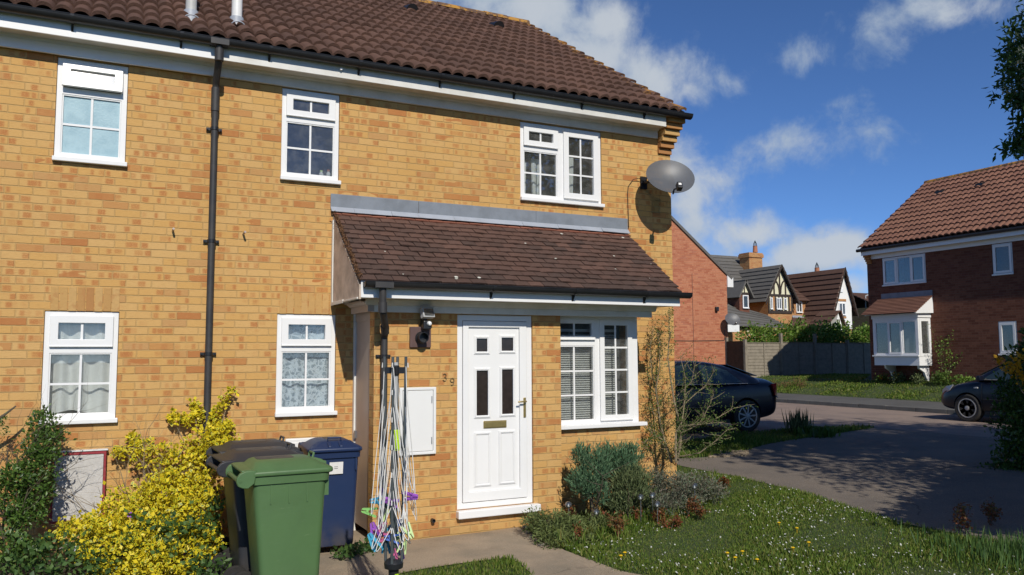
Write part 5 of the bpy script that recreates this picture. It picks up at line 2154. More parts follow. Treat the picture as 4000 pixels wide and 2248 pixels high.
carglass()
SED = [(-2.16, .46, .82, .90, .66), (-2.13, .33, .96, 1.04, .78), (-1.98, .26, .98, 1.08, .84), (-1.65, .22, .97, 1.07, .865), (-1.3, .20, .96, 1.05, .875), (-.6, .19, .94, .99, .88), (.3, .19, .92, .97, .88), (1.0, .19, .90, .97, .875),
       (1.5, .20, .85, .92, .865), (1.95, .24, .76, .82, .81), (2.2, .32, .64, .69, .70), (2.26, .42, .56, .60, .58)]
SGH = [(-1.92, 1.03, .66), (-1.45, 1.20, .63), (-1.0, 1.36, .60), (-.5, 1.435, .58), (.0, 1.445, .58), (.45, 1.40, .58), (.85, 1.20, .64), (1.28, .98, .72)]
SW = [('rear_window', 'car_glass', [(-1.22, .12), (-.30, .06), (-.30, .93), (-.72, .90), (-.98, .75)], .012), ('door_pillar', 'car_trim', [(-.29, .05), (-.17, .05), (-.17, .95), (-.29, .95)], .010), ('front_window', 'car_glass', [(-.16, .06), (.93, .08), (.62, .78), (.42, .92), (-.16, .93)], .012)]
TL = [('tail_light', 'tail_red', [(-1.93, .872, .96), (-2.08, .83, .97), (-2.16, .74, .95), (-2.185, .70, .70), (-2.12, .825, .66), (-2.00, .872, .72)]),
      ('headlight', 'lamp_clear', [(1.85, .83, .72), (2.08, .77, .70), (2.18, .68, .66), (2.20, .66, .58), (2.1, .76, .58), (1.9, .83, .64)])]
CAR1 = make_car('dark blue saloon car parked beside the house, its tail towards the road', (10.28, 5.0, .262), R_(175), SED, SGH, SW, (-1.30, 1.38), .325, 'spoke', TL)
HAT = [(-1.98, .40, .85, .95, .66), (-1.92, .28, .95, 1.05, .80), (-1.6, .22, .97, 1.05, .86), (-1.1, .20, .97, 1.03, .875), (0, .19, .95, 1.0, .88), (.8, .19, .93, .99, .88), (1.2, .20, .90, .98, .87), (1.6, .22, .83, .90, .85), (1.9, .24, .72, .78, .80), (2.06, .30, .60, .66, .70), (2.12, .40, .52, .56, .56)]
HGH = [(-1.85, 1.05, .66), (-1.65, 1.30, .62), (-1.3, 1.48, .60), (-.6, 1.53, .60), (.0, 1.51, .60), (.4, 1.42, .60), (.8, 1.22, .65), (1.25, .97, .74)]
HW = [('rear_window', 'car_glass', [(-1.35, .12), (-.45, .06), (-.45, .93), (-1.0, .92), (-1.3, .8)], .012), ('front_window', 'car_glass', [(-.33, .06), (.92, .08), (.55, .80), (.35, .92), (-.33, .93)], .012)]
HL = [('headlight', 'lamp_clear', [(1.62, .835, .84), (1.84, .80, .79), (2.0, .70, .70), (2.03, .66, .60), (1.92, .77, .60), (1.72, .835, .70)]), ('side_repeater', 'lamp_clear', [(1.0, .884, .80), (1.10, .882, .80), (1.10, .882, .765), (1.0, .884, .765)])]
CAR2 = make_car('dark hatchback parked by the kerb, its front showing beside the dark bush', (18.42, 2.2, .262), R_(90), HAT, HGH, HW, (-1.25, 1.28), .315, 'cap', HL)

# ---------------------------------------------------------------- the red house across the road (faces -x)
fh = thing('brick_house', 'dark red brick house with a white box bay window, across the road at the right', 'house', (24, 8, .95))
FX = 23.2
FY0, FY1 = -2.5, 10.72


def swap(p):
    return (p[1], p[0], p[2])


def solve_bay():
    yb = atX(2343, 860, FX)[1]
    lo, hi = 21.5, FX
    for _ in range(40):
        mid = (lo+hi)/2
        if atX(2311, 860, mid)[1] > yb:
            hi = mid
        else:
            lo = mid
    return float(yb), float(np.clip((lo+hi)/2, 22.3, 22.85))


YB0, BXF = solve_bay()
YB1 = float(atX(2197, 860, BXF)[1])
XF = swap
w1 = (8.50, 10.12, 4.06, 5.02)
w2 = (5.72, 6.33, 4.08, 5.02)
w3 = (5.72, 6.27, 1.75, 2.74)
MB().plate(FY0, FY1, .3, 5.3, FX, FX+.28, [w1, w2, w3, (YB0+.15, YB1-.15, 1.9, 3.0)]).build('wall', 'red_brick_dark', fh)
k = MB()
k.box(FY0+.3, FY1-.3, FX+1.5, FX+1.55, .5, 5.2)
k.box(FY0+.3, FY1-.3, FX+.3, FX+1.5, 3.2, 3.3)
k.build('inner_wall', 'interior', fh)
a, b, c, d = i2(w1)
window(fh, a, b, c, d, FX+.02, [dict(r=(a+.05+(b-a-.05)*q/3, a+(b-a-.05)*(q+1)/3, c+.08, d-.05), sash=q != 1, w=.05) for q in range(3)], sill=.05)
a, b, c, d = i2(w2)
window(fh, a, b, c, d, FX+.02, [dict(r=(a+.05, b-.05, c+.08, d-.05), sash=1, w=.05)], sill=.05, glass='glass_dark')
a, b, c, d = i2(w3)
window(fh, a, b, c, d, FX+.02, [dict(r=(a+.05, b-.05, c+.08, d-.05), sash=1, w=.06)], sill=.05, glass='glass_dark')
k = MB()
k.box(FY0, FY1-.12, FX-.03, FX-.002, 5.03, 5.17)
k.build('frieze_board', 'upvc', fh)
k = MB()
k.box(FY0, FY1+.02, FX-.25, FX-.002, 5.172, 5.185)
k.build('soffit', 'soffit_white', fh)
k = MB()
k.box(FY0, FY1+.0, FX-.27, FX-.251, 5.16, 5.35)
k.build('fascia', 'upvc', fh)
k = MB()
k.tube([(FY0, FX-.33, 5.34), (FY1+.12, FX-.33, 5.34)], .055, 8)
k.build('gutter', 'black_plastic', fh, smooth=True)
k = MB()
for i in range(6):
    k.box(FY1-.2, FY1+.002+i*.004, FX-.03-.045*i, FX-.002, 4.88+i*.075, 4.88+i*.075+.068, .1)
k.build('corbel_bricks', 'soldier_brick', fh)
FSL = math.atan(.715)
FR = 13
frt = pantiles(FY0, FY1+.07, FX-.30, 5.41, FSL, FR, .345, fh, 'far_pantile', sub=6, pitch=.20, hump=.06, amp=.05, flip=lambda V: V[:, [1, 0, 2]], seed=12, name='roof')
rX, rZ = FX-.30+FR*.345*math.cos(FSL), 5.41+FR*.345*math.sin(FSL)
k = MB()
k.slab([(FY0, FX-.27, 5.40), (FY1+.05, FX-.27, 5.40), (FY1+.05, rX, rZ-.03), (FY0, rX, rZ-.03)], .06)
k.slab([(FY1+.05, 2*rX-FX+.3, 5.41), (FY0, 2*rX-FX+.3, 5.41), (FY0, rX+.001, rZ), (FY1+.05, rX+.001, rZ)], .06)
k.build('roof_deck', 'brown_tile', frt)
k = MB()
k.tube([(FY0, rX, rZ-.01), (FY1+.07, rX, rZ-.01)], .12, 10)
k.build('ridge_tiles', 'ridge_tile', frt, smooth=True)
for px, py in ((2366, 488), (2468, 470)):
    d = ray(px, py)
    t = (5.41-CAM[2]-.715*(FX-.30-CAM[0]))/(-.715*d[0]+d[2])
    q = CAM+d*t
    k = MB()
    k.prism([(q[0]-.12, q[2]-.06), (q[0]-.12, q[2]+.10), (q[0]+.14, q[2]+.16), (q[0]+.14, q[2]+.10)], 'x', 0, 1)
    k.v = [(q[1]+.12*(2*x-1), y, z) for x, y, z in k.v]
    k.build('roof_vent', 'black_plastic', fh)
# box bay
Yb0, Yb1 = YB0, YB1
zB0, zB1, zB2, zS = 1.44, 2.95, 3.02, 1.72
bayw = [dict(r=(Yb0+.10+(Yb1-Yb0-.16)*q/3, Yb0+.05+(Yb1-Yb0-.16)*(q+1)/3, zS+.10, zB1-.12), sash=q == 1, w=.04) for q in range(3)]
window(fh, Yb0, Yb1, zS, zB1, BXF, bayw, sill=.06, name='bay_window', glass='glass_dark')
k = MB()
k.box(Yb0+.01, Yb1-.01, BXF+.005, FX-.002, zB0, zS-.001)
k.build('bay_base', 'upvc', fh)
XF = None
k = MB().plate(BXF+.075, FX-.003, zS, zB1, Yb0-.0, Yb0+.05, [(BXF+.16, FX-.10, zS+.10, zB1-.12)])
so2 = k.build('bay_side', 'upvc', fh)
MB().box(BXF+.162, FX-.102, Yb0+.02, Yb0+.03, zS+.102, zB1-.122).build('pane', 'glass', so2)
k = MB().box(BXF+.075, FX-.003, Yb1-.05, Yb1, zS, zB1)
k.build('bay_side', 'upvc', fh)
k = MB()
k.box(BXF-.02, FX-.003, Yb0-.03, Yb1+.03, zB1+.001, zB1+.14)
k.build('bay_head', 'upvc', fh)
bt = 3.62
for yq in (Yb0-.12, Yb1+.05):
    k = MB()
    k.prism([(FX-.003, bt), (BXF-.22, 3.13), (BXF-.22, 3.07), (FX-.003, zB1+.142)], 'y', yq, yq+.07)
    k.build('bay_cheek', 'upvc', fh)
k = MB()
n = 11
for i in range(n):
    t0, t1 = i/n, (i+1)/n
    x0, x1 = BXF-.30+(FX-BXF+.29)*t0, BXF-.30+(FX-BXF+.29)*t1+.03
    z0, z1 = 3.09+(bt-3.06)*t0, 3.09+(bt-3.06)*t1
    k.slab([(x0, Yb1+.22, z0+.022), (x0, Yb0-.14, z0+.022), (x1, Yb0-.14, z1+.012), (x1, Yb1+.22, z1+.012)], .018, random.Random(i).random())
k.build('bay_roof', 'far_pantile', fh)
MB().box(FX-.012, FX-.001, Yb0-.12, Yb1+.1, bt+.03, bt+.20).build('lead_flashing', 'lead', fh)
for yq in (Yb0+.12, Yb1-.35):
    k = MB()
    k.prism([(FX-.003, zB0-.002), (BXF+.12, zB0-.002), (BXF+.15, zB0-.10), (FX-.22, zB0-.22), (FX-.10, zB0-.48), (FX-.003, zB0-.50)], 'y', yq, yq+.07)
    k.build('bay_bracket', 'upvc', fh)
curtain('curtain', 'long net curtain inside the white bay window across the road', 'curtain', 0, 1, 0, 1, 0, 'cloth_grey', 4, .03, 4)
bpy.data.objects.remove(bpy.context.scene.objects[-1]) if False else None
cu = [o for o in S.objects if o.get('label') == 'long net curtain inside the white bay window across the road'][0]
cu.data.transform(Matrix.Translation((.5, 0, 0)))
cu.data.transform(Matrix.Diagonal((Yb1-Yb0-.2, 1, 1.15, 1)))
cu.data.transform(Matrix.Rotation(R_(90), 4, 'Z'))
cu.location = (FX-.18, Yb0+.1, 1.8)
# gable end of that house
k = MB()
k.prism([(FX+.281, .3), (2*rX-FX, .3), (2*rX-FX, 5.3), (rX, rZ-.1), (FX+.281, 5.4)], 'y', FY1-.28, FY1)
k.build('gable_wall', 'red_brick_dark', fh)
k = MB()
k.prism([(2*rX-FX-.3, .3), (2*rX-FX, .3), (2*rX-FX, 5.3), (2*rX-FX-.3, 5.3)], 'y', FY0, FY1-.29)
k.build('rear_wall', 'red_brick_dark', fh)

# plants along its wall
rr = random.Random(6)
for i, (px, py, w_, h_, mt, lb) in enumerate(((2372, 968, .38, .30, 'leaf_bright', 'bright green rounded bush at the wall right of the bay window'), (2310, 968, .2, .22, 'leaf_olive', 'small straggly plant below the right bracket of the bay'), (2260, 965, .22, .26, 'leaf_olive', 'tall flower stems under the middle of the bay window'),
                                         (2218, 968, .18, .2, 'leaf_bright', 'yellow flowered clump below the left end of the bay window'), (2430, 945, .3, .2, 'leaf_hedge', 'low pale bush against the wall above the hatchback'))):
    q = atX(px, py, FX-.30)
    g0 = H(FX-.30, q[1])
    t = thing('border_plant', lb, 'plant', (FX-.3, q[1], g0), 'plants along the wall of the house across the road')
    P_, D_ = clumps([((FX-.3, q[1], g0+h_*.6), (.25, w_, h_*.7))], int(60*w_/.3), 10, .05, 80+i, .3)
    leaves('foliage', P_, .07, mt, t, dirs=D_*.4+np.array([0, 0, .6]), seed=80+i)
    if i in (2, 3):
        P_, D_ = clumps([((FX-.35, q[1], g0+h_*.9), (.05, w_*.25, h_*.2))], 14, 6, .03, 90+i, .2)
        leaves('flowers', P_, .05, 'flower_orange', t, seed=90+i)
q = atX(2365, 915, FX-.06)
t = thing('climbing_rose', 'thin climbing rose on the red wall right of the bay window', 'plant', (FX-.1, q[1], .9))
tp = twigs(t, (FX-.1, q[1]-.1, .9), 3, 1.2, .25, .008, 95, mat='bark', lev=1)
Pq = np.array([tuple(a_) for a_, l_ in tp])
Pq = np.repeat(Pq, 4, 0)+np.random.default_rng(5).normal(size=(len(Pq)*4, 3))*.05
Pq[:, 0] = np.minimum(Pq[:, 0], FX-.03)
leaves('foliage', Pq, .06, 'leaf_hedge', t, seed=96)

# ---------------------------------------------------------------- red gable beyond the saloon
rg = thing('brick_house', 'sunlit red brick gable end behind the saloon car', 'house', (21.3, 20, .5))
ev = at(1838, 690, 20)
tp_ = at(1690, 540, 20)
sl_ = (tp_[2]-ev[2])/(ev[0]-tp_[0])
gx1 = float(at(1832, 860, 20)[0])
gx0 = gx1-8.0
gm = (gx0+gx1)/2
gz = ev[2]-.06
apz = gz+sl_*(gx1-gm)
k = MB()
k.prism([(gx0, .2), (gx1, .2), (gx1, gz), (gm, apz), (gx0, gz)], 'y', 20, 28)
k.build('wall', 'red_brick', rg)
k = MB()
ox = .32
for s_ in (1, -1):
    xe = gx1+ox if s_ > 0 else gx0-ox
    k.slab([(xe, 19.93, gz-ox*sl_+.14), (xe, 28.1, gz-ox*sl_+.14), (gm, 28.1, apz+.14), (gm, 19.93, apz+.14)][::s_], .12)
k.build('roof', 'slate_tile', rg)
k = MB()
k.prism([(gx1+.002, gz-.55), (gx1+.34, gz-.55), (gx1+.34, gz-.1), (gx1+.002, gz+.02)], 'y', 19.94, 20.06)
k.build('barge_box', 'white_paint', rg)
k = MB()
k.box(gx1-2.0, gx1-1.985, 19.985, 19.999, .3, gz)
k.build('movement_joint', 'vent_brown', rg)
k = MB()
q0, q1, q2_ = at(1650, 857, 19.98), at(1740, 858, 19.98), at(1822, 857, 19.98)
q3 = at(1823, 830, 19.98)
k.tube([tuple(q0), tuple(q1), tuple(q2_), tuple(q3)], .012, 5)
k.build('wall_cable', 'black_plastic', rg)
q = at(1802, 778, 20)
k = MB()
k.box(q[0]-.10, q[0]+.05, 19.86, 19.998, q[2]-.10, q[2]+.10)
k.build('wall_lamp', 'black_plastic', rg, bevel=.03)
q = at(1838, 806, 19.7)
make_dish('grey satellite dish on the far red gable, above the fence', (gx1-.05, 20, q[2]-.05), (q[0]-.05, 19.55, q[2]), (-.25, -.86, .50), .36, .32)

# ---------------------------------------------------------------- fence and hedge
fn = thing('garden_fence', 'weathered grey panel fence between the red gable and the house across the road', 'fence', (25, 16, .7))
fx = [float(at(1874, 862, 16)[0])]
while fx[-1] < 30.5:
    fx.append(fx[-1]+1.9)
rr = random.Random(4)


def panel(x0, x1, y, z0, z1, swapxy=False, mat='wood_grey'):
    k = MB()
    n = 13
    for i in range(n):
        za = z0+(z1-z0)*i/n
        zb_ = z0+(z1-z0)*(i+1)/n+.02
        k.slab([(x0, y-.012+rr.uniform(-.004, .004), za), (x1, y-.012+rr.uniform(-.004, .004), za), (x1, y+.006, zb_), (x0, y+.006, zb_)], .006, rr.random())
    for x in (x0, (x0+x1)/2, x1-.04):
        k.box(x, x+.04, y-.036, y-.015, z0, z1)
    k.box(x0, x1, y-.03, y+.02, z1+.021, z1+.04)
    if swapxy:
        k.v = [swapxy(p) for p in k.v]
    k.build('fence_panel', mat, fn)


for i in range(len(fx)-1):
    top = 2.26+rr.uniform(-.03, .03)
    panel(fx[i]+.06, fx[i+1]-.06, 16, .62, top)
for i, x in enumerate(fx):
    k = MB().box(x-.05, x+.05, 15.94, 16.06, .5, 2.40+(.25 if i in (1, 2) else 0))
    k.build('fence_post', 'wood_grey', fn, bevel=.006)
x0 = float(at(1833, 862, 17.2)[0])
ang = math.atan2(1.25, -(fx[0]-x0))
panel(0, math.hypot(1.25, fx[0]-x0)-.1, 0, .6, 2.3, lambda p: (fx[0]-.04+p[0]*math.cos(ang)-p[1]*math.sin(ang), 16.08+p[0]*math.sin(ang)+p[1]*math.cos(ang), p[2]), 'wood_shaded')
k = MB().box(x0-.07, x0+.03, 17.25, 17.35, .5, 2.5)
k.build('fence_post', 'wood_grey', fn)
hg = thing('garden_hedge', 'bright green climbing hedge along the top of the fence', 'hedge', (26, 16.8, .7))
HB = []
r9 = np.random.default_rng(7)
for px in range(1890, 2200, 18):
    hh = 826+6*math.sin(px*.05)-(10 if 2010 < px < 2090 else 0)
    q = at(px, hh+18, 16.8)
    HB.append(((q[0], 16.8, q[2]-.15), (.55, .5, .55+r9.uniform(-.08, .1))))
P_, D_ = clumps(HB, 700, 12, .11, 71, .5)
leaves('foliage', P_, .12, 'leaf_hedge', hg, dirs=D_*.6+np.array([0, -.4, .3]), ratio=.7, seed=72)
twigs(hg, (25, 16.9, .7), 4, 1.6, .4, .03, 73, mat='bark', lev=1)
# trellis at the end of the hedge
k = MB()
q0, q1 = at(1880, 832, 17.5), at(1935, 862, 17.5)
for i in range(7):
    x = q0[0]+(q1[0]-q0[0])*i/6
    k.box(x-.02, x+.02, 17.5, 17.52, 1.8, q0[2])
for i in range(5):
    z = q0[2]-.03-i*.14
    k.box(q0[0]-.02, q1[0]+.02, 17.485, 17.4995, z-.02, z+.02)
tag(k.build('garden_trellis', 'render_cream', org=(float(q0[0]), 17.5, 1.8)), 'cream wooden trellis standing behind the left end of the fence', 'trellis')

# ---------------------------------------------------------------- houses beyond the fence


def cq(x, y):
    return ((2600+x/2.6325)/Q, (800+y/2.6325)/Q)


def atc(x, y, Y):
    return at(*cq(x, y), Y)


def courses(mb, quad, n, t=.05):       # a roof slope laid in n overlapping courses; quad: eave a, eave b, ridge b, ridge a
    A, B, C, D = [Vector(p) for p in quad]
    nn = (B-A).cross(D-A).normalized()
    if nn.z < 0:
        nn = -nn
    for i in range(n):
        u0, u1 = i/n, min(1, (i+1.15)/n)
        mb.slab([A.lerp(D, u0)+nn*t, B.lerp(C, u0)+nn*t, B.lerp(C, u1)+nn*.004, A.lerp(D, u1)+nn*.004], t*.7, random.Random(i*7+n).random())


def small_window(parent, x0, x1, z0, z1, y, n, mat='upvc'):
    lights = [dict(r=(x0+.06+(x1-x0-.06)*q/n, x0+(x1-x0-.06)*(q+1)/n, z0+.08, z1-.06), g=(1, 1)) for q in range(n)]
    return window(parent, x0, x1, z0, z1, y-.06, lights, sill=.05, mat=mat, glass='glass_dark', dep=.05)


ta = thing('tudor_house', 'dark roofed mock Tudor house with a cream half timbered gable and brick chimney', 'house', (38, 33, .7))
Y1 = 33.0
ap = atc(1135, 625, Y1)
el = atc(1030, 905, Y1)
er = atc(1308, 940, Y1)
xl, xr, ze_ = float(el[0])+.15, float(er[0])-.15, float((el[2]+er[2])/2)
xm = (xl+xr)/2
az = float(ap[2])-.15
zf = float(atc(1200, 1120, Y1)[2])
k = MB()
k.prism([(xl, .3), (xr, .3), (xr, ze_), (xm, az), (xl, ze_)], 'y', Y1, Y1+8)
k.build('wall', 'orange_brick', ta)
k = MB()
k.prism([(xl+.02, zf+.06), (xr-.02, zf+.06), (xr-.02, ze_), (xm, az-.05), (xl+.02, ze_)], 'y', Y1-.03, Y1-.002)
gf = k.build('gable_panel', 'render_cream', ta)
k = MB()
tb = lambda x0, z0, x1, z1, w=.07: k.slab([(x0-w*abs(z1-z0)/math.hypot(x1-x0, z1-z0), Y1-.06, z0-w*abs(x1-x0)/math.hypot(x1-x0, z1-z0)), (x0+w*abs(z1-z0)/math.hypot(x1-x0, z1-z0), Y1-.06, z0+w*abs(x1-x0)/math.hypot(x1-x0, z1-z0)*(-1 if x1 < x0 else -1)),
                                          (x1+w*abs(z1-z0)/math.hypot(x1-x0, z1-z0), Y1-.06, z1), (x1-w*abs(z1-z0)/math.hypot(x1-x0, z1-z0), Y1-.06, z1)], .05)
k.box(xl, xr, Y1-.07, Y1-.031, zf, zf+.18)
k.box(xl, xr, Y1-.068, Y1-.031, ze_-.16, ze_)
W_ = xr-xl
for f_ in (.0, .13, .27, .42, .56, .70, .84, .965):
    k.box(xl+W_*f_, xl+W_*f_+.12, Y1-.065, Y1-.031, zf+.18, ze_-.16)
for f_ in (.26, .5, .74):
    x = xl+W_*f_
    k.box(x-.06, x+.06, Y1-.064, Y1-.031, ze_, az-.1-abs(f_-.5)*2*(az-ze_))
for s_ in (-1, 1):
    pts = [(xm+s_*(.08+W_*.17*(1-math.cos(t))), Y1-.05, ze_+(az-ze_)*.52*math.sin(t)) for t in [PI/2*q/6 for q in range(7)]]
    pts = [(xm+s_*(.06+W_*.20*(1-math.cos(t))), Y1-.05, ze_+(az-ze_)*.55*(1-math.sin(t)) if False else ze_+(az-ze_)*.02+(az-ze_)*.5*(math.sin(t))) for t in [PI/2*q/6 for q in range(7)]]
    k.tube(pts, .06, 4)
k.build('timber_frame', 'timber_black', gf)
k = MB()
k.box(xl+W_*.17, xl+W_*.28, Y1-.05, Y1-.031, zf+.18, ze_-.16)
k.box(xl+W_*.86, xl+W_*.95, Y1-.05, Y1-.031, zf+.18, ze_-.16)
k.build('brick_infill', 'orange_brick', gf)
zw0, zw1 = zf+.25, ze_-.25
for f0, f1, n in ((.02, .13, 1), (.28, .50, 2), (.60, .72, 1)):
    small_window(ta, xl+W_*f0+.12, xl+W_*f1+.1, zw0, zw1, Y1-.04, n)
k = MB()
yb_ = Y1+7.5
ov = .45
sA = (az-ze_)/(xm-xl)
courses(k, [(xl-ov, Y1-.3, ze_-ov*sA+.15), (xl-ov, yb_, ze_-ov*sA+.15), (xm, yb_, az+.15), (xm, Y1-.3, az+.15)], 9, .07)
courses(k, [(xr+ov, yb_, ze_-ov*sA+.15), (xr+ov, Y1-.3, ze_-ov*sA+.15), (xm, Y1-.3, az+.15), (xm, yb_, az+.15)], 9, .07)
k.build('wing_roof', 'slate_tile', ta)
k = MB()
for s_ in (-1, 1):
    k.slab([(xm, Y1-.32, az+.2), (xm+s_*(xr-xm+ov), Y1-.32, ze_-ov*sA+.2), (xm+s_*(xr-xm+ov), Y1-.32, ze_-ov*sA-.05), (xm, Y1-.32, az-.05)], .04)
k.build('barge_board', 'timber_black', ta)
# main range behind, ridge along x
r0, r1 = atc(500, 508, 38.5), atc(735, 543, 38.5)
mzr = float(r0[2]+r1[2])/2
mx0, mx1 = float(r0[0])-4, float(r1[0])
mze = ze_+.1
k = MB()
k.prism([(35, .3), (42, .3), (42, mze), (38.5, mzr-.15), (35, mze)], 'x', mx0, mx1-.1)
k.build('main_wall', 'orange_brick', ta)
k = MB()
courses(k, [(mx0, 34.5, mze-.2), (mx1+2.2, 34.5, mze-.2), (mx1, 38.5, mzr), (mx0, 38.5, mzr)], 12, .07)
courses(k, [(mx1+2.2, 42.5, mze-.2), (mx0, 42.5, mze-.2), (mx0, 38.5, mzr), (mx1, 38.5, mzr)], 12, .07)
k.slab([(mx1+2.2, 34.5, mze-.2), (mx1+2.2, 42.5, mze-.2), (mx1, 38.5, mzr)], .06)
k.build('main_roof', 'slate_tile', ta)
c0, c1 = atc(862, 640, 36.5), atc(992, 500, 36.5)
k = MB()
k.box(float(c0[0]), float(c1[0]), 36.5, 37.5, float(c0[2])-2, float(c1[2])-.35)
k.box(float(c0[0])-.08, float(c1[0])+.08, 36.42, 37.58, float(c1[2])-.349, float(c1[2])-.1)
k.box(float(c0[0])-.03, float(c1[0])+.03, 36.47, 37.53, float(c1[2])-.099, float(c1[2]))
ch = k.build('chimney', 'orange_brick', ta)
q = atc(922, 485, 37)
k = MB()
k.lathe([(.19, q[2]-.05), (.16, q[2]+.4), (.18, q[2]+.42), (.14, q[2]+.44)], (q[0], 37, 0), 12)
cp = k.build('chimney_pot', 'terracotta', ch, smooth=True)
k = MB()
for i in range(6):
    t = i*PI/3
    k.tube([(q[0]+.13*math.cos(t), 37+.13*math.sin(t), q[2]+.42), (q[0]+.11*math.cos(t), 37+.11*math.sin(t), q[2]+.62), (q[0], 37, q[2]+.85)], .015, 4)
k.build('cowl', 'dark_steel', ch)
# dormer and the lean-to in front
Y2 = 31.0
d0, d1, d2 = atc(800, 770, Y2), atc(762, 905, Y2), atc(872, 915, Y2)
dxl, dxr, dz = float(d1[0])-.05, float(d2[0])-.12, float(d1[2])
dxm, dza = (dxl+dxr)/2, float(d0[2])-.1
zb3 = float(atc(800, 1085, Y2)[2])
k = MB()
k.prism([(dxl, zb3-1.5), (dxr, zb3-1.5), (dxr, dz), (dxm, dza), (dxl, dz)], 'y', Y2, Y2+4)
k.build('dormer_wall', 'red_brick_dark', ta)
k = MB()
k.prism([(dxl+.05, dz), (dxr-.05, dz), (dxm, dza-.08)], 'y', Y2-.03, Y2-.002)
k.build('dormer_gable', 'render_cream', ta)
k = MB()
for s_ in (1, -1):
    k.slab([(dxm+s_*(dxr-dxm+.25), Y2-.25, dz-.3), (dxm+s_*(dxr-dxm+.25), Y2+4, dz-.3), (dxm, Y2+4, dza+.1), (dxm, Y2-.25, dza+.1)][::s_], .1)
k.build('dormer_roof', 'slate_tile', ta)
k = MB()
k.box(dxl, dxr, Y2-.05, Y2-.031, dz-.1, dz+.02)
k.box(dxm-.04, dxm+.04, Y2-.05, Y2-.031, dz+.02, dza-.2)
k.build('dormer_timber', 'timber_black', ta)
small_window(ta, dxl+.25, dxr-.1, zb3+.1, dz-.15, Y2, 1)
k = MB()
courses(k, [tuple(atc(560, 1245, 28)), tuple(atc(1290, 1278, 28)), tuple(atc(1010, 1125, 31.9)), tuple(atc(640, 1020, 31.9))], 7, .07)
k.build('lean_to_roof', 'slate_tile', ta)
q0, q1 = atc(650, 1280, 28.2), atc(1270, 1285, 28.2)
k = MB()
k.box(float(q0[0]), float(q1[0]), 28.3, 31.5, .4, float(q0[2])+.02)
k.build('lean_to_wall', 'orange_brick', ta)
k = MB()
q0, q1 = atc(655, 1235, 27.6), atc(760, 1310, 27.6)
k.box(float(q0[0])-.6, float(q1[0]), 27.6, 28.2, float(q1[2]), float(q0[2]))
k.build('porch_board', 'white_paint', ta)

tb2 = thing('gabled_house', 'brown roofed house with a tall white rendered gable, beyond the hedge', 'house', (44, 31, .7))
Y3 = 31.0
ap = atc(1810, 660, Y3)
er = atc(1913, 1010, Y3)
lf_ = atc(1705, 1090, Y3)
xa, za = float(ap[0]), float(ap[2])
xr, zr = float(er[0])-.1, float(er[2])
xl, zl = float(lf_[0]), float(lf_[2])
sr, sl2 = (za-zr)/(xr-xa), (za-zl)/(xa-xl)
xll = xa-(za-2.3)/sl2
zob = float(atc(1870, 1278, Y3)[2])
bk = atc(1215, 705, Y3)
yb3 = Y3+9
k = MB()
k.prism([(xll+.6, .3), (xr, .3), (xr, zr), (xa, za-.2), (xll+.6, za-.2-sl2*(xa-xll-.6))], 'y', Y3, yb3)
k.build('wall', 'orange_brick', tb2)
k = MB()
k.prism([(xl+.05, zob), (xr+.004, zob), (xr+.004, zr), (xa, za-.2), (xl+.05, zl)], 'y', Y3-.05, Y3-.002)
gf = k.build('rendered_gable', 'render_white', tb2)
k = MB()
courses(k, [(xll, Y3-.3, 2.3), (xll, yb3, 2.3), (xa, yb3, za), (xa, Y3-.3, za)], 15, .08)
courses(k, [(xr+.3, yb3, zr-.3*sr), (xr+.3, Y3-.3, zr-.3*sr), (xa, Y3-.3, za), (xa, yb3, za)], 9, .08)
k.build('roof', 'brown_tile', tb2)
k = MB()
k.slab([(xa, Y3-.32, za+.08), (xr+.32, Y3-.32, zr-.3*sr+.05), (xr+.32, Y3-.32, zr-.3*sr-.2), (xa, Y3-.32, za-.25)], .04)
k.slab([(xa, Y3-.32, za+.08), (xll, Y3-.32, 2.38), (xll, Y3-.32, 2.15), (xa, Y3-.32, za-.2)], .04)
k.build('barge_board', 'timber_black', tb2)
w0, w1_ = atc(1772, 1010, Y3), atc(1842, 1140, Y3)
small_window(tb2, float(w0[0]), float(w1_[0]), float(w1_[2]), float(w0[2]), Y3-.05, 2)
b0, b1 = atc(1768, 970, Y3), atc(1848, 1000, Y3)
k = MB()
k.box(float(b0[0]), float(b1[0]), Y3-.08, Y3-.051, float(b1[2])+.02, float(b0[2]))
b0, b1 = atc(1795, 1150, Y3), atc(1850, 1170, Y3)
k.box(float(b0[0]), float(b1[0]), Y3-.08, Y3-.051, float(b1[2]), float(b0[2]))
k.build('brick_trim', 'orange_brick', gf)
q = atc(1800, 885, Y3)
MB().box(q[0]-.12, q[0]+.12, Y3-.12, Y3-.052, q[2]-.12, q[2]+.12).build('alarm_box', 'upvc', gf, bevel=.02)
# small timbered porch gable
Y4 = 29.5
g0, g1, g2_ = atc(1775, 1095, Y4), atc(1735, 1285, Y4), atc(1828, 1295, Y4)
k = MB()
k.prism([tuple(g1[[0, 2]]), tuple(g2_[[0, 2]]), tuple(g0[[0, 2]]-np.array([0, .15]))], 'y', Y4, Y4+1.4)
pg = k.build('porch_gable', 'render_white', tb2)
k = MB()
for f_ in (.35, .55):
    x = g1[0]+(g2_[0]-g1[0])*f_
    k.box(x-.04, x+.04, Y4-.04, Y4-.002, g1[2], g1[2]+(g0[2]-g1[2])*.55)
k.build('timber_strips', 'timber_black', pg)
k = MB()
k.slab([(g0[0], Y4-.2, g0[2]), (g0[0], Y4+1.5, g0[2]), (g2_[0]+.25, Y4+1.5, g2_[2]-.4), (g2_[0]+.25, Y4-.2, g2_[2]-.4)], .1)
l0 = atc(1500, 1160, Y4+.0)
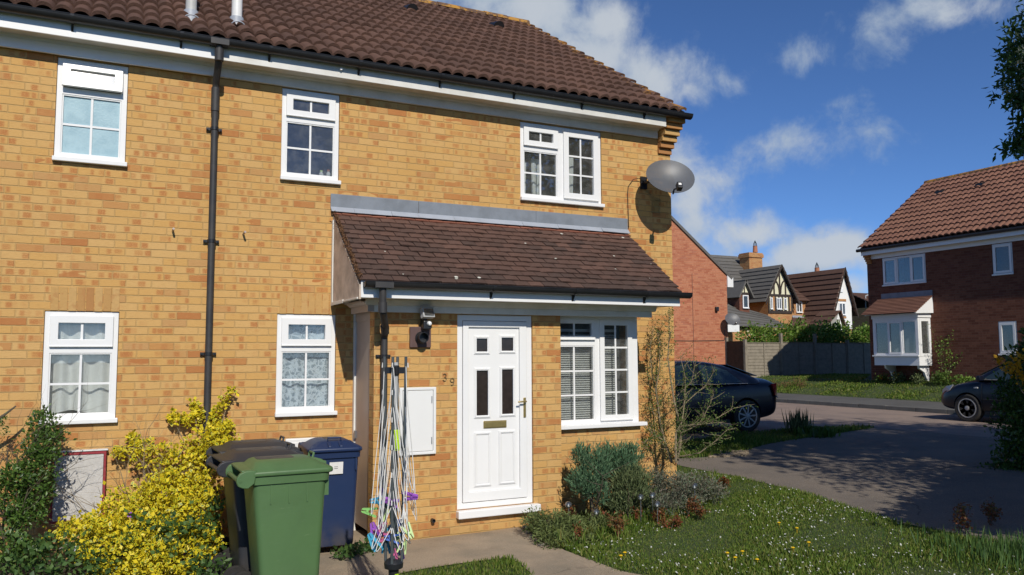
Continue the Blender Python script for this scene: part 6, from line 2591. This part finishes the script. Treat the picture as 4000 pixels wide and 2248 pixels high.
courses(k, [(g0[0]-3.2, Y4-.2, g0[2]-2.6), (g0[0]-3.2, Y4+1.5, g0[2]-2.6), (g0[0], Y4+1.5, g0[2]), (g0[0], Y4-.2, g0[2])], 7, .06)
k.build('porch_roof', 'brown_tile', tb2)
# linking block with the two small windows
Y5 = 32.0
while Y5 < 40:
    q = atc(1540, 980, Y5)
    if q[0] >= xa-(za-q[2])/sl2-.1 and Y5 > 33.3:
        break
    Y5 += .05
k0, k1 = atc(1300, 970, Y5), atc(1540, 980, Y5)
zk = float(k0[2])
zk0 = float(atc(1400, 1150, Y5)[2])
k = MB()
k.box(float(k0[0])-.5, float(k1[0])+.5, Y5, Y5+5, .3, zk)
lk = k.build('link_wall', 'orange_brick', tb2)
YR = Y5+4.0
rz_ = float(atc(1200, 705, YR)[2])
k = MB()
courses(k, [(float(k0[0])-.6, Y5-.3, zk-.15), (float(k1[0])+.3, Y5-.3, zk-.15), (float(k1[0])+.3, YR, rz_), (float(k0[0])-.6, YR, rz_)], 10, .07)
k.slab([(float(k1[0])+.3, YR+4, zk-.15), (float(k0[0])-1.6, YR+4, zk-.15), (float(k0[0])-1.6, YR+.001, rz_), (float(k1[0])+.3, YR+.001, rz_)], .1)
k.build('link_roof', 'brown_tile', tb2)
for a_, b_, n in ((1338, 1402, 2), (1445, 1478, 1)):
    w0, w1_ = atc(a_, 995, Y5), atc(b_, 1115, Y5)
    small_window(tb2, float(w0[0]), float(w1_[0]), float(w1_[2]), float(w0[2]), Y5, n)
k = MB()
courses(k, [tuple(atc(1290, 1290, Y5-3)), tuple(atc(1660, 1290, Y5-3)), tuple(atc(1480, 1160, Y5-.1)), tuple(atc(1305, 1165, Y5-.1))], 7, .06)
k.build('lean_to_roof', 'brown_tile', tb2)
k = MB()
q0, q1 = atc(1305, 1140, Y5-.12), atc(1480, 1165, Y5-.12)
k.box(float(q0[0]), float(q1[0]), Y5-.13, Y5-.11, float(q1[2]), float(q0[2]))
k.build('lead_flashing', 'lead_light', tb2)
q = atc(1558, 690, 35)
k = MB()
k.lathe([(.2, q[2]-.3), (.17, q[2]+.25), (.19, q[2]+.28), (.15, q[2]+.3)], (q[0], 35, 0), 12)
cp = k.build('chimney_pot', 'terracotta', tb2, smooth=True)
k = MB()
for i in range(6):
    t = i*PI/3
    k.tube([(q[0]+.13*math.cos(t), 35+.13*math.sin(t), q[2]+.28), (q[0]+.11*math.cos(t), 35+.11*math.sin(t), q[2]+.45), (q[0], 35, q[2]+.7)], .016, 4)
k.build('cowl', 'dark_steel', cp)

dh = thing('brick_house', 'distant brown roofed low house between the white gable and the house across the road', 'house', (58, 42, .8))
a0, a1, a2 = atc(1905, 905, 42), atc(2110, 935, 42), atc(1920, 1080, 38)
k = MB()
zt2, ze2 = float(a0[2]), float(atc(1950, 1010, 38)[2])
xx0, xx1 = float(a0[0])-1, float(a1[0])+4
courses(k, [(xx0-1, 37.5, ze2-.3), (xx1, 37.5, ze2-.3), (xx1, 42, zt2), (xx0+.5, 42, zt2)], 9, .08)
k.slab([(xx1, 46.5, ze2-.3), (xx0-1, 46.5, ze2-.3), (xx0+.5, 42.001, zt2), (xx1, 42.001, zt2)], .1)
k.build('roof', 'brown_tile', dh)
MB().box(xx0, xx1-.5, 38, 46, .3, ze2-.25).build('wall', 'orange_brick', dh)
small_window(dh, xx0+2.0, xx0+3.2, ze2-1.6, ze2-.6, 38, 2)
lp = atc(2056, 935, 40)
k = thing('street_lamp', 'thin grey street lamp rising behind the white gable', 'street lamp', (lp[0], 40, .8))
q = MB()
q.tube([(lp[0], 40, .8), (lp[0], 40, lp[2])], [.07, .045], 8)
q.build('lamp_post', 'galv', k, smooth=True)
q = MB()
q.tube([(lp[0], 40, lp[2]-.02), (lp[0]+.35, 39.95, lp[2]+.06), (lp[0]+.9, 39.9, lp[2]+.08)], [.04, .07, .09], 8)
q.build('lamp_head', 'galv', k, smooth=True)

# ---------------------------------------------------------------- trees and bushes


def tree(name, label, base, trunk, limbs, blobs, nc, per, cs, size, mat, seed, ratio=.5, group=None, flowers=None, extra=None):
    t = thing(name, label, 'tree', base, group)
    mb = MB()
    for pts, r0, r1 in [trunk]+limbs:
        n = len(pts)
        mb.tube(pts, [r0+(r1-r0)*i/(n-1) for i in range(n)], 8)
    mb.build('trunk', 'bark', t, smooth=True)
    P_, D_ = clumps(blobs, nc, per, cs, seed, .35)
    leaves('crown', P_, size, mat, t, dirs=D_*.3+np.array([0, 0, -.2]), ratio=ratio, seed=seed+1)
    if extra:
        P_, D_ = clumps(extra, 330, 16, .075, seed+7, .2)
        leaves('outer_leaves', P_, .115, mat, t, dirs=D_*.4+np.array([0, 0, -.35]), ratio=.36, seed=seed+8)
    if flowers:
        P_, D_ = clumps(flowers, 26, 40, .05, seed+3, .2)
        P_[:, 2] = P_[:, 2]*1.0
        leaves('flower_heads', P_, .035, 'flower_cream', t, seed=seed+4, ratio=.9)
    return t


def dirpt(px, py, D):
    q = atD(px, py, D)
    return tuple(float(c) for c in q)


TB = [(13.2, -5.4, 5.2), (11.2, -5.2, 4.2)]
e1 = dirpt(2600, 120, 11.5)
e2 = dirpt(2600, 230, 11.3)
e3 = dirpt(2590, 360, 11.2)
e4 = dirpt(2620, 40, 11.6)
blobs = [((12.6, -5.4, 4.8), (1.9, 1.5, 1.3)), ((11.4, -5.9, 3.9), (1.5, 1.3, .9)), ((13.6, -6.2, 6.2), (1.9, 1.6, 1.4)), ((14.6, -5.4, 4.4), (1.5, 1.5, 1.1)), ((10.4, -6.4, 3.4), (1.0, .9, .7)),
         (e1, (.42, .4, .35)), (e2, (.45, .4, .28)), (dirpt(2650, 180, 11.5), (.8, .7, .7)), (e3, (.30, .3, .2)), (e4, (.42, .4, .4)), (dirpt(2555, 235, 11.2), (.22, .2, .10)), (dirpt(2545, 175, 11.2), (.18, .18, .08)), (dirpt(2560, 365, 11.1), (.2, .2, .10)), (dirpt(2640, 320, 11.4), (.5, .45, .3))]
tree('elder_tree', 'leafy elder tree with cream flower heads reaching in at the upper right edge', (12.6, -5.6, .26), ([(12.6, -5.6, .2), (12.5, -5.5, 1.6), (12.7, -5.5, 3.0), (12.8, -5.6, 4.6)], .16, .05),
     [([(12.5, -5.5, 1.6), (11.8, -5.6, 3.0), (11.2, -5.8, 4.0)], .08, .02), ([(12.7, -5.5, 3.0), (13.6, -5.8, 4.6), (13.9, -6.0, 6.2)], .08, .02), ([(12.6, -5.5, 2.4), (12.0, -4.4, 4.0), e2], .06, .012), ([(12.0, -4.4, 4.0), (11.8, -3.9, 5.2), e1], .035, .01), ([(12.2, -4.8, 3.4), e3], .03, .008)],
     blobs[:5], 700, 15, .14, .15, 'leaf_tree', 101, .36, extra=blobs[5:], flowers=[(dirpt(2565, 150, 11.1), (.15, .15, .25)), (dirpt(2550, 173, 11.15), (.07, .05, .05)), (e1, (.4, .35, .35)), (e2, (.4, .35, .3))])
blobs = [((9.6, -5.2, 3.1), (1.3, .9, .7)), ((8.6, -5.9, 3.9), (1.2, .9, .8)), ((10.5, -4.4, 2.2), (.7, .6, .5)), ((9.6, -6.4, 4.6), (1.2, 1.0, .8))]
tree('rowan_tree', 'small leafy tree just outside the right edge, dappling the drive with shade', (9.7, -5.9, .21), ([(9.7, -5.9, .2), (9.6, -5.8, 1.6), (9.5, -5.9, 3.2), (9.3, -6.1, 4.6)], .11, .03),
     [([(9.6, -5.8, 1.6), (10.1, -5.0, 2.6)], .05, .015), ([(9.6, -5.85, 2.3), (8.8, -5.9, 3.8)], .05, .015)], blobs, 420, 15, .13, .11, 'leaf_tree', 105, .4)
blobs = [((12.5, -9, 9), (2.6, 2, 1.8)), ((10.6, -8.8, 7.6), (1.9, 1.5, 1.4)), ((14.6, -9.2, 7.5), (2.4, 2, 1.6)), ((12.8, -9.8, 6), (2.6, 2, 1.6)), ((10.4, -9.2, 5.2), (1.6, 1.4, 1.1)), ((15.6, -9.4, 5.2), (1.9, 1.6, 1.3)), ((9.4, -8.4, 9.0), (1.9, 1.6, 1.2)), ((8.6, -7.8, 7.6), (1.5, 1.3, 1.1)), ((8.0, -8.8, 10.3), (1.9, 1.5, 1.2)), ((10.6, -8.6, 10.4), (1.8, 1.5, 1.1)), ((13.6, -8.2, 6.6), (2, 1.5, 1.2)), ((11.8, -7.6, 6.2), (1.6, 1.2, 1.1))]
tree('lime_tree', 'large spreading tree beyond the right edge, shading the drive and the verge', (12.8, -9.6, .26), ([(12.8, -9.6, .2), (12.9, -9.6, 2.8), (12.8, -9.6, 5.8), (12.6, -9.4, 9)], .28, .06),
     [([(12.9, -9.6, 2.8), (10.8, -9.2, 5.2), (9.8, -9.0, 8.2)], .12, .03), ([(12.9, -9.6, 3.2), (14.6, -9.3, 5.2), (15.4, -9.3, 7.0)], .12, .03)], blobs, 1900, 14, .2, .21, 'leaf_tree', 161, .6)
for i, (bx_, by_, hh_) in enumerate(((-6, -30, 9.0), (7, -33, 11.0), (20, -27, 15.5))):  # unseen trees, added to block low sky and reflect in the windows
    blobs = [((bx_, by_, hh_*.62), (2.6, 2.4, hh_*.26)), ((bx_-1.4, by_+.6, hh_*.45), (1.7, 1.6, hh_*.16)), ((bx_+1.5, by_-.3, hh_*.5), (1.8, 1.6, hh_*.18))]
    tree('unseen_tree', ('unseen rounded tree added behind the viewer, to the left', 'unseen tall rounded tree added straight behind the viewer', 'rounded tree behind the viewer, to the right')[i], (bx_, by_, H(bx_, by_)), ([(bx_, by_, 0), (bx_+.1, by_, hh_*.3), (bx_, by_+.1, hh_*.65)], .22, .06),
         [([(bx_+.1, by_, hh_*.3), (bx_-1.2, by_+.5, hh_*.47)], .1, .03), ([(bx_+.1, by_, hh_*.33), (bx_+1.3, by_-.2, hh_*.52)], .1, .03)], blobs, 420, 12, .28, .3, 'leaf_tree', 171+i, .6)
# big dark bush with orange flowers at the right edge
bb = thing('flowering_bush', 'tall dark bush with orange flowers at the right edge of the picture', 'bush', (10.1, -2.6, .23))
BBl = [(dirpt(2593, 925, 11.0), (.30, .3, .30)), (dirpt(2568, 1000, 11.0), (.26, .3, .3)), (dirpt(2573, 1090, 11.0), (.32, .35, .35)), (dirpt(2563, 1170, 11.0), (.30, .3, .3)), (dirpt(2578, 1235, 11.0), (.40, .35, .3)), (dirpt(2528, 1250, 11.0), (.25, .3, .2)), (dirpt(2563, 905, 11.0), (.14, .12, .10)),
       (dirpt(2638, 1000, 11.2), (.5, .5, .8)), (dirpt(2648, 1150, 11.2), (.5, .5, .6)), (dirpt(2628, 860, 11.1), (.3, .3, .25))]
P_, D_ = clumps(BBl, 1000, 15, .06, 111, .4)
P_[:, 2] = np.maximum(P_[:, 2], .24)
leaves('foliage', P_, .07, 'leaf_dark', bb, dirs=D_*.5+np.array([0, 0, .3]), ratio=.45, seed=112)
P_, D_ = clumps([(dirpt(2540, 920, 10.85), (.12, .1, .05)), (dirpt(2556, 935, 10.8), (.12, .1, .10)), (dirpt(2568, 905, 10.8), (.12, .1, .08)), (dirpt(2515, 905, 10.9), (.09, .06, .03)), (dirpt(2572, 960, 10.8), (.08, .08, .08))], 40, 6, .03, 113, .2)
leaves('flowers', P_, .055, 'flower_orange', bb, ratio=.7, seed=114)
twigs(bb, (10.1, -2.6, .23), 6, 1.5, .3, .02, 115, mat='bark', lev=1)
# unseen bush past the right edge, added and shaped to shade the drive
db = thing('shade_bush', 'dense unseen bush beyond the right edge, added to shade the drive', 'bush', (8.6, -4.6, .19))
P_, D_ = clumps([((8.9, -5.2, 1.0), (.6, .5, .9)), ((8.1, -5.9, 1.2), (.6, .6, 1.1)), ((9.8, -4.6, .9), (.6, .5, .8)), ((8.0, -6.6, 1.7), (.8, .6, 1.2)), ((9.2, -6.0, 1.8), (.9, .7, 1.3)), ((10.4, -5.4, 1.7), (.9, .7, 1.2)), ((7.35, -6.25, 2.5), (.55, .5, .5)), ((7.9, -5.8, 2.3), (.6, .5, .6)), ((8.6, -5.6, 2.3), (.6, .5, .6)), ((9.4, -5.6, 2.6), (.8, .5, .7)), ((10.4, -6.0, 2.6), (.9, .6, .8)), ((7.8, -6.6, 2.9), (.7, .5, .6)), ((8.9, -6.4, 3.1), (.9, .5, .6)), ((7.0, -6.5, 2.75), (.4, .4, .35))], 2300, 14, .08, 121, .4)
P_[:, 2] = np.maximum(P_[:, 2], .2)
leaves('foliage', P_, .12, 'leaf_dark', db, dirs=D_*.5+np.array([0, 0, .3]), ratio=.5, seed=122)
twigs(db, (8.6, -4.9, .19), 5, 1.0, .3, .02, 123, mat='bark', lev=1)

# clumps by the drive and on the far bank


def tuft(name, label, px, py, n, h_, sp, mat, seed, w=.012, cat='plant'):
    g = atG(px, py)
    r = np.random.default_rng(seed)
    P_ = np.stack([g[0]+r.normal(0, sp, n), g[1]+r.normal(0, sp, n), np.full(n, g[2]+.005)], 1)
    P_[:, 2] -= .02
    o = leaves(name, P_, h_, mat, None, dirs=r.normal(0, .3, (n, 3))*np.array([1, 1, 0])+np.array([0, 0, 2.2]), spread=.25, ratio=w/h_*2, seed=seed, org=tuple(g), fold=.02)
    return tag(o, label, cat)


tuft('grass_tussock', 'spiky dark tussock of long grass beside the drive, behind the saloon', 2010, 1092, 200, .42, .10, 'leaf_olive', 131)
tuft('leafy_tussock', 'low bushy weed clump beside the spiky tussock on the drive edge', 2050, 1100, 800, .17, .12, 'leaf_dark', 132, .03)
tuft('grass_tussock', 'coarse blue green grass tussock at the lower right corner of the lawn', 2545, 1402, 1100, .15, .28, 'leaf_weed', 133, .005)
g = atG(2005, 985)
ds = thing('dead_shrub', 'brown dead low shrub on the bank in front of the lit fence', 'shrub', (22.0, float(at(2000, 980, 14)[1])*0+12.3, .6))
q = atX(2000, 978, 22.0)
P_, D_ = clumps([((22.0, q[1], .70), (.3, .5, .22)), ((21.9, q[1]+.8, .66), (.25, .3, .16))], 70, 14, .05, 141, .3)
P_[:, 2] = np.maximum(P_[:, 2], .52)
ORG[ds.name] = Vector((22.0, float(q[1]), .62))
ds.location = ORG[ds.name]
leaves('foliage', P_, .06, 'leaf_brown', ds, dirs=D_*.5+np.array([0, 0, .4]), ratio=.3, seed=142)

# ---------------------------------------------------------------- grass, daisies, gravel
LAWN = pathR+[(7.5, -9), (7.5, -5.2)]+drv_lo[::-1]+[(7.4, 1.1), (6.61, 1.1), (6.61, -.02), (5.62, -.03), (5.6, -.63), (4.46, -.63), (4.2, -.77)]
LAWN2 = [g2(1000, 1447), g2(1080, 1432), g2(1200, 1415), g2(1270, 1408), g2(1305, 1418), g2(1335, 1446), (3.0, -8), (1.4, -8), (1.4, -2.6)]
VERGE = drv_hi+[(13.2, 4.0), (12.0, 3.9), (7.0, 3.55), (6.7, .9)]
sheet('lawn', LAWN, 'turf', .003)


def field(name, label, poly, dens, h_, w, seed, mat='grass', hole=None, jag=.03, cull=None):
    r = np.random.default_rng(seed)
    pa = np.array(poly)
    lo, hi = pa.min(0), pa.max(0)
    n = int(dens*np.prod(hi-lo))
    x = r.uniform(lo[0], hi[0], n)
    y = r.uniform(lo[1], hi[1], n)
    ok = inpoly(x+r.normal(0, jag, n), y+r.normal(0, jag, n), poly)
    if cull:
        ok &= cull(x, y)
    x, y = x[ok], y[ok]
    n = len(x)
    pat = .75+.5*np.sin(x*2.1+np.sin(y*1.7))*np.sin(y*2.6+np.cos(x*1.3))
    z = Hv(x, y)+.003
    P_ = np.stack([x, y, z], 1)
    o = leaves(name, P_, h_*np.clip(pat, .45, 1.4), mat, None, dirs=np.array([0, 0, 1.6]), spread=.6, ratio=w/h_*2.2, seed=seed, fold=.05)
    return tag(o, label, 'grass', kind='stuff')


inview = lambda x, y: (y > -8.4+.45*x) & ((y+8.508) > x*.50)
field('lawn_grass', 'mown grass of the front lawn', LAWN, 5200, .045, .005, 151, cull=inview)
field('lawn_grass', 'small patch of grass in the foreground beside the path', LAWN2, 5200, .05, .005, 152, cull=lambda x, y: y > -5.2)
field('verge_grass', 'long grass strip between the drive and the saloon car', VERGE, 1600, .085, .009, 153)
field('bank_grass', 'grass bank below the house across the road', [(21.12, -3), (23.15, -3), (23.15, 11), (27, 14), (27, 15.9), (21.12, 15.9)], 620, .07, .016, 154)
E2 = [g2(1340, 1330), g2(1420, 1383), g2(1560, 1420), g2(1700, 1330), g2(1840, 1230), g2(1820, 1195), g2(1700, 1180)]
field('border_grass', 'longer tufted grass among the border plants below the porch window', [(pathR[0][0], pathR[0][1]), pathR[1], pathR[2], g2(1560, 1370), g2(1700, 1310), g2(1830, 1245), g2(1790, 1185), (6.5, -.4), (4.5, -.7)], 700, .15, .006, 155)
# daisies and dandelions
r = np.random.default_rng(9)
pa = np.array(LAWN)
x = r.uniform(3, 7.6, 14000)
y = r.uniform(-6, 1, 14000)
dn = np.sin(x*1.9+1)*np.sin(y*2.3)+np.sin(x*4.1)*np.sin(y*3.7+2)*.6
ok = inpoly(x, y, LAWN) & inview(x, y) & (r.random(14000) < np.clip(.17+.2*dn, .03, .5)) & ((y < -.9) | (x > 6.8))
x, y = x[ok], y[ok]
V, Fa, rn = [], [], []
for i in range(len(x)):
    z = H(x[i], y[i])+.035+.012*r.random()
    rad = r.uniform(.0045, .0085)
    tl_ = r.normal(0, .35, 2)
    o = len(V)
    for j in range(7):
        t = 2*PI*j/7
        a_, b_ = rad*math.cos(t), rad*math.sin(t)
        V.append((x[i]+a_, y[i]+b_, z+a_*tl_[0]+b_*(tl_[1]+.35)))
    for j in range(1, 6):
        Fa.append((o, o+j, o+j+1))
        rn.append(r.random())
tag(np_mesh('lawn_daisies', np.array(V), np.array(Fa), np.array(rn), 'daisy'), 'white daisies scattered through the lawn', 'flowers', kind='stuff')
DND = [(1830, 1408), (1850, 1420), (1868, 1404), (2005, 1344), (1960, 1330), (1995, 1395), (2035, 1381), (1905, 1425), (1562, 1415), (1572, 1407)]
base = None
for i, (px, py) in enumerate(DND):
    g = atG(px, py)
    if base is None:
        mb = MB()
        mb.lathe([(.002, .048), (.013, .052), (.018, .058), (.012, .064), (.002, .066)], (0, 0, 0), 10)
        mb.tube([(0, 0, 0), (.003, 0, .05)], .0022, 5)
        base = o = mb.build('dandelion', 'dandelion', smooth=True)
    else:
        o = base.copy()
        COL.objects.link(o)
    o.location = tuple(g)
    tag(o, 'yellow dandelion flower in the daisy strewn lawn', 'flower', 'dandelions in the lawn')
# pale gravel by the drive
rr = np.random.default_rng(12)
c = atG(1815, 1142)
c2 = atG(1850, 1141)
mb = MB()
for i in range(420):
    t = rr.random()
    px, py = 1785+95*t, 1147-4*t+rr.normal(0, 3.2)
    g = atG(px, py)
    s_ = rr.uniform(.010, .022)
    ax = Matrix.Rotation(rr.uniform(0, 3), 3, 'Z') @ Matrix.Rotation(rr.uniform(-.5, .5), 3, 'X')
    mb.obox((g[0], g[1], g[2]+.02), (ax.col[0], ax.col[1], ax.col[2]), s_*1.3, s_*.8, s_*.6, rr.random())
o = mb.build('gravel', 'gravel', recalc=False)
tag(o, 'spill of pale gravel at the edge of the drive', 'gravel', kind='stuff')
